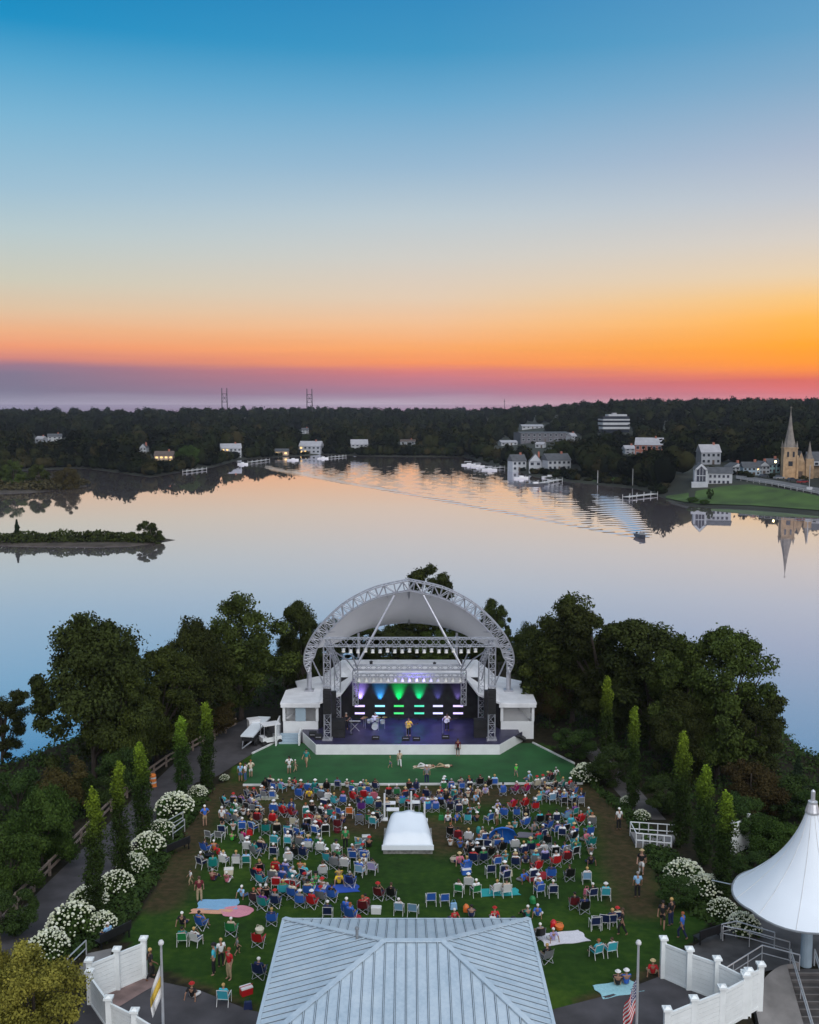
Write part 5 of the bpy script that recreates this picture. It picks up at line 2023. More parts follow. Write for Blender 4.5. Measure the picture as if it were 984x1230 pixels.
for x, y, lab in ((-6.6, 97.0, 'tall black loudspeaker tower at the left reveal'), (6.75, 97.4, 'tall black loudspeaker tower at the right reveal')):
    t = thing('loudspeaker_tower', lab, 'loudspeaker', (x, y, ZD))
    MB().box((x + (0.9 if x > 0 else -0.9), y, ZD + 1.9), (0.75, 0.5, 3.8)).build('panel', M['black_box'], t)
    MB().box((x + (0.9 if x > 0 else -0.9), y - 0.27, ZD + 1.9), (0.62, 0.03, 3.5)).build('grille', M['black_cloth'], t)
for i, (x, y, lab) in enumerate(((-3.2, 93.9, 'black wedge monitor left of the stage front'), (-0.35, 93.6, 'black wedge monitor before the middle guitarist, left one'), (0.65, 93.6, 'black wedge monitor before the middle guitarist, right one'), (3.4, 94.1, 'black wedge monitor before the right guitarist'), (-8.6, 93.9, 'black equipment case at the left end of the stage front'), (-9.2, 94.6, 'second black equipment case behind the left end one'))):
    t = thing('wedge_monitor' if i < 4 else 'equipment_case', lab, 'monitor' if i < 4 else 'case', (x, y, ZD), 'gear on the stage floor')
    w = MB()
    vs = [(x - 0.35, y - 0.05, ZD), (x + 0.35, y - 0.05, ZD), (x + 0.35, y + 0.5, ZD), (x - 0.35, y + 0.5, ZD), (x - 0.35, y - 0.05, ZD + 0.42), (x + 0.35, y - 0.05, ZD + 0.42), (x + 0.35, y + 0.35, ZD + 0.16 if i < 4 else ZD + 0.5), (x - 0.35, y + 0.35, ZD + 0.16 if i < 4 else ZD + 0.5)]
    w.add(vs, [(3, 2, 1, 0), (4, 5, 6, 7), (0, 1, 5, 4), (1, 2, 6, 5), (2, 3, 7, 6), (3, 0, 4, 7)]).build('cabinet', M['black_box'], t)
    MB().box((x, y - 0.07, ZD + 0.26), (0.5, 0.03, 0.05)).build('handle', M['aluminium'], t)

# ---- LED bars on stands before the backdrop, with the beams they throw
LX = [(305, 'led_purple', 'purple'), (377, 'led_cyan', 'cyan'), (445, 'led_green', 'green'), (518, 'led_teal', 'teal green'), (585, 'led_lilac', 'lilac'), (657, 'led_purple', 'violet white')]
for i, (zx, m, nm) in enumerate(LX):
    for k, zy in enumerate((531, 557)):
        p = aty(330 + zx / 2.982, 670 + zy / 2.982, 99.6)
        t = thing('led_bar', f'{"upper" if k == 0 else "lower"} glowing {nm} bar light, {ORD[i]} column from the left', 'stage light', p, 'glowing bar lights at the back of the stage')
        MB().box(p, (0.98, 0.05, 0.17)).build('lens', M[m], t)
        MB().box(p + Vector((0, 0.09, 0)), (1.1, 0.12, 0.26)).build('housing', M['black_box'], t)
        if k == 1:
            MB().tube([p + Vector((0, 0.1, 1.0)), Vector((p.x, p.y + 0.1, ZD))], 0.03, 5).build('stand', M['black_box'], t)
for zx, col, pw in ((305, (0.42, 0.30, 1.0), 4200), (377, (0.05, 0.40, 1.0), 2000), (445, (0.0, 1.0, 0.16), 2800), (518, (0.0, 0.9, 0.25), 1900), (585, (0.25, 0.25, 1.0), 300), (657, (0.4, 0.3, 1.0), 400)):
    p = aty(330 + zx / 2.982, 670 + 522 / 2.982, 99.9)
    L = bpy.data.lights.new('beam_light', 'SPOT')
    L.energy = pw
    L.color = col
    L.spot_size = R(60)
    L.spot_blend = 0.9
    L.shadow_soft_size = 0.12
    lo = bpy.data.objects.new('beam_light', L)
    COL.objects.link(lo)
    lo.location = (p.x, 100.2, p.z - 0.05)
    lo.rotation_euler = (R(180 - 15), 0, 0)
L = bpy.data.lights.new('stage_wash', 'SPOT')
L.energy = 4200
L.color = (0.30, 0.24, 1.0)
L.spot_size = R(75)
L.spot_blend = 0.8
L.shadow_soft_size = 0.5
lo = bpy.data.objects.new('stage_wash', L)
COL.objects.link(lo)
lo.location = (0.5, YF + 0.3, ZF - 0.9)
lo.rotation_euler = (R(14), 0, 0)

# ---- drum kit
dk = aty(450.6, 880, 97.3)
dkx, dky = dk.x, 97.3
t = thing('drum_kit', 'pale drum kit with cymbals at the back left of the stage', 'drum kit', (dkx, dky, ZD))
MB().tube([(dkx, dky - 0.55, ZD + 0.32), (dkx, dky - 0.05, ZD + 0.32)], 0.32, 14).build('bass_drum', M['drum_shell'], t)
for x, y, z, r_ in ((-0.28, -0.25, 0.78, 0.17), (0.25, -0.25, 0.78, 0.17), (0.72, 0.15, 0.5, 0.24), (-0.62, 0.15, 0.55, 0.19)):
    MB().tube([(dkx + x, dky + y, ZD + z), (dkx + x, dky + y - 0.05, ZD + z + 0.28)], r_, 12).build('drum', M['drum_shell'], t)
for x, y, z in ((-0.95, -0.1, 1.15), (0.95, -0.1, 1.15), (-1.15, 0.35, 0.9), (0.35, -0.65, 1.3)):
    s_ = MB().tube([(dkx + x, dky + y, ZD), (dkx + x, dky + y, ZD + z)], 0.02, 5).build('cymbal_stand', M['aluminium'], t)
    MB().lathe((dkx + x, dky + y, ZD + z), [(0.27, 0.0), (0.08, 0.04), (0.02, 0.07)], 12).build('cymbal', M['brass'], s_)
for x, y, lab in ((-5.6, 95.4, 'microphone stand at the left of the stage'), (-0.3, 94.6, 'microphone stand before the middle guitarist'), (3.2, 95.6, 'microphone stand before the right guitarist')):
    t = thing('microphone_stand', lab, 'microphone stand', (x, y, ZD), 'microphone stands')
    MB().tube([(x, y, ZD), (x, y, ZD + 1.3), (x, y + 0.3, ZD + 1.5)], 0.018, 5).build('stand', M['aluminium'], t)
    MB().lathe((x, y, ZD), [(0.16, 0), (0.16, 0.03), (0.02, 0.05)], 10).build('base', M['black_box'], t)
    MB().box((x, y + 0.32, ZD + 1.52), (0.06, 0.14, 0.06)).build('microphone', M['black_box'], t)
t = thing('keyboard', 'dark keyboard on a stand at the left of the stage', 'keyboard', (-5.3, 96.4, ZD))
MB().box((-5.3, 96.4, ZD + 0.95), (1.2, 0.36, 0.1)).build('body', M['black_box'], t)
MB().box((-5.3, 96.48, ZD + 1.005), (1.1, 0.14, 0.012)).build('keys', M['white_paint'], t)
k_ = MB()
k_.beam((-5.75, 96.4, ZD), (-4.9, 96.4, ZD + 0.9), 0.05, 0.05)
k_.beam((-4.85, 96.45, ZD), (-5.7, 96.45, ZD + 0.9), 0.05, 0.05)
k_.build('stand', M['aluminium'], t)

# ---- flatbed trailer and gear left of the stage
a, b_ = on(297, 900), on(318, 876)
t = thing('flatbed_trailer', 'long white flatbed trailer parked left of the bandshell', 'trailer', (a + b_) / 2)
d = (b_ - a).normalized()
n_ = Vector((d.y, -d.x, 0))
q = (a + b_) / 2
zb = ZG + 1.25
bed = MB()
bed.beam(Vector((a.x, a.y, zb)), Vector((b_.x, b_.y, zb)), 1.25, 0.14)
bed.build('bed', M['tent_fabric'], t)
bed = MB()
bed.beam(Vector((a.x, a.y, zb - 0.32)), Vector((b_.x, b_.y, zb - 0.32)), 1.0, 0.35)
bed.build('chassis', M['black_box'], t)
for f_ in (0.2, 0.36, 0.8):
    for s in (-1, 1):
        c_ = a.lerp(b_, f_) + n_ * (0.55 * s)
        MB().tube([Vector((c_.x, c_.y, ZG + 0.4)) - n_ * 0.12, Vector((c_.x, c_.y, ZG + 0.4)) + n_ * 0.12], 0.4, 12).build('wheel', M['tyre'], t)
hb = MB()
hb.tube([Vector((a.x, a.y, ZG + 0.75)) + n_ * 0.4, Vector((a.x, a.y, ZG + 0.6)) - d * 1.6, Vector((a.x, a.y, ZG + 0.75)) - n_ * 0.4], 0.07, 5)
hb.build('drawbar', M['aluminium'], t)
p = on(305, 882)
t = thing('generator_box', 'white louvred generator box beside the trailer', 'generator', p)
MB().box(p + Vector((0, 0, 0.75)), (1.1, 0.9, 1.5), 0.4).build('cabinet', M['white_paint'], t)
MB().box(p + Vector((0, 0, 1.55)), (1.2, 1.0, 0.1), 0.4).build('lid', M['white_roof'], t)
for k in range(4):
    MB().box(p + Vector((0.18, -0.44, 0.35 + 0.28 * k)), (0.8, 0.05, 0.06), 0.4).build('louvre', M['house_grey'], t)
p = on(325, 893)
t = thing('golf_cart', 'white golf cart parked between trailer and bandshell', 'golf cart', p)
MB().box(p + Vector((0, 0, 0.55)), (1.9, 1.1, 0.45), 0.5).build('body', M['white_paint'], t)
MB().box(p + Vector((0, 0, 1.95)), (1.7, 1.15, 0.08), 0.5).build('roof', M['white_roof'], t)
Mz = Matrix.Rotation(0.5, 3, 'Z')
for sx in (-0.8, 0.75):
    for sy in (-0.5, 0.5):
        c_ = p + Mz @ Vector((sx, sy, 0))
        MB().tube([c_ + Vector((0, 0, 0.7)), c_ + Vector((0, 0, 1.93))], 0.03, 5).build('roof_post', M['aluminium'], t)
        ax = Mz @ Vector((0, 0.1, 0))
        MB().tube([c_ + Vector((0, 0, 0.25)) - ax, c_ + Vector((0, 0, 0.25)) + ax], 0.25, 10).build('wheel', M['tyre'], t)
MB().box(p + Mz @ Vector((-0.2, 0, 0)) + Vector((0, 0, 1.0)), (0.5, 1.0, 0.5), 0.5).build('seat', M['black_box'], t)
# ================================================================ FOREGROUND: PAVILION ROOF, TENT, FENCES, RAILS, FLAGS
# ---- standing-seam metal hip roof
rm = bpy.data.materials.new('metal_roof')
rm.use_nodes = True
t = rm.node_tree
b = t.nodes['Principled BSDF']
co = N(t, 'ShaderNodeTexCoord')
n1 = noise(t, co.outputs['Object'], 0.7, 5)
n2 = noise(t, co.outputs['Object'], 6.0, 4)
t.links.new(ramp(t, mth(t, 'ADD', mth(t, 'MULTIPLY', n1, 0.6), mth(t, 'MULTIPLY', n2, 0.4)), [(0.3, (0.38, 0.49, 0.58, 1)), (0.5, (0.51, 0.61, 0.69, 1)), (0.7, (0.61, 0.70, 0.76, 1))]), b.inputs['Base Color'])
b.inputs['Roughness'].default_value = 0.42
b.inputs['Metallic'].default_value = 0.25
MATS['metal_roof'] = rm
mat('seam_dark', (0.10, 0.13, 0.16), 0.6)
t = thing('pavilion', 'building with a pale blue standing seam metal hip roof at the bottom of the view', 'building', (-0.2, 44, 5.5))
ZE = 8.6
el_ = aty(335, 1107, 49.0)
xl, xr, yf, yn = -6.35, 6.05, 49.3, 38.6
zr = ZE + 1.40
rl_, rr_ = Vector((-1.15, 44.6, zr)), Vector((1.5, 44.6, zr))
c = [Vector((xl, yn, ZE)), Vector((xr, yn, ZE)), Vector((xr, yf, ZE)), Vector((xl, yf, ZE))]


def roof_face(name, pts, seams):
    nn = (pts[1] - pts[0]).cross(pts[2] - pts[0]).normalized()
    mb = MB()
    mb.slab(pts, 0.10)
    o = mb.build(name, M['metal_roof'], t)
    sb, gb = MB(), MB()
    for a, b_ in seams:
        if (b_ - a).length < 0.25:
            continue
        up = nn * 0.012
        gb.beam(a + up, b_ + up, 0.085, 0.022, up=nn)
        gb.beam(a + nn * 0.035, b_ + nn * 0.035, 0.03, 0.05, 1, up=nn)
    e_ = pts[1] - pts[0]
    gb.beam(pts[0] + nn * 0.03, pts[1] + nn * 0.03, 0.16, 0.03, 1, up=nn)
    gb.build('seam', [M['seam_dark'], M['metal_roof']], o)
    return o


def seams_for(e0, e1, r0, r1, n):
    """Seam lines from an eave edge up the slope to the hips or ridge."""
    out = []
    d = (e1 - e0)
    L = d.length
    d.normalize()
    f0, f1 = (r0 - e0).dot(d), (r1 - e0).dot(d)
    up = (r0 - e0) - d * f0
    for i in range(1, n):
        s = L * i / n
        k = 1.0
        if s < f0:
            k = s / f0
        elif s > f1:
            k = (L - s) / (L - f1)
        a = e0 + d * s
        out.append((a, a + up * (k * 0.985)))
    return out


roof_face('near_slope', [c[0], c[1], rr_, rl_], seams_for(c[0], c[1], rl_, rr_, 26))
roof_face('right_slope', [c[1], c[2], rr_], seams_for(c[1], c[2], rr_, rr_, 24))
roof_face('left_slope', [c[3], c[0], rl_], seams_for(c[3], c[0], rl_, rl_, 24))
roof_face('far_slope', [c[2], c[3], rl_, rr_], seams_for(c[2], c[3], rr_, rl_, 26))
hp = MB()
for a, b_ in ((c[0], rl_), (c[1], rr_), (c[2], rr_), (c[3], rl_), (rl_, rr_)):
    hp.beam(a + Vector((0, 0, 0.06)), b_ + Vector((0, 0, 0.06)), 0.26, 0.06)
hp.build('hip_cap', M['metal_roof'], t)
ea = MB()
for i in range(4):
    ea.beam(c[i] - Vector((0, 0, 0.10)), c[(i + 1) % 4] - Vector((0, 0, 0.10)), 0.12, 0.20)
ea.build('fascia', M['white_paint'], t)
wl = MB()
wl.box(((xl + xr) / 2, (yf + yn) / 2, (5.3 + ZE) / 2 - 0.1), (xr - xl - 1.2, yf - yn - 1.2, ZE - 5.3))
wl.build('wall', M['white_paint'], t)
q = rl_.lerp(c[3], 0.26).lerp(rl_.lerp(c[0], 0.2), 0.18)
vp = MB()
vp.tube([q - Vector((0, 0, 0.2)), q + Vector((0, 0, 0.55))], 0.07, 8)
vp.tube([q + Vector((0, 0, 0.5)), q + Vector((0, 0, 0.6))], 0.10, 8)
vp.build('vent_pipe', M['tent_edge'], t)

# ---- sound tent in the middle of the lawn
g = on(490, 1026)
sx = 1.75
zg = lawn_z(g.y)
t = thing('sound_tent', 'low white sound booth tent in the middle of the crowd', 'tent', (g.x, g.y, zg))
MB().box((g.x, g.y + 1.7, zg + 0.12), (2 * sx - 0.1, 3.3, 0.64)).build('base', M['stone_base'], t)
VV, nx_, ny_ = [], 15, 12
for j in range(ny_ + 1):
    v = j / ny_
    for i in range(nx_ + 1):
        u = i / nx_ * 2 - 1
        w_ = sx * (1.0 - 0.20 * v)
        ed_ = (1 - abs(u) ** 7)
        zz_ = 0.50 + (0.62 * sstep(0, 0.16, v) + 0.52 * v) * (0.35 + 0.65 * ed_ ** 0.8) + 0.12 * math.exp(-(u * 3.2) ** 2) * v
        zz_ += 0.03 * math.sin(u * 9 + v * 7) * ed_
        VV.append((g.x + u * w_, g.y + 3.4 * v - 0.02, zg + zz_))
fs = [(j * (nx_ + 1) + i, j * (nx_ + 1) + i + 1, (j + 1) * (nx_ + 1) + i + 1, (j + 1) * (nx_ + 1) + i) for j in range(ny_) for i in range(nx_)]
nv = len(VV)
skirt = []
bnd = [i for i in range(nx_ + 1)] + [(j + 1) * (nx_ + 1) - 1 for j in range(1, ny_ + 1)] + [ny_ * (nx_ + 1) + i for i in range(nx_ - 1, -1, -1)] + [j * (nx_ + 1) for j in range(ny_ - 1, 0, -1)]
low = [(VV[i][0], VV[i][1] - (0.03 if VV[i][1] < g.y + 0.1 else 0), zg + 0.36) for i in bnd]
VV += low
m_ = len(bnd)
for k in range(m_):
    a, b_ = bnd[k], bnd[(k + 1) % m_]
    fs.append((b_, a, nv + k, nv + (k + 1) % m_))
MB().add(VV, fs).build('canopy', M['tent_fabric'], t, smooth=True)
MB().box((g.x, g.y - 0.09, zg + 0.52), (2 * sx + 0.06, 0.10, 0.34)).build('valance', M['tent_fabric'], t)
for px, py, h, lab in ((462, 985, 2.1, 'white speaker mast left of the white sound tent'), (494, 976, 1.7, 'white speaker mast behind the white sound tent'), (510, 986, 1.5, 'white speaker mast right of the white sound tent')):
    p = on(px, py)
    t = thing('speaker_mast', lab, 'mast', p, 'white masts behind the sound tent')
    MB().tube([p, p + Vector((0, 0, h))], 0.07, 8).build('pole', M['white_paint'], t)
    MB().box(p + Vector((0, 0, 0.06)), (0.5, 0.5, 0.12)).build('base', M['white_paint'], t)
for px, py, lab in ((468, 975, 'small white table left behind the sound tent'), (497, 974, 'small white table behind the middle of the sound tent'), (472, 983, 'low white table by the left speaker mast')):
    p = on(px, py)
    t = thing('table', lab, 'table', p, 'small white tables behind the sound tent')
    MB().box(p + Vector((0, 0, 0.72)), (0.95, 0.6, 0.05)).build('tabletop', M['white_paint'], t)
    for a in (-0.42, 0.42):
        for b_ in (-0.25, 0.25):
            MB().tube([p + Vector((a, b_, 0)), p + Vector((a, b_, 0.70))], 0.025, 5).build('leg', M['aluminium'], t)

# ---- white peaked tent on the right
gx = on(968, 1160)
cx, cy = gx.x, gx.y
rim = aty(968, 1080, cy)
apx = aty(968, 964, cy)
zg = lawn_z(cy)
RR = 88 / F * (cy * cp + (CZ - rim.z) * sp)
t = thing('peaked_tent', 'white conical tensile tent on a blue grey pole at the right edge', 'tent', (cx, cy, zg))
prof = []
n = 22
for i in range(n + 1):
    f = i / n
    r_ = 0.30 + (RR - 0.30) * (1 - f) ** 1.0 * (0.34 + 0.66 * (1 - f) ** 1.1)
    prof.append((r_, rim.z + (apx.z - rim.z - 0.5) * f))
mb = MB()
N_ = 48
vs, fs = [], []
for k, (r_, z) in enumerate(prof):
    for i in range(N_):
        a = 2 * PI * i / N_
        sag = 0.10 * (1 - k / n) ** 3 * (1 - abs(math.cos(a * 3 + 0.4))) 
        vs.append((cx + r_ * math.cos(a) * (1 - sag * 0.15), cy + r_ * math.sin(a) * (1 - sag * 0.15), z + sag * 1.2))
nv = len(vs)
for k in range(n):
    for i in range(N_):
        a, b_ = k * N_ + i, k * N_ + (i + 1) % N_
        fs.append((a, b_, b_ + N_, a + N_))
vs2 = [(x, y, z - 0.03) for x, y, z in vs]
mb.add(vs + vs2, fs + [tuple(nv + q for q in reversed(f)) for f in fs])
cone = mb.build('canopy', M['tent_fabric'], t, smooth=True)
MB().tube([vs[i] for i in range(N_)] + [vs[0], vs[1]], 0.055, 6).build('rim_cable', M['tent_edge'], t)
sm_ = MB()
for i in range(0, N_, 4):
    sm_.tube([Vector(vs[k * N_ + i]) + Vector((0, 0, 0.012)) for k in range(n + 1)], 0.014, 4)
sm_.build('seam', M['kerb_white'], cone)
MB().lathe((cx, cy, apx.z - 0.55), [(0.36, 0.0), (0.36, 0.10), (0.24, 0.5), (0.24, 0.62), (0.11, 0.66), (0.11, 1.15), (0.02, 1.25)], 14).build('apex_ring', M['steel_rail'], t)
MB().tube([(cx, cy, zg - 0.3), (cx, cy, rim.z + 0.8), (cx, cy, apx.z - 0.6)], 0.30, 14, r1=0.22).build('pole', M['house_blue'], t)
# second membrane behind, swept down to a corner on the left
pk = Vector((cx + 2.2, cy + 3.2, apx.z - 0.6))
c0 = aty(877, 1062, cy + 2.0)
c1 = Vector((cx + 8, cy + 8, rim.z + 0.5))
VV = []
for j in range(13):
    u = j / 12
    for i in range(9):
        v = i / 8
        a = pk.lerp(c0, u)
        b_ = pk.lerp(c1, u)
        w = a.lerp(b_, v)
        w.z -= 2.2 * math.sin(PI * u) ** 1.2 * (1 - 0.4 * v)
        VV.append(w)
fs = [(j * 9 + i, j * 9 + i + 1, (j + 1) * 9 + i + 1, (j + 1) * 9 + i) for j in range(12) for i in range(8)]
nv = len(VV)
MB().add(VV + [v + Vector((0, 0, -0.03)) for v in VV], fs + [tuple(nv + q for q in reversed(f)) for f in fs]).build('rear_canopy', M['membrane'], t, smooth=True)
MB().tube([c0, aty(862, 1052, cy + 3.0) + Vector((-0.2, 0.3, -0.4))], 0.03, 5).build('guy_cable', M['steel_rail'], t)
MB().tube([VV[j * 9] for j in range(13)], 0.05, 5).build('edge_cable', M['tent_edge'], t)


# ---- white vinyl fences
def fence(label, pix, h=1.9, group='white panel fences by the paved courts', last=None):
    P = [on(a, b_) for a, b_ in pix]
    t = thing('panel_fence', label, 'fence', P[0], group)
    for p in P:
        z = lawn_z(p.y)
        po = MB()
        po.box((p.x, p.y, z + h / 2 + 0.06), (0.26, 0.26, h + 0.3))
        o = po.build('post', M['vinyl'], t)
        MB().box((p.x, p.y, z + h + 0.25), (0.40, 0.40, 0.10)).build('cap', M['vinyl'], o)
        MB().box((p.x, p.y, z + h + 0.34), (0.30, 0.30, 0.09), taper=0.3).build('cap_top', M['vinyl'], o)
    for a, b_ in zip(P[:-1], P[1:]):
        d = (b_ - a)
        d.z = 0
        L = d.length
        d.normalize()
        za, zb = lawn_z(a.y), lawn_z(b_.y)
        a0, b0 = Vector((a.x, a.y, 0)) + d * 0.135, Vector((b_.x, b_.y, 0)) - d * 0.135
        pn = MB()
        for k in range(7):
            z0 = 0.16 + (h - 0.32) * k / 7
            z1 = 0.16 + (h - 0.32) * (k + 1) / 7 - 0.012
            pn.beam(a0 + Vector((0, 0, za + (z0 + z1) / 2)), b0 + Vector((0, 0, zb + (z0 + z1) / 2)), 0.06, z1 - z0)
        pn.build('panel', M['vinyl'], t)
        for zz_ in (0.08, h - 0.06):
            MB().beam(a0 + Vector((0, 0, za + zz_)), b0 + Vector((0, 0, zb + zz_)), 0.10, 0.15).build('rail', M['vinyl'], t)
    return t


fence('white panel fence running from the lawn corner down the right court', [(796, 1175), (827, 1189), (860, 1201), (894, 1219)])
fence('white panel fence along the bottom of the right court', [(894, 1222), (866, 1238), (832, 1252), (800, 1266)])
fence('short white fence panel beside the right stairs', [(898, 1219), (912, 1211)], 2.0)
fence('white panel fence from the lawn corner along the left court', [(174, 1175), (142, 1189), (109, 1203)])
fence('white panel fence stepping down in front of the left court', [(109, 1206), (132, 1240), (163, 1256), (200, 1280)], 1.45)
p0, p1 = on(879, 1027), on(898, 1018)
t = thing('screen_panel', 'lone white screen panel behind the rightmost poplar', 'screen', p0)
MB().beam(p0 + Vector((0, 0, 1.1)), p1 + Vector((0, 0, 1.1)), 0.12, 2.2).build('panel', M['vinyl'], t)
for p in (p0, p1):
    MB().box(p + Vector((0, 0, 1.2)), (0.24, 0.24, 2.5)).build('post', M['vinyl'], t)


# ---- flagpoles
def flagpole(label, pxb, pyb, pyt, us):
    p = on(pxb, pyb)
    zt = aty(pxb, pyt, p.y).z
    t = thing('flagpole', label, 'flagpole', p, 'flagpoles')
    MB().tube([p - Vector((0, 0, 0.2)), Vector((p.x, p.y, zt))], 0.075, 8, r1=0.05).build('pole', M['steel_rail'], t)
    MB().lathe((p.x, p.y, zt), [(0.03, 0), (0.12, 0.08), (0.13, 0.16), (0.08, 0.25), (0.01, 0.28)], 10).build('finial', M['kerb_white'], t)
    MB().tube([p, p + Vector((0, 0, 0.25))], 0.16, 10).build('base', M['steel_rail'], t)
    nm = 'us' if us else 'town'
    fl = thing('flag', 'limp red, white and blue striped flag with stars on the right flagpole' if us else 'limp white and gold flag on the left flagpole', 'flag', (p.x, p.y, zt - 1.2), 'flags')
    Hf, Wf = (2.6, 1.2) if us else (2.5, 0.8)
    s = -1
    zt0 = zt - (1.55 if us else 0.9)
    n_str = 13 if us else 3
    # hanging limp: stripes become folded bands running down the pole
    def pt(u, v):      # u along the fly, v down the hoist
        fold = 0.16 * math.sin(u * 7.5 + v * 1.3) * (0.3 + 0.7 * u)
        drop = u * 1.25 * (1 - 0.18 * v)
        return Vector((p.x + s * (0.07 + 0.52 * u * (0.7 + 0.3 * math.sin(v * 2.2 + 0.6))), p.y + fold - 0.02, zt0 - v * Hf * 0.62 - drop))
    parts = {}
    nu = 14
    for k in range(n_str):
        key = ('flag_red' if k % 2 == 0 else 'flag_white') if us else ('flag_white', 'flag_gold', 'flag_white')[k]
        mb = parts.setdefault(key, MB())
        for i in range(nu):
            u0, u1 = i / nu, (i + 1) / nu
            if us and k < 7 and u1 <= 0.43:
                mb2 = parts.setdefault('flag_blue', MB())
            else:
                mb2 = mb
            a, b_, c_, d_ = pt(u0, k / n_str), pt(u1, k / n_str), pt(u1, (k + 1) / n_str), pt(u0, (k + 1) / n_str)
            o_ = Vector((0, 0.012, 0))
            mb2.add([a, b_, c_, d_, a + o_, b_ + o_, c_ + o_, d_ + o_], [(0, 1, 2, 3), (7, 6, 5, 4), (0, 4, 5, 1), (3, 2, 6, 7)])
    for key, mb in parts.items():
        mb.build({'flag_red': 'red_stripes', 'flag_white': 'white_stripes', 'flag_blue': 'canton', 'flag_gold': 'gold_stripe'}[key] if us else {'flag_white': 'white_field', 'flag_gold': 'gold_stripe'}[key], M[key], fl, smooth=True)
    if us:
        sm = MB()
        for r_ in range(5):
            for q in range(6):
                a = pt(0.04 + 0.065 * q, 0.04 + 0.1 * r_)
                vs = []
                for k in range(10):
                    an = PI / 2 + k * PI / 5
                    rr = 0.035 if k % 2 == 0 else 0.015
                    vs.append((a.x + math.cos(an) * rr, a.y - 0.015, a.z + math.sin(an) * rr))
                sm.add(vs, [tuple(range(10))])
        sm.build('stars', M['flag_white'], fl)


flagpole('tall slim flagpole with a white and gold flag on the left court', 197, 1262, 1136, False)
flagpole('tall slim flagpole with the striped flag on the right court', 764, 1262, 1136, True)


# ---- rails
def rail(label, runs, m='steel_rail', r=0.03, grp='metal handrails', posts=True, h=0.95, mid=True, cat='handrail'):
    """runs: list of ground pixel polylines."""
    P0 = on(*runs[0][0])
    t = thing('handrail', label, cat, P0, grp)
    for run in runs:
        P = [on(a, b_) for a, b_ in run]
        hi = [p + Vector((0, 0, h)) for p in P]
        top = [P[0] + Vector((0, 0, 0.1)), P[0] + Vector((0, 0, h - 0.12))] + hi + [P[-1] + Vector((0, 0, h - 0.12)), P[-1] + Vector((0, 0, 0.1))]
        MB().tube(top, r, 6).build('top_rail', M[m], t)
        if mid:
            MB().tube([p + Vector((0, 0, h * 0.55)) for p in P], r * 0.8, 6).build('mid_rail', M[m], t)
        for a, b_ in zip(P[:-1], P[1:]):
            n_ = max(1, int((b_ - a).length / 1.5))
            for k in range(1, n_ + 1):
                q = a.lerp(b_, k / n_)
                q.z = lawn_z(q.y)
                MB().tube([q, q + Vector((0, 0, h))], r * 0.8, 6).build('post', M[m], t)
    return t


rail('white tube handrails on the left stair landing', [[(82, 1172), (104, 1150)], [(118, 1182), (142, 1166)]], 'steel_rail', 0.04)
rail('white looped handrails beside the left hydrangeas', [[(203, 1000), (220, 990)], [(208, 1010), (222, 999)]], 'steel_rail', 0.04)
rail('upper metal handrail along the walkway above the hydrangeas', [[(866, 1130), (884, 1126), (930, 1140)], [(868, 1132), (900, 1138), (948, 1152)]], 'steel_rail', 0.035)
rail('long metal handrail beside the right walkway ramp', [[(862, 1190), (915, 1156), (960, 1168)]], 'steel_rail', 0.035)
p = on(786, 1010)
t = thing('ramp_railing', 'white railings on a concrete ramp right of the lawn', 'railing', p)
a, b_ = on(757, 1004), on(812, 1008)
c0, c1 = on(764, 1018), on(806, 1022)
for (u, v) in ((a, b_), (c0, c1)):
    for z in (0.55, 1.05):
        MB().tube([u + Vector((0, 0, z)), v + Vector((0, 0, z))], 0.04, 6).build('rail', M['white_paint'], t)
    for k in range(6):
        q = u.lerp(v, k / 5)
        q.z = lawn_z(q.y)
        MB().tube([q, q + Vector((0, 0, 1.05))], 0.04, 6).build('post', M['white_paint'], t)
MB().tube([a + Vector((0, 0, 1.05)), c0 + Vector((0, 0, 1.05))], 0.04, 6).build('end_rail', M['white_paint'], t)
sl = MB()
sl.prism([(a.x, a.y), (c0.x, c0.y), (c1.x, c1.y), (b_.x, b_.y)], lambda x, y: lawn_z(y) - 0.2, lambda x, y: lawn_z(y) + 0.32)
sl.build('ramp', M['concrete'], t)

# left landing slab and steps
p = [on(100, 1170), on(112, 1150), on(140, 1140), (on(136, 1160))]
t = thing('landing', 'grey concrete landing between the left handrails', 'steps', p[0])
q = gpts([(92, 1172), (106, 1148), (134, 1142), (132, 1162), (112, 1182)])
MB().prism(list(reversed(q)) if ((q[1][0] - q[0][0]) * (q[2][1] - q[0][1]) - (q[1][1] - q[0][1]) * (q[2][0] - q[0][0])) < 0 else q, lambda x, y: lawn_z(y) - 0.2, lambda x, y: lawn_z(y) + 0.14).build('slab', M['concrete'], t)

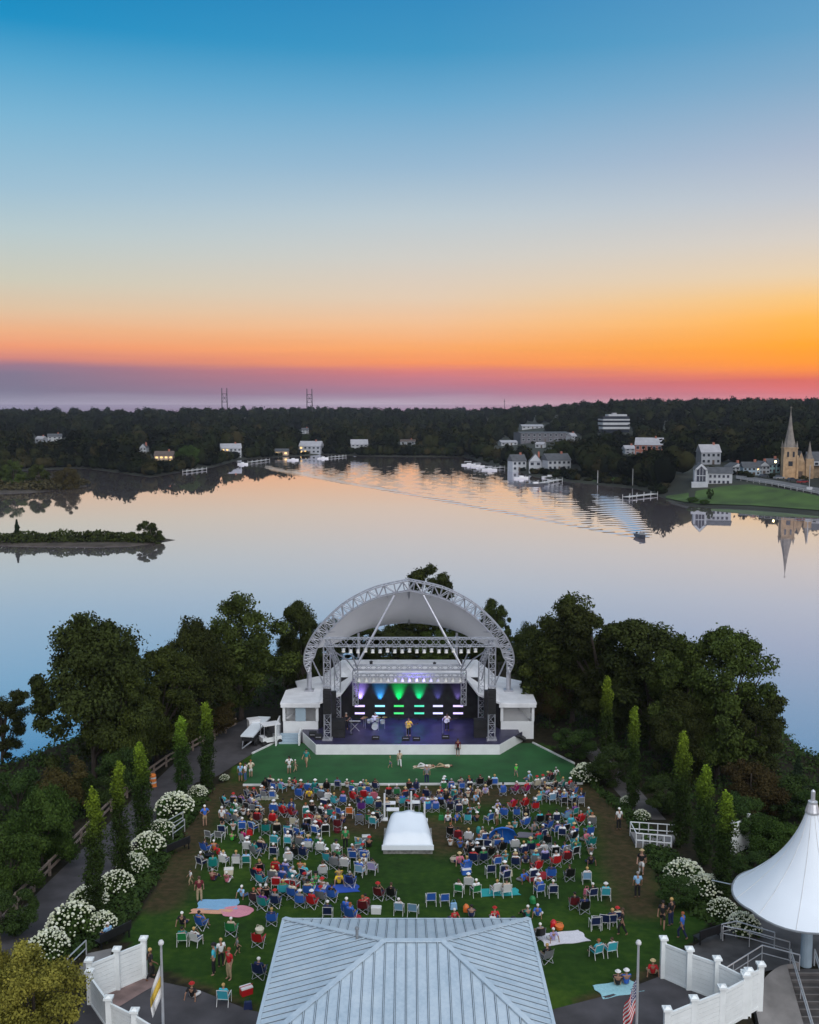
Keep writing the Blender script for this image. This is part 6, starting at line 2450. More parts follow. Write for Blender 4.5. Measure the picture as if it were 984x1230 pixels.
# right: curved wall and stairs falling towards the camera
top_a, top_b = on(946, 1166), on(1010, 1166)
t = thing('stairs', 'dark stone stairs with metal handrails at the bottom right', 'stairs', top_a)
NS = 16
W0, W1 = Vector((top_a.x, top_a.y, 0)), Vector((top_b.x + 3, top_b.y, 0))
dirn = Vector((-0.12, -1, 0)).normalized()
z0 = lawn_z(top_a.y) + 0.10
for k in range(NS):
    o_ = dirn * (0.42 * k)
    z = z0 - 0.135 * k
    a, b_ = W0 + o_, W1 + o_
    s_ = MB()
    s_.slab([Vector((a.x, a.y, z)), Vector((a.x, a.y, z)) + dirn * 0.42, Vector((b_.x, b_.y, z)) + dirn * 0.42, Vector((b_.x, b_.y, z))], 0.0) if False else None
    s_.prism([(a.x + dirn.x * 0.42, a.y + dirn.y * 0.42), (b_.x + dirn.x * 0.42, b_.y + dirn.y * 0.42), (b_.x, b_.y), (a.x, a.y)], z - 1.8, z)
    st_ = s_.build('step', M['dark_concrete'], t)
    MB().beam((a.x + dirn.x * 0.40, a.y + dirn.y * 0.40, z + 0.012), (b_.x + dirn.x * 0.40, b_.y + dirn.y * 0.40, z + 0.012), 0.05, 0.02).build('nosing', M['concrete'], st_)
for px0, py0, px1, py1, lab in ((925, 1222, 977, 1152, 'metal handrail on the left edge of the right stairs'), (948, 1230, 1000, 1165, 'metal handrail up the middle of the right stairs')):
    k0, k1 = 13, 0
    sidex = 0.25 if px0 < 940 else 1.5
    A_ = W0 + dirn * (0.42 * 14) + Vector((sidex, 0, z0 - 0.135 * 14))
    B_ = W0 + Vector((sidex, 0.3, z0))
    h_ = thing('handrail', lab, 'handrail', A_, 'metal handrails')
    MB().tube([A_, A_ + Vector((0, 0, 0.9)), B_ + Vector((0, 0, 0.9)), B_], 0.035, 6).build('top_rail', M['steel_rail'], h_)
    MB().tube([A_ + Vector((0, 0, 0.62)), B_ + Vector((0, 0, 0.62))], 0.03, 6).build('mid_rail', M['steel_rail'], h_)
    for f_ in (0.33, 0.66):
        q = A_.lerp(B_, f_)
        MB().tube([q - Vector((0, 0, 0.1)), q + Vector((0, 0, 0.9))], 0.03, 6).build('post', M['steel_rail'], h_)
cw = MB()
q0, q1, q2 = on(906, 1190), on(918, 1165), on(960, 1164)
pl = []
for k in range(11):
    u = k / 10
    w = q0 * ((1 - u) ** 2) + q1 * (2 * u * (1 - u)) + q2 * (u * u)
    pl.append((w.x, w.y))
pl2 = [(W0.x - 0.05, W0.y)] + [(W0.x + dirn.x * 6.8 - 0.05, W0.y + dirn.y * 6.8), (pl[0][0] - 0.9, pl[0][1] - 6.5)]
poly = pl + pl2
ar = sum(poly[i][0] * poly[(i + 1) % len(poly)][1] - poly[(i + 1) % len(poly)][0] * poly[i][1] for i in range(len(poly)))
if ar < 0:
    poly = list(reversed(poly))
t = thing('retaining_wall', 'curved grey concrete slope between walkway and right stairs', 'wall', (q1.x, q1.y, lawn_z(q1.y)))
cw.prism(poly, 0.5, lambda x, y: lawn_z(48) + 0.12 - 0.30 * max(0, (W0.y - y)))
cw.build('slope', M['concrete'], t)

# ---- wooden guard fence along the left path
run = [(-20, 1135), (20, 1092), (60, 1052), (98, 1013), (134, 975), (170, 943), (200, 921), (232, 902), (258, 888), (284, 874)]
P = [on(a, b_) for a, b_ in run]
t = thing('guard_fence', 'weathered wooden two rail fence along the left path', 'fence', P[0])
for a, b_ in zip(P[:-1], P[1:]):
    for z in (0.45, 0.95):
        MB().beam(a + Vector((0, 0, z)), b_ + Vector((0, 0, z)), 0.09, 0.16).build('rail', M['wood_rail'], t)
    for f_ in (0.0, 0.5):
        q = a.lerp(b_, f_)
        q.z = lawn_z(q.y)
        MB().box(q + Vector((0, 0, 0.5)), (0.15, 0.15, 1.1)).build('post', M['wood_rail'], t)
p = on(184, 945)
t = thing('barrel', 'bright orange traffic barrel by the left path fence', 'barrel', p)
MB().lathe(tuple(p), [(0.34, 0.0), (0.30, 0.05), (0.27, 1.05), (0.2, 1.12), (0.05, 1.14)], 14).build('drum', M['orange'], t)
for z in (0.35, 0.75):
    MB().lathe(tuple(p + Vector((0, 0, z))), [(0.300 - z * 0.02, 0), (0.298 - z * 0.02, 0.14)], 14, closed=False).build('band', M['kerb_white'], t)


# ---- benches and bins
def bench(label, px, py, rz):
    p = on(px, py)
    t = thing('park_bench', label, 'bench', p, 'dark benches beside the lawn')
    Mz = Matrix.Rotation(rz, 3, 'Z')
    for k in range(3):
        MB().box(p + Mz @ Vector((0, -0.18 + 0.18 * k, 0.45)), (2.0, 0.15, 0.05), rz).build('seat', M['black_box'], t) if k == 1 else None
    MB().box(p + Mz @ Vector((0, 0.0, 0.44)), (2.0, 0.5, 0.04), rz).build('seat', M['black_box'], t)
    MB().box(p + Mz @ Vector((0, -0.28, 0.72)), (2.0, 0.06, 0.44), rz).build('backrest', M['black_box'], t)
    for sx_ in (-0.9, 0.9):
        for sy_ in (-0.22, 0.22):
            MB().box(p + Mz @ Vector((sx_, sy_, 0.21)), (0.07, 0.07, 0.42), rz).build('leg', M['black_box'], t)


bench('dark bench in front of the left looped handrails', 212, 1024, 0.9)
bench('dark bench at the lower left by the nearest poplar', 136, 1132, 0.9)
bench('dark bench below the cream hydrangeas on the right', 852, 1130, 0.5)
# ================================================================ PEOPLE AND CHAIRS
def skin_mesh(name, verts, edges, root, sub=1, mats=None):
    """One continuous body grown round a skeleton: verts {joint: ((x, y, z), radius)}."""
    keys = list(verts)
    me = bpy.data.meshes.new(name + '_skeleton')
    me.from_pydata([verts[k][0] for k in keys], [(keys.index(a), keys.index(b_)) for a, b_ in edges], [])
    ob = bpy.data.objects.new(name + '_skeleton', me)
    COL.objects.link(ob)
    md = ob.modifiers.new('skin', 'SKIN')
    md.use_smooth_shade = True
    for i, k in enumerate(keys):
        sv = me.skin_vertices[0].data[i]
        r_ = verts[k][1]
        sv.radius = r_ if isinstance(r_, tuple) else (r_, r_)
        sv.use_root = (k == root)
    if sub:
        sd = ob.modifiers.new('sub', 'SUBSURF')
        sd.levels = sd.render_levels = sub
    dg = bpy.context.evaluated_depsgraph_get()
    out_ = bpy.data.meshes.new_from_object(ob.evaluated_get(dg))
    out_.name = name
    bpy.data.objects.remove(ob)
    bpy.data.meshes.remove(me)
    out_.materials.clear()
    if mats:
        out_.materials.append(mats)
    return out_


def pose(kind):
    """Joint positions, facing +Y, feet or seat on z = 0."""
    J = {}
    if kind in ('stand', 'walk', 'guitar', 'hips'):
        ax = dict(pelvis=(0, 0, .94), spine=(0, -.01, 1.12), chest=(0, 0, 1.34), neck=(0, .0, 1.50), jaw=(0, .015, 1.56), head=(0, .02, 1.64), crown=(0, .0, 1.73))
        sh = dict(shoulder=(.18, 0, 1.43), elbow=(.25, -.03, 1.16), wrist=(.26, .06, .94), hand=(.26, .09, .84))
        lg = dict(hip=(.09, 0, .90), knee=(.11, .03, .50), ankle=(.11, -.02, .09), toe=(.12, .14, .04))
        J.update(ax)
        for s, n in ((-1, 'L'), (1, 'R')):
            for k, v in list(sh.items()) + list(lg.items()):
                J[k + n] = (v[0] * s, v[1], v[2])
        if kind == 'walk':
            J.update(kneeL=(-.10, .22, .54), ankleL=(-.10, .16, .14), toeL=(-.10, .30, .12), kneeR=(.10, -.06, .50), ankleR=(.10, -.30, .14), toeR=(.10, -.18, .04), wristL=(-.27, -.12, .95), handL=(-.27, -.16, .86), wristR=(.27, .22, .98), handR=(.26, .28, .90))
        if kind == 'guitar':
            J.update(elbowL=(-.33, .06, 1.18), wristL=(-.36, .26, 1.22), handL=(-.38, .32, 1.26), elbowR=(.32, -.05, 1.16), wristR=(.14, .18, 1.06), handR=(.07, .22, 1.05))
        if kind == 'hips':
            J.update(elbowL=(-.38, -.04, 1.20), wristL=(-.20, .08, 1.02), handL=(-.13, .10, 1.0), elbowR=(.38, -.04, 1.20), wristR=(.20, .08, 1.02), handR=(.13, .10, 1.0))
    elif kind in ('chair', 'chair_lean', 'drum'):
        l = 0.04 if kind != 'chair_lean' else 0.16
        ax = dict(pelvis=(0, -.06, .50), spine=(0, -.08 - l * .5, .68), chest=(0, -.10 - l, .88), neck=(0, -.09 - l, 1.05), jaw=(0, -.06 - l, 1.11), head=(0, -.05 - l, 1.19), crown=(0, -.07 - l, 1.28))
        J.update(ax)
        for s, n in ((-1, 'L'), (1, 'R')):
            sh = dict(shoulder=(.18, -.10 - l, .98), elbow=(.28, -.04 - l * .5, .73), wrist=(.22, .18, .67), hand=(.19, .26, .66), hip=(.10, -.02, .48), knee=(.14, .42, .49), ankle=(.14, .46, .10), toe=(.15, .61, .04))
            for k, v in sh.items():
                J[k + n] = (v[0] * s, v[1], v[2])
        if kind == 'chair_lean':
            J.update(elbowR=(.32, -.02, .76), wristR=(.10, .02, .96), handR=(.07, .0, 1.04), ankleL=(-.10, .60, .12), toeL=(-.10, .73, .16))
        if kind == 'drum':
            J.update(elbowL=(-.32, .05, .82), wristL=(-.24, .30, .90), handL=(-.22, .38, .92), elbowR=(.32, .05, .82), wristR=(.24, .28, .98), handR=(.22, .35, 1.02))
    elif kind in ('ground', 'cross'):
        ax = dict(pelvis=(0, -.05, .13), spine=(0, -.12, .31), chest=(0, -.13, .52), neck=(0, -.10, .69), jaw=(0, -.07, .75), head=(0, -.06, .83), crown=(0, -.08, .92))
        J.update(ax)
        for s, n in ((-1, 'L'), (1, 'R')):
            if kind == 'ground':
                sh = dict(shoulder=(.18, -.12, .62), elbow=(.26, .08, .44), wrist=(.17, .30, .44), hand=(.11, .36, .43), hip=(.10, 0, .13), knee=(.16, .36, .42), ankle=(.13, .62, .10), toe=(.13, .76, .05))
            else:
                sh = dict(shoulder=(.18, -.12, .62), elbow=(.28, -.30, .38), wrist=(.30, -.36, .14), hand=(.31, -.38, .05), hip=(.10, 0, .13), knee=(.30, .34, .17), ankle=(.02, .46 + .08 * s, .09), toe=(-.10, .48 + .08 * s, .06))
            for k, v in sh.items():
                J[k + n] = (v[0] * s, v[1], v[2])
    elif kind == 'lie':
        ax = dict(pelvis=(0, 0, .12), spine=(0, -.18, .11), chest=(0, -.40, .13), neck=(0, -.56, .13), jaw=(0, -.62, .14), head=(0, -.70, .13), crown=(0, -.79, .13))
        J.update(ax)
        for s, n in ((-1, 'L'), (1, 'R')):
            sh = dict(shoulder=(.18, -.48, .12), elbow=(.36, -.32, .07), wrist=(.30, -.10, .06), hand=(.28, -.02, .05), hip=(.09, .04, .12), knee=(.12, .45, .13 if s < 0 else .34), ankle=(.12, .84 if s < 0 else .70, .07), toe=(.14, .90 if s < 0 else .84, .12 if s < 0 else .06))
            for k, v in sh.items():
                J[k + n] = (v[0] * s, v[1], v[2])
    return J


RB = dict(pelvis=(.125, .10), spine=(.115, .09), chest=(.135, .10), neck=.052, jaw=.062, head=.090, crown=.056, shoulder=.062, elbow=.042, wrist=.029, hand=.036, hip=.088, knee=.062, ankle=.042, toe=.036)
EDG = [('pelvis', 'spine'), ('spine', 'chest'), ('chest', 'neck'), ('neck', 'jaw'), ('jaw', 'head'), ('head', 'crown')]
for n_ in 'LR':
    EDG += [('chest', 'shoulder' + n_), ('shoulder' + n_, 'elbow' + n_), ('elbow' + n_, 'wrist' + n_), ('wrist' + n_, 'hand' + n_), ('pelvis', 'hip' + n_), ('hip' + n_, 'knee' + n_), ('knee' + n_, 'ankle' + n_), ('ankle' + n_, 'toe' + n_)]


def rad(k):
    return RB[k[:-1]] if k[-1] in 'LR' else RB[k]


def grow(r_, d):
    return tuple(q + d for q in r_) if isinstance(r_, tuple) else r_ + d


POSES = {}
for kind in ('stand', 'walk', 'guitar', 'hips', 'chair', 'chair_lean', 'drum', 'ground', 'cross', 'lie'):
    J = pose(kind)
    jv = {k: (J[k], rad(k)) for k in J}
    hd, nk = Vector(J['head']), Vector(J['jaw'])
    fwd = Vector((0, 1, 0)) if kind != 'lie' else Vector((0, 0, 1))
    up = (Vector(J['crown']) - nk).normalized()
    nose = hd - up * 0.015 + fwd * 0.100
    jv['nose'] = (tuple(nose), 0.016)
    ed = EDG + [('head', 'nose')]
    for s in (-1, 1):           # ears, and the five fingers of each hand
        k = 'ear%d' % s
        jv[k] = (tuple(hd + Vector((s * 0.092, 0, 0)) - up * 0.01), 0.020)
        ed = ed + [('head', k)]
    for n_ in 'LR':
        h_, w_ = Vector(J['hand' + n_]), Vector(J['wrist' + n_])
        d = (h_ - w_).normalized()
        sd_ = d.cross(Vector((0, 0, 1)))
        if sd_.length < 0.2:
            sd_ = Vector((0, 1, 0))
        sd_.normalize()
        inw = Vector((-h_.x, 0, -0.03)).normalized()
        for q in range(4):
            o_ = sd_ * (0.026 * (q - 1.5))
            k1, k2 = f'f{n_}{q}a', f'f{n_}{q}b'
            L_ = (0.062, 0.072, 0.068, 0.052)[q]
            jv[k1] = (tuple(h_ + o_ + d * (L_ * 0.75)), 0.0095)
            jv[k2] = (tuple(h_ + o_ * 1.1 + d * (L_ * 1.25) + inw * 0.02), 0.008)
            ed = ed + [('hand' + n_, k1), (k1, k2)]
        jv['t' + n_] = (tuple(w_.lerp(h_, 0.7) + sd_ * 0.055 + d * 0.03), 0.011)
        ed = ed + [('hand' + n_, 't' + n_)]
    body = skin_mesh('person_' + kind, jv, ed, 'pelvis', 1, M['skin'])
    bm = bmesh.new()
    bm.from_mesh(body)
    nb_ = len(bm.faces)
    for s in (-1, 1):
        bmesh.ops.create_icosphere(bm, subdivisions=1, radius=0.013, matrix=Matrix.Translation(hd + up * 0.012 + fwd * 0.082 + Vector((s * 0.034, 0, 0))))
    bm.faces.ensure_lookup_table()
    ne_ = len(bm.faces)
    q_ = up.to_track_quat('Z', 'Y').to_matrix().to_4x4()
    bmesh.ops.create_cube(bm, size=1, matrix=Matrix.Translation(hd - up * 0.052 + fwd * 0.070) @ q_ @ Matrix.Diagonal((0.042, 0.02, 0.010, 1)))
    bm.faces.ensure_lookup_table()
    for i in range(nb_, ne_):
        bm.faces[i].material_index = 1
    for i in range(ne_, len(bm.faces)):
        bm.faces[i].material_index = 2
    bm.to_mesh(body)
    bm.free()
    body.materials.append(M['black_box'])
    body.materials.append(M['brick'])
    sv = {k: (J[k], grow(rad(k), d)) for k, d in (('pelvis', .018), ('spine', .024), ('chest', .022), ('shoulderL', .022), ('shoulderR', .022))}
    for n_ in 'LR':
        a, b_ = Vector(J['shoulder' + n_]), Vector(J['elbow' + n_])
        sv['sleeve' + n_] = (tuple(a.lerp(b_, .8)), .064)
    sv['collar'] = (tuple(Vector(J['chest']).lerp(Vector(J['neck']), .6)), .075)
    shirt = skin_mesh('shirt_' + kind, sv, [('pelvis', 'spine'), ('spine', 'chest'), ('chest', 'collar'), ('chest', 'shoulderL'), ('chest', 'shoulderR'), ('shoulderL', 'sleeveL'), ('shoulderR', 'sleeveR')], 'spine', 1, M['cloth'])
    tv = {'pelvis': (J['pelvis'], (.142, .118)), 'waist': (tuple(Vector(J['pelvis']).lerp(Vector(J['spine']), .35)), (.125, .10))}
    te = [('waist', 'pelvis')]
    hv, he = dict(tv), list(te)
    for n_ in 'LR':
        tv.update({'hip' + n_: (J['hip' + n_], .106), 'knee' + n_: (J['knee' + n_], .080), 'hem' + n_: (tuple(Vector(J['knee' + n_]).lerp(Vector(J['ankle' + n_]), .92)), .062)})
        te += [('pelvis', 'hip' + n_), ('hip' + n_, 'knee' + n_), ('knee' + n_, 'hem' + n_)]
        hv.update({'hip' + n_: (J['hip' + n_], .108), 'hem' + n_: (tuple(Vector(J['hip' + n_]).lerp(Vector(J['knee' + n_]), .86)), .092)})
        he += [('pelvis', 'hip' + n_), ('hip' + n_, 'hem' + n_)]
    trousers = skin_mesh('trousers_' + kind, tv, te, 'pelvis', 1, M['cloth'])
    shorts = skin_mesh('shorts_' + kind, hv, he, 'pelvis', 1, M['cloth'])
    cr_ = Vector(J['crown'])
    ctr = hd.lerp(cr_, 0.42) - fwd * 0.018
    bm = bmesh.new()
    bmesh.ops.create_icosphere(bm, subdivisions=2, radius=0.108)
    keep = [v for v in bm.verts if v.co.dot(up) > -0.02 or v.co.dot(fwd) < -0.055]
    bmesh.ops.delete(bm, geom=[v for v in bm.verts if v not in keep], context='VERTS')
    for v in bm.verts:
        v.co = v.co * (1 + 0.05 * math.sin(v.co.x * 60) * math.sin(v.co.z * 70)) + ctr
    hair = bpy.data.meshes.new('hair_' + kind)
    bm.to_mesh(hair)
    bm.free()
    hair.materials.append(M['hair'])
    hb = MB()
    q_ = up.to_track_quat('Z', 'Y').to_matrix()
    hb.lathe((0, 0, 0), [(0.165, 0.0), (0.165, 0.015), (0.108, 0.02), (0.102, 0.08), (0.06, 0.105)], 14)
    hb.v = [tuple(q_ @ Vector(v) + ctr + up * 0.035) for v in hb.v]
    hat = hb.mesh('hat_' + kind, M['cloth'])
    POSES[kind] = dict(body=body, shirt=shirt, trousers=trousers, shorts=shorts, hair=hair, hat=hat)

TOPS = {'red': (.50, .012, .018), 'white': (.72, .73, .74), 'light-blue': (.25, .45, .68), 'blue': (.03, .12, .48), 'navy': (.012, .022, .085), 'black': (.008, .008, .010), 'grey': (.20, .21, .23),
        'teal': (.01, .22, .21), 'turquoise': (.05, .42, .52), 'green': (.02, .20, .06), 'bright-green': (.06, .60, .05), 'yellow': (.70, .46, .02), 'pink': (.62, .16, .24), 'magenta': (.38, .01, .13),
        'maroon': (.12, .010, .018), 'orange': (.70, .17, .03), 'lavender': (.36, .32, .58), 'beige': (.50, .40, .30), 'cream': (.66, .60, .46), 'purple': (.13, .03, .24)}
BOTS = {'black': (.008, .008, .010), 'navy': (.012, .020, .07), 'grey': (.17, .18, .19), 'khaki': (.36, .27, .16), 'white': (.66, .66, .66), 'denim': (.05, .10, .22)}
HEADS = [('white-haired', 'hair', (.74, .73, .70)), ('grey-haired', 'hair', (.30, .29, .28)), ('brown-haired', 'hair', (.06, .030, .016)), ('black-haired', 'hair', (.008, .007, .007)), ('blond-haired', 'hair', (.46, .29, .10)),
         ('ginger-haired', 'hair', (.28, .08, .02)), ('white-capped', 'hat', (.76, .76, .76)), ('straw-hatted', 'hat', (.55, .42, .22)), ('black-capped', 'hat', (.01, .01, .012)), ('red-capped', 'hat', (.45, .02, .02))]
SKINS = [(.34, .19, .13), (.40, .23, .165), (.29, .155, .10), (.17, .085, .05), (.37, .21, .15)]
USED = set()
ALLP = []


def person(kind, p, rz, top, bot=None, head=None, where='', scale=1.0, cls='', verb=None, legs=None):
    """A person with clothes and hair; head, top and legwear together are never repeated."""
    for _ in range(400):
        h_ = head if (head is not None and _ < 1) else rnd.choice(HEADS[:5] + HEADS)[0]
        b_ = bot if (bot is not None and _ < 60) else rnd.choice(list(BOTS))
        lg = legs or rnd.choice(['trousers', 'trousers', 'shorts'])
        tp = top if _ < 200 else rnd.choice(list(TOPS))
        if (h_, tp, b_, lg) not in USED:
            break
    USED.add((h_, tp, b_, lg))
    hd_ = next(q for q in HEADS if q[0] == h_)
    who = f'{h_} {"child" if scale < 0.8 else "person"} in {tp} top and {b_} {lg}'
    P = POSES[kind]
    o = bpy.data.objects.new('person', P['body'])
    COL.objects.link(o)
    o.location = p
    o.rotation_euler = (0, 0, rz)
    s = scale * rnd.uniform(.97, 1.06) * (.86 if kind in ('chair', 'chair_lean', 'ground', 'cross') else .93)
    o.scale = (s * rnd.uniform(.98, 1.12), s, s)
    o.color = (*rnd.choice(SKINS), 1)
    for nm, key, col in (('shirt', 'shirt', TOPS[tp]), (lg, lg, BOTS[b_]), ('hair' if hd_[1] == 'hair' else 'hat', hd_[1], hd_[2])):
        c_ = bpy.data.objects.new(nm, P[key])
        COL.objects.link(c_)
        c_.parent = o
        v = rnd.uniform(.85, 1.12)
        c_.color = (*[min(1, q * v) for q in col], 1)
    tag(o, None, 'person', cls or 'audience on the lawn')
    o['label'] = who + ((' ' + verb) if verb else '') + ((' ' + where) if where else '')
    if len(o['label'].split()) > 16:
        o['label'] = who + ((' ' + verb) if verb else '')
    ALLP.append((p.x, p.y))
    return o, who


# ---- chair kinds, built once
def lawn_chair_proto():
    e = thing('lawn_chair', 'x', 'chair', (0, 0, 0), 'lawn chairs set out by the audience')
    s = MB()
    s.slab([(-.25, .24, .43), (-.25, -.22, .38), (.25, -.22, .38), (.25, .24, .43)], .03)
    s.build('seat', M['plastic'], e)
    b_ = MB()
    vs = [(-.25, -.23, .40), (.25, -.23, .40), (.25, -.38, .93), (-.25, -.38, .93)]
    b_.slab([Vector(v) for v in vs], .03)
    b_.build('backrest', M['plastic'], e)
    for sx_ in (-1, 1):
        f = MB()
        f.tube([(sx_ * .29, .27, 0), (sx_ * .29, .25, .62)], .018, 6)
        f.build('leg', M['kerb_white'], e)
        f = MB()
        f.tube([(sx_ * .29, -.36, 0), (sx_ * .29, -.25, .42), (sx_ * .27, -.38, .95)], .018, 6)
        f.build('leg', M['kerb_white'], e)
        f = MB()
        f.tube([(sx_ * .29, .27, .62), (sx_ * .29, -.30, .64)], .024, 6)
        f.build('armrest', M['kerb_white'], e)
    f = MB()
    f.tube([(-.27, -.385, .95), (.27, -.385, .95)], .016, 6)
    f.tube([(-.29, -.25, .40), (.29, -.25, .40)], .014, 6)
    f.build('crossbar', M['kerb_white'], e)
    return e


def camp_chair_proto():
    e = thing('camp_chair', 'x', 'chair', (0, 0, 0), 'camp chairs set out by the audience')
    n = 7
    vs = []
    for j in range(3):
        for i in range(n):
            u = i / (n - 1) * 2 - 1
            vs.append((u * .30, .26 - .24 * j, .40 + .05 * u * u + (.03 if j == 0 else 0) - .02 * j))
    fs = [(j * n + i, j * n + i + 1, (j + 1) * n + i + 1, (j + 1) * n + i) for j in range(2) for i in range(n - 1)]
    nv = len(vs)
    MB().add(vs + [(a, b_, c_ - .015) for a, b_, c_ in vs], [tuple(reversed(f)) for f in fs] + [tuple(nv + q for q in f) for f in fs]).build('seat', M['plastic'], e, smooth=True)
    vs = []
    for j in range(4):
        for i in range(n):
            u = i / (n - 1) * 2 - 1
            vs.append((u * (.30 - .01 * j), -.22 - .06 * j - .05 * (1 - u * u), .39 + .185 * j + .02 * u * u))
    fs = [(j * n + i, j * n + i + 1, (j + 1) * n + i + 1, (j + 1) * n + i) for j in range(3) for i in range(n - 1)]
    nv = len(vs)
    MB().add(vs + [(a, b_ - .018, c_) for a, b_, c_ in vs], fs + [tuple(nv + q for q in reversed(f)) for f in fs]).build('backrest', M['plastic'], e, smooth=True)
    f = MB()
    for a, b_ in (((-.31, .28, 0), (.31, .26, .44)), ((.31, .28, 0), (-.31, .26, .44)), ((-.31, -.28, 0), (.31, -.24, .42)), ((.31, -.28, 0), (-.31, -.24, .42)), ((-.32, .28, 0), (-.31, -.24, .42)), ((.32, .28, 0), (.31, -.24, .42)), ((-.32, -.28, 0), (-.31, .26, .62)), ((.32, -.28, 0), (.31, .26, .62)), ((-.31, -.22, .38), (-.28, -.42, .98)), ((.31, -.22, .38), (.28, -.42, .98))):
        f.tube([a, b_], .013, 5)
    f.build('frame', M['aluminium'], e)
    for sx_ in (-1, 1):
        MB().box((sx_ * .32, -.02, .63), (.07, .56, .02)).build('armrest', M['plastic'], e)
    return e


PROTO = {'A': lawn_chair_proto(), 'B': camp_chair_proto()}
FIRST = {'A': True, 'B': True}


def chair(kind, p, rz, colname, label):
    if FIRST[kind]:
        o = PROTO[kind]
        FIRST[kind] = False
    else:
        o = copy_tree(PROTO[kind])
    o.location = p
    o.rotation_euler = (0, 0, rz)
    s = rnd.uniform(.88, .97)
    o.scale = (s * 1.04, s, s)
    o['label'] = label
    v = rnd.uniform(.8, 1.1)
    for ch in o.children:
        if ch.active_material and ch.active_material.name == 'plastic':
            ch.color = (*[min(1, q * v) for q in TOPS[colname]], 1)
    return o


def face_stage(p, j=.42):
    return math.atan2(96 - p.y, (0 if abs(p.x) < 6 else p.x * 0.35) - p.x) - PI / 2 + rnd.uniform(-j, j)


def where(p):
    if math.hypot(p.x, p.y - 69) < 6.5:
        return 'near sound tent'
    if p.y > 80:
        return 'near the turf'
    if p.y < 58:
        return 'near pavilion roof'
    return 'on left lawn' if p.x < -1 else 'on right lawn'


CH = {'A': 'lawn chair', 'B': 'camp chair'}
EMPT = {}


def put(px, py, code):
    f = code.split(':')
    k = f[0]
    p = on(px, py)
    p.z = lawn_z(p.y) + (0.03 if p.y > 86 else 0)
    rz = face_stage(p)
    if k in 'AB':
        ccol, top = f[1], f[2]
        cp_ = p.copy()
        if top == '-':
            n = EMPT.setdefault((k, ccol), 0)
            EMPT[(k, ccol)] += 1
            chair(k, p, rz, ccol, f'empty {ccol} {CH[k]} {where(p)}' + ('' if n == 0 else f', {ORD[n]} of its colour'))
            return
        o, who = person('chair_lean' if rnd.random() < .45 else 'chair', p, rz, top, head=f[3] if len(f) > 3 else None, where=where(p), verb=f'on {ccol} {CH[k]}')
        chair(k, cp_, rz, ccol, f'{ccol} {CH[k]} under the {who}')
    elif k == 'G':
        person('ground' if rnd.random() < .5 else 'cross', p, rz, f[1], head=f[2] if len(f) > 2 else None, where=where(p), verb='sitting on grass')
    elif k == 'S':
        rz = rnd.uniform(-2.5, 2.5) if len(f) < 5 else float(f[4])
        person(rnd.choice(['stand', 'walk', 'hips', 'stand']), p, rz, f[1], f[2] if len(f) > 2 and f[2] else None, head=f[3] if len(f) > 3 and f[3] else None, where=where(p), verb='standing')
    elif k == 'K':
        person('walk', p, rnd.uniform(-2.5, 2.5), f[1], where=where(p), scale=.66, verb='playing')
    elif k == 'L':
        person('lie', p, PI / 2 + rnd.uniform(-.3, .3), f[1], where=where(p), verb='lying down')


def region(ox, oy, sc, items):
    for zx, zy, code in items:
        d = {'A': 5, 'B': 5, 'G': 3.5}.get(code[0], 0)
        put(ox + zx / sc, oy + zy / sc + d, code)


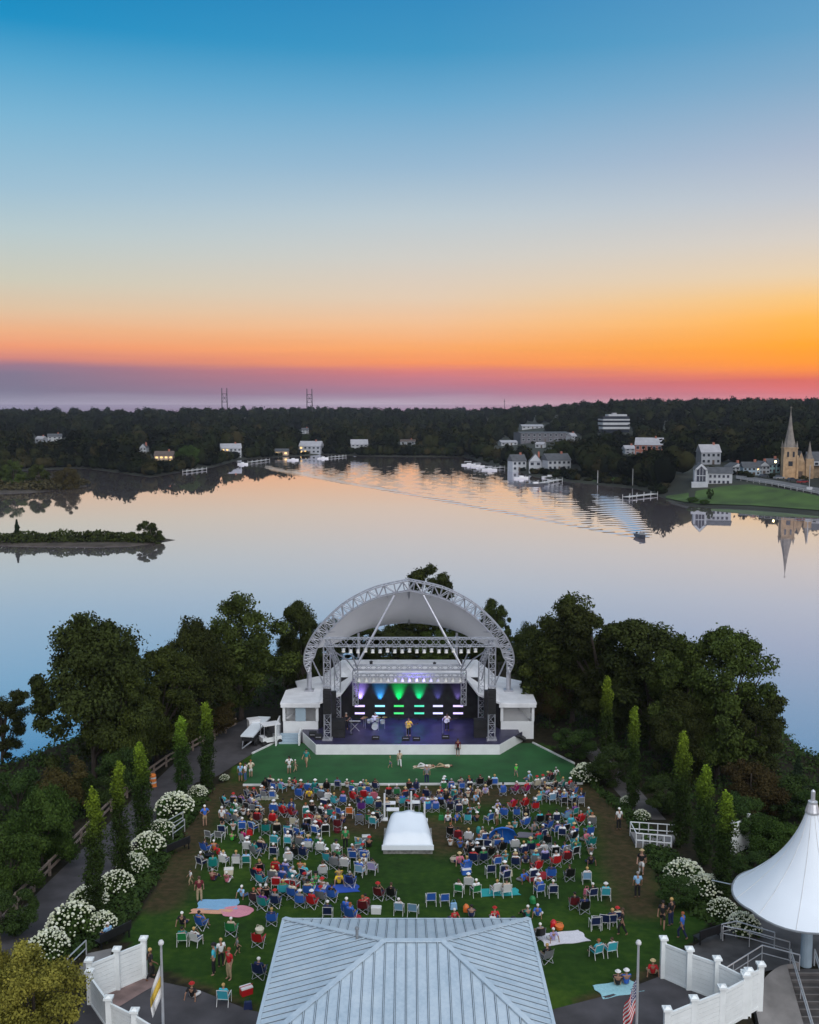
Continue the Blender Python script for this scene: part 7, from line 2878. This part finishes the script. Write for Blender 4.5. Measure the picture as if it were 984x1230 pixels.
# named spots first: everyone the photograph shows apart from the thick of the crowd
region(420, 880, 3.075, [
    (183, 655, 'A:light-blue:white:white-haired'), (235, 660, 'A:light-blue:-'), (300, 620, 'A:blue:-'), (350, 620, 'A:blue:-'), (405, 585, 'A:green:white:brown-haired'), (440, 560, 'A:white:cream'), (465, 588, 'A:green:white:white-haired'),
    (540, 585, 'A:white:white:blond-haired'), (578, 588, 'A:white:beige'), (700, 585, 'A:blue:blue:white-haired'), (750, 590, 'A:navy:grey:white-haired'), (385, 685, 'G:red:white-haired'), (450, 672, 'G:navy'),
    (535, 680, 'G:red:red-capped'), (655, 675, 'G:teal:white-haired'), (695, 668, 'G:blue:white-haired'), (520, 515, 'A:navy:-'), (572, 515, 'A:navy:grey'), (430, 500, 'B:blue:blue'), (405, 475, 'G:pink'),
    (640, 540, 'G:blue'), (690, 500, 'B:red:red'), (760, 480, 'B:red:white'), (800, 465, 'B:maroon:red'), (810, 530, 'B:black:black'), (875, 540, 'A:light-blue:white'), (895, 600, 'A:navy:black:white-haired'), (945, 600, 'A:turquoise:turquoise'),
    (830, 635, 'B:maroon:black'), (865, 650, 'B:black:navy'), (905, 710, 'A:navy:-'), (965, 700, 'A:navy:navy'), (745, 245, 'A:light-blue:white'), (787, 240, 'A:light-blue:light-blue:white-haired'),
    (110, 600, 'B:maroon:black'), (155, 600, 'B:black:black'), (50, 650, 'B:maroon:red:ginger-haired'), (5, 680, 'B:blue:blue'), (40, 505, 'A:blue:white'), (85, 505, 'A:lavender:grey'), (15, 460, 'A:blue:navy'), (55, 460, 'A:blue:blue'),
    (40, 410, 'A:light-blue:-'), (5, 555, 'B:navy:black'), (615, 165, 'K:bright-green'), (660, 165, 'G:light-blue'), (185, 130, 'S:beige:white:brown-haired:0.2'), (400, 88, 'S:maroon:black:black-haired:3.0'), (280, 128, 'L:beige'), (350, 128, 'L:cream'), (150, 132, 'K:green'),
    (545, 345, 'S:white:khaki'), (610, 420, 'B:white:white'), (590, 395, 'G:turquoise'), (710, 380, 'A:navy:navy'), (785, 375, 'A:navy:white'), (800, 310, 'B:light-blue:blue'), (850, 325, 'B:red:red'), (880, 300, 'G:teal:white-haired'), (815, 340, 'B:turquoise:turquoise'),
    (870, 390, 'G:pink'), (835, 430, 'B:teal:green'), (890, 410, 'B:teal:teal:white-haired'), (890, 475, 'G:black'), (600, 270, 'B:red:magenta'), (645, 265, 'B:red:red:white-haired'), (685, 275, 'B:red:navy'), (610, 210, 'B:magenta:magenta'), (650, 210, 'B:magenta:red'),
    (570, 300, 'B:blue:blue'), (535, 185, 'A:blue:light-blue'), (480, 185, 'B:black:black'), (510, 190, 'B:black:black'), (350, 190, 'B:black:teal:white-capped'), (285, 190, 'S:grey:navy:white-haired:0'), (285, 230, 'B:navy:grey'), (730, 165, 'G:black'), (710, 185, 'B:grey:white'), (760, 150, 'G:white'),
    (690, 190, 'B:cream:white'), (740, 170, 'B:black:maroon'), (410, 185, 'G:cream'), (440, 190, 'B:navy:black'), (400, 385, 'B:maroon:red'), (440, 390, 'B:white:white'), (375, 370, 'B:black:black'), (490, 375, 'G:beige'), (525, 380, 'G:khaki' if False else 'G:cream'),
    (440, 440, 'B:black:black'), (470, 445, 'B:black:grey'), (515, 450, 'B:black:black:white-haired'), (640, 440, 'B:navy:white'), (690, 450, 'B:grey:white'), (715, 440, 'A:white:white'), (560, 430, 'B:black:black')])
region(200, 880, 4.1, [
    (190, 462, 'S:blue:khaki:white-haired:0.4'), (275, 472, 'S:white:black:white-haired:-0.3'), (690, 172, 'S:teal:khaki:black-haired:2.8'), (605, 205, 'S:white:white:blond-haired:0.3'), (635, 195, 'K:beige'), (365, 242, 'S:light-blue:denim'), (390, 240, 'S:white:denim'), (416, 222, 'S:cream:white:ginger-haired'),
    (215, 510, 'A:grey:-'), (262, 512, 'A:grey:-'), (630, 445, 'A:cream:-'), (905, 395, 'A:orange:orange:white-haired'), (858, 395, 'A:blue:-'), (605, 500, 'A:blue:-'), (655, 500, 'A:blue:-'), (845, 455, 'B:maroon:-'),
    (325, 520, 'G:bright-green'), (385, 525, 'B:white:magenta'), (400, 570, 'A:white:white'), (610, 255, 'G:cream'), (635, 250, 'G:red'), (490, 265, 'B:black:black'), (515, 252, 'B:navy:beige'), (700, 275, 'B:blue:light-blue'), (735, 275, 'B:teal:teal'), (790, 268, 'B:black:black'),
    (890, 258, 'G:white'), (705, 305, 'G:yellow'), (655, 305, 'B:blue:blue'), (765, 310, 'B:grey:light-blue'), (800, 325, 'A:white:white'), (925, 320, 'B:red:red'), (975, 310, 'B:red:pink'), (985, 262, 'G:bright-green'), (530, 380, 'B:blue:white'), (580, 392, 'B:red:red'), (622, 398, 'B:red:maroon'),
    (525, 430, 'B:red:red'), (700, 430, 'B:red:red'), (755, 465, 'B:maroon:red'), (720, 380, 'B:black:black:white-capped'), (795, 376, 'G:red:white-haired'), (425, 350, 'B:lavender:white'), (380, 395, 'G:white'), (345, 375, 'B:green:white'), (450, 425, 'B:maroon:red'), (375, 470, 'A:blue:blue'), (430, 470, 'A:blue:light-blue'),
    (490, 480, 'B:teal:black'), (545, 480, 'B:black:brown' if False else 'B:black:beige'), (535, 540, 'A:turquoise:turquoise'), (600, 540, 'A:turquoise:white'), (530, 595, 'A:navy:navy:white-haired'), (600, 625, 'B:white:white'), (700, 560, 'B:white:blue'), (760, 575, 'B:white:white'), (840, 585, 'A:white:white'),
    (882, 575, 'S:green:black:white-haired:0.2'), (955, 545, 'A:blue:-'), (915, 600, 'A:blue:navy:white-haired'), (970, 600, 'A:blue:turquoise'), (195, 575, 'B:blue:navy'), (235, 565, 'G:orange'), (258, 590, 'G:red'), (175, 645, 'A:navy:grey:white-haired'), (230, 655, 'B:teal:teal'), (285, 635, 'A:white:white'), (345, 640, 'A:white:grey'),
    (460, 680, 'B:black:black'), (540, 675, 'B:red:red'), (590, 685, 'B:blue:lavender'), (660, 665, 'G:orange'), (770, 690, 'B:white:white'), (830, 650, 'B:grey:grey'), (880, 655, 'A:white:white'), (850, 705, 'G:yellow'), (955, 685, 'A:light-blue:blue'), (960, 370, 'B:purple:navy'), (1000, 345, 'B:turquoise:turquoise'), (1020, 320, 'B:pink:pink')])
region(200, 1040, 4.1, [
    (163, 178, 'S:maroon:khaki:brown-haired:0.3'), (120, 95, 'K:white'), (230, 60, 'G:maroon'), (300, 70, 'G:pink'), (375, 140, 'G:light-blue:white-haired'), (440, 172, 'B:black:black'), (495, 152, 'B:black:black:white-haired'), (80, 275, 'G:black'), (175, 290, 'B:blue:blue'), (80, 368, 'A:green:teal'), (148, 370, 'A:white:white'),
    (322, 320, 'B:green:beige:white-haired'), (455, 375, 'B:red:-'), (520, 270, 'B:blue:navy'), (235, 538, 'S:turquoise:black'), (270, 500, 'S:white:black:blond-haired:0.5'), (310, 560, 'S:red:khaki'), (350, 440, 'K:grey'), (460, 530, 'B:navy:navy:white-haired'), (285, 660, 'A:turquoise:turquoise:blond-haired'), (130, 635, 'G:black:ginger-haired'),
    (545, 95, 'A:red:pink'), (585, 105, 'A:red:white'), (630, 105, 'A:red:grey:white-haired'), (660, 180, 'B:blue:grey'), (720, 185, 'B:red:red:white-capped'), (795, 240, 'A:navy:navy:white-haired'), (890, 225, 'B:blue:blue'), (975, 200, 'B:maroon:red'), (720, 105, 'G:bright-green'), (770, 105, 'G:white'), (850, 75, 'G:yellow:blond-haired'), (905, 80, 'B:blue:grey')])
region(540, 1040, 4.1, [
    (925, 158, 'S:light-blue:black:grey-haired:0'), (945, 42, 'S:black:white:white-capped:2.9'), (440, 345, 'B:black:grey:white-haired'), (508, 355, 'G:lavender:white-haired'), (475, 455, 'B:grey:black'), (725, 285, 'A:navy:-'), (765, 280, 'A:navy:-'), (820, 265, 'A:navy:cream'), (850, 345, 'S:black:black:brown-haired:1.2'), (722, 430, 'A:turquoise:turquoise'),
    (790, 420, 'A:turquoise:white'), (828, 575, 'G:black'), (868, 570, 'G:blue'), (1000, 520, 'G:red')])
region(734, 900, 3.728, [(230, 805, 'S:black:black:white-haired:-0.3'), (268, 792, 'S:black:navy:white-haired:0.6'), (318, 852, 'S:blue:navy:ginger-haired:0.9'), (35, 362, 'S:white:black:white-haired:0.2'), (135, 558, 'S:navy:white:black-haired:-0.4')])
region(80, 1100, 7.03, [(712, 540, 'S:black:black:straw-hatted:-0.9')])
# on the bench at the lower left
pb = on(136, 1132)
person('chair', Vector((pb.x - .35, pb.y + .05, pb.z + .0)), .9, 'light-blue', 'navy', 'white-haired', verb='on the lower-left dark bench')


# the thick of the crowd: little rows of neighbours facing the stage
FILL = [([(272, 962), (300, 946), (456, 948), (456, 1000), (446, 1050), (400, 1092), (330, 1100), (262, 1075), (246, 1020)], 80), ([(420, 950), (566, 948), (566, 972), (520, 976), (456, 974), (420, 972)], 34), ([(534, 952), (690, 938), (712, 985), (712, 1040), (650, 1066), (534, 1052)], 84)]
wpal = ['black', 'black', 'black', 'navy', 'navy', 'navy', 'white', 'white', 'white', 'grey', 'grey', 'blue', 'blue', 'light-blue', 'red', 'teal', 'maroon', 'beige', 'cream', 'lavender', 'turquoise', 'purple', 'green']
cpal = ['navy', 'navy', 'navy', 'black', 'black', 'black', 'blue', 'blue', 'blue', 'green', 'grey', 'turquoise', 'teal']
tent = on(490, 1020)
JOBS, N_NAMED = [], len(ALLP)
for poly, want in FILL:
    Pw = gpts(poly)
    x0, x1 = min(p[0] for p in Pw), max(p[0] for p in Pw)
    y0, y1 = min(p[1] for p in Pw), max(p[1] for p in Pw)
    got, tr_ = 0, 0
    while got < want and tr_ < 4000:
        tr_ += 1
        x, y = rnd.uniform(x0, x1), rnd.uniform(y0, y1)
        n = rnd.choice([1, 2, 2, 3, 4])
        base_t = rnd.choice(['A', 'B', 'B', 'G'])
        for k in range(n):
            q = Vector((x + .66 * k, y + rnd.uniform(-.34, .34), 0))
            if not in_poly(q.x, q.y, Pw) or (abs(q.x - tent.x) < 2.4 and -1.2 < q.y - tent.y < 5.0) or any((q.x - a) ** 2 + ((q.y - b_) * .85) ** 2 < .40 for a, b_ in ALLP):
                continue
            ALLP.append((q.x, q.y))
            JOBS.append((q.y, q.x, base_t))
            got += 1
# the nearest ones are persons and chairs of their own; the farthest few of the throng are one mass
JOBS.sort()
N_OWN = max(0, 296 - N_NAMED)
MASS = []
for i, (y, x, base_t) in enumerate(JOBS):
    p = Vector((x, y, lawn_z(y)))
    rz = face_stage(p)
    top = rnd.choice(wpal)
    if i >= N_OWN:
        MASS.append((p, rz, top, base_t))
    elif base_t == 'G':
        person(rnd.choice(['ground', 'cross']), p, rz, top, where=where(p), verb='sitting on grass')
    else:
        cc = rnd.choice(cpal)
        o, who = person('chair_lean' if rnd.random() < .4 else 'chair', p, rz, top, where=where(p), verb=f'on {cc} {CH[base_t]}')
        chair(base_t, p, rz, cc, f'{cc} {CH[base_t]} under the {who}')
N_PEOPLE = len(ALLP)

# ---- musicians
def musician(px, py, Y, top, bot, head, kind, verb, rz=PI):
    p = aty(px, py, Y)
    return person(kind, Vector((p.x, Y, ZD)), rz, top, bot, head, verb=verb, cls='musicians on the stage', legs='trousers')


musician(491, 884, 95.0, 'yellow', 'black', 'brown-haired', 'guitar', 'playing guitar mid-stage')
musician(537, 880, 96.6, 'cream', 'black', 'black-haired', 'guitar', 'playing guitar on the right')
musician(416, 872, 97.0, 'black', 'black', 'white-haired', 'hips', 'behind the keyboard')
o, who = person('drum', Vector((dkx, dky + .75, ZD)), PI, 'white', 'navy', 'brown-haired', verb='drumming at the back', cls='musicians on the stage', legs='trousers')
t = thing('drum_stool', 'round black stool under the drummer', 'stool', (dkx, dky + .8, ZD))
MB().lathe((dkx, dky + .8, ZD + .36), [(.17, 0), (.18, .05), (.15, .07)], 12).build('seat', M['black_box'], t)
MB().tube([(dkx, dky + .8, ZD), (dkx, dky + .8, ZD + .36)], .03, 6).build('post', M['aluminium'], t)


def guitar(px, py, Y, m, label):
    p = aty(px, py, Y)
    x, y, z = p.x, Y - .26, ZD + 1.06
    t = thing('guitar', label, 'guitar', (x, y, z), 'guitars held on the stage')
    b_ = MB()
    for cx_, r_ in ((-.10, .19), (.13, .14)):
        b_.tube([(x + cx_, y - .04, z + cx_ * .25), (x + cx_, y + .04, z + cx_ * .25)], r_, 16)
    b_.build('body', M[m], t)
    MB().beam((x + .2, y - .05, z + .05), (x + .78, y - .05, z + .24), .05, .03, up=(0, 1, 0)).build('neck', M['bark'], t)
    MB().beam((x + .78, y - .05, z + .24), (x + .92, y - .05, z + .29), .09, .03, up=(0, 1, 0)).build('headstock', M['bark'], t)


guitar(491, 884, 95.0, 'guitar_wood', 'yellow wooden guitar held by the mid-stage player')
guitar(537, 880, 96.6, 'kerb_white', 'pale guitar held by the player on the right of the stage')
# helmsman in the motorboat
q = BOATX(-.2, 0, .45)
person('chair', q, math.atan2(-wd.y, -wd.x) - PI / 2, 'black', 'black', 'black-haired', verb='steering the motorboat on the lake', cls='boaters', legs='trousers')

# ---- blankets, coolers, bags
def blanket(label, px, py, w, d, col, rz=0.0, rnd_=False):
    p = on(px, py)
    n = 10
    vs, fs = [], []
    Mz = Matrix.Rotation(rz, 3, 'Z')
    for j in range(n + 1):
        for i in range(n + 1):
            u, v = i / n * 2 - 1, j / n * 2 - 1
            if rnd_:
                k = max(abs(u), abs(v)) / (math.hypot(u, v) + 1e-6)
                u, v = u * k, v * k
            q = p + Mz @ Vector((u * w / 2 * (1 + .05 * math.sin(v * 5)), v * d / 2 * (1 + .05 * math.sin(u * 6)), 0))
            vs.append((q.x, q.y, lawn_z(q.y) + .035 + .02 * math.sin(u * 4 + v * 3) * math.cos(v * 5)))
    fs = [(j * (n + 1) + i, j * (n + 1) + i + 1, (j + 1) * (n + 1) + i + 1, (j + 1) * (n + 1) + i) for j in range(n) for i in range(n)]
    nv = len(vs)
    mb = MB().add(vs + [(a, b_, c_ - .02) for a, b_, c_ in vs], fs + [tuple(nv + q for q in reversed(f)) for f in fs])
    o = mb.build('blanket', M['cloth'], origin=p, smooth=True)
    o.color = (*col, 1)
    tag(o, label, 'blanket', 'picnic blankets')


blanket('light blue blanket spread at the left edge of the lawn', 262, 1087, 2.4, 1.6, (.22, .42, .62), .05)
blanket('orange striped mat below the light blue blanket', 254, 1095, 2.4, .7, (.66, .34, .22), -.02)
blanket('round pink towel right of the light blue blanket', 285, 1095, 1.9, 1.7, (.66, .26, .32), 0, True)
blanket('white blanket with a rounded end by the roof corner', 676, 1127, 2.6, 1.5, (.68, .66, .70), .25)
blanket('pale turquoise mat beside the right flagpole', 742, 1188, 2.2, 1.3, (.30, .55, .60), .3)
blanket('royal blue blanket right of the red chairs row', 402, 1068, 3.0, 1.3, (.02, .08, .42), .1)
blanket('red blanket in the grass right of the sound tent', 645, 1053, 1.8, 1.2, (.36, .02, .03), .4)
blanket('cream blanket spread near the left turf corner', 320, 958, 1.9, 1.4, (.62, .62, .48), .2)
blanket('turquoise blanket behind the white chairs row', 600, 1072, 2.4, 1.2, (.02, .34, .34), .1)
blanket('grey blanket among the right crowd', 640, 1004, 2.2, 1.2, (.14, .13, .16), -.2)
blanket('beige towel on the turf in front of the stage', 510, 922, 2.0, .8, (.56, .44, .32), 0)
blanket('small red cloth on the grass behind the roof', 424, 1103, 1.0, .7, (.45, .03, .04), .4)

spots = [(452, 1097), (592, 1109), (617, 1110), (545, 1035), (560, 1050), (612, 1052), (350, 1115), (312, 1120), (296, 1194), (298, 1212), (665, 1114), (672, 1116), (283, 990), (300, 1003), (345, 1025), (405, 1000), (440, 1010), (530, 985), (575, 1000), (660, 1020), (690, 1010), (705, 1075), (640, 1085), (330, 970), (390, 965), (565, 985), (700, 960), (250, 1030), (275, 1050), (545, 1092), (560, 1095)]
kinds = ['cooler', 'tote_bag', 'backpack', 'picnic_basket']
bcol = {'cooler': ['white', 'blue', 'red', 'teal', 'grey', 'turquoise', 'navy', 'cream'], 'tote_bag': ['white', 'cream', 'navy', 'red', 'green', 'pink', 'black', 'light-blue'], 'backpack': ['black', 'navy', 'red', 'grey', 'teal', 'green', 'purple', 'orange'], 'picnic_basket': ['beige', 'cream', 'orange', 'maroon', 'grey', 'white', 'black', 'yellow']}
for i, (px, py) in enumerate(spots):
    k = kinds[i % 4]
    cn = bcol[k][i // 4]
    p = on(px, py)
    t = thing(k, f'{cn} {k.replace("_", " ")} standing on the grass {where(p)}', k.replace('_', ' '), p, 'belongings on the lawn')
    rz = rnd.uniform(-.6, .6)
    t.rotation_euler = (0, 0, rz)
    col = (*TOPS[cn], 1)
    def prt(name, mb):
        me = mb.mesh(name, M['plastic'])
        o = link(name, me, t)
        o.color = col
        return o
    if k == 'cooler':
        prt('box', MB().box((0, 0, .17), (.56, .34, .34), taper=1.04))
        l_ = prt('lid', MB().box((0, 0, .375), (.60, .37, .07), taper=.96))
        l_.color = (.72, .72, .72, 1)
        prt('handle', MB().tube([(-.30, 0, .25), (-.33, 0, .44), (.33, 0, .44), (.30, 0, .25)], .016, 5))
    elif k == 'tote_bag':
        prt('bag', MB().box((0, 0, .19), (.42, .2, .38), taper=.82))
        prt('strap', MB().tube([(-.12, .02, .36), (-.08, .02, .56), (.08, .02, .56), (.12, .02, .36)], .014, 5))
    elif k == 'backpack':
        prt('pack', MB().lathe((0, 0, 0), [(.16, 0), (.19, .08), (.18, .32), (.10, .44), (.02, .46)], 10))
        prt('pocket', MB().box((0, -.19, .16), (.22, .08, .2), taper=.85))
        prt('strap', MB().tube([(-.08, .17, .06), (-.1, .23, .22), (-.06, .12, .42)], .02, 5))
    else:
        prt('basket', MB().lathe((0, 0, 0), [(.20, 0), (.26, .22), (.25, .24)], 12))
        prt('handle', MB().tube([(-.24, 0, .2), (-.16, 0, .42), (.16, 0, .42), (.24, 0, .2)], .016, 5))

# blue beach umbrella lying open among the right-hand chairs
p = on(604, 1018)
t = thing('beach_umbrella', 'open blue umbrella tipped over among the chairs right of the sound tent', 'umbrella', p)
Mt = Matrix.Rotation(R(-58), 3, 'X') @ Matrix.Rotation(.4, 3, 'Z')
prof = [(.02, .62), (.45, .52), (.85, .26), (.98, .08), (.96, .07), (.83, .24), (.44, .49), (.02, .59)]
mb = MB().lathe((0, 0, 0), prof, 12, closed=False)
mb.v = [tuple(Mt @ Vector(v) + p + Vector((0, 0, .75))) for v in mb.v]
o = mb.build('canopy', M['plastic'], t)
o.color = (.02, .16, .62, 1)
a = MB().tube([Mt @ Vector((0, 0, .6)) + p + Vector((0, 0, .75)), Mt @ Vector((0, 0, -.9)) + p + Vector((0, 0, .75))], .018, 6)
a.build('pole', M['aluminium'], t)
cm = bpy.data.materials.new('throng')
cm.use_nodes = True
an = N(cm.node_tree, 'ShaderNodeAttribute')
an.attribute_name = 'tint'
cm.node_tree.links.new(an.outputs['Color'], cm.node_tree.nodes['Principled BSDF'].inputs['Base Color'])
cm.node_tree.nodes['Principled BSDF'].inputs['Roughness'].default_value = .85
MV, MF, MC = [], [], []


def add_mass(me, mw, col):
    b0 = len(MV)
    MV.extend([tuple(mw @ v.co) for v in me.vertices])
    for f in me.polygons:
        MF.append(tuple(b0 + i for i in f.vertices))
    MC.extend([(*col, 1.0)] * len(me.vertices))


for p, rz, top, base_t in MASS:
    kind = rnd.choice(['ground', 'cross']) if base_t == 'G' else rnd.choice(['chair', 'chair_lean'])
    mw = Matrix.Translation(p) @ Matrix.Rotation(rz, 4, 'Z') @ Matrix.Scale(.86, 4)
    P = POSES[kind]
    hd_ = rnd.choice(HEADS)
    add_mass(P['body'], mw, rnd.choice(SKINS))
    add_mass(P['shirt'], mw, TOPS[top])
    add_mass(P['trousers'], mw, rnd.choice(list(BOTS.values())))
    add_mass(P[hd_[1]], mw, hd_[2])
    if base_t != 'G':
        cc = TOPS[rnd.choice(cpal)]
        for ch in PROTO[base_t].children:
            add_mass(ch.data, mw, cc if ch.name.split('.')[0] in ('seat', 'backrest') else (.45, .46, .48))
if MASS:
    me = bpy.data.meshes.new('crowd')
    me.from_pydata(MV, [], MF)
    ca = me.color_attributes.new('tint', 'FLOAT_COLOR', 'POINT')
    ca.data.foreach_set('color', np.array(MC, dtype=np.float32).ravel())
    me.materials.append(cm)
    me.update()
    tag(link('crowd', me), 'thick of the seated crowd farthest from the camera near the turf', 'crowd', kind='stuff')
print('PEOPLE', N_PEOPLE, len(MASS), len(JOBS))
# ---- evening air over the lake and hills
hm = bpy.data.materials.new('haze_air')
hm.use_nodes = True
t = hm.node_tree
t.nodes.remove(t.nodes['Principled BSDF'])
pv = N(t, 'ShaderNodeVolumePrincipled')
pv.inputs['Color'].default_value = (0.72, 0.80, 0.95, 1)
pv.inputs['Density'].default_value = 0.00006
pv.inputs['Anisotropy'].default_value = 0.0
t.links.new(pv.outputs[0], t.nodes['Material Output'].inputs['Volume'])
HB = MB().box((0, 1500, 27.5), (9000, 3600, 65))
tag(HB.build('haze', hm), 'thin blue evening haze over the lake and hills', 'haze', kind='stuff')
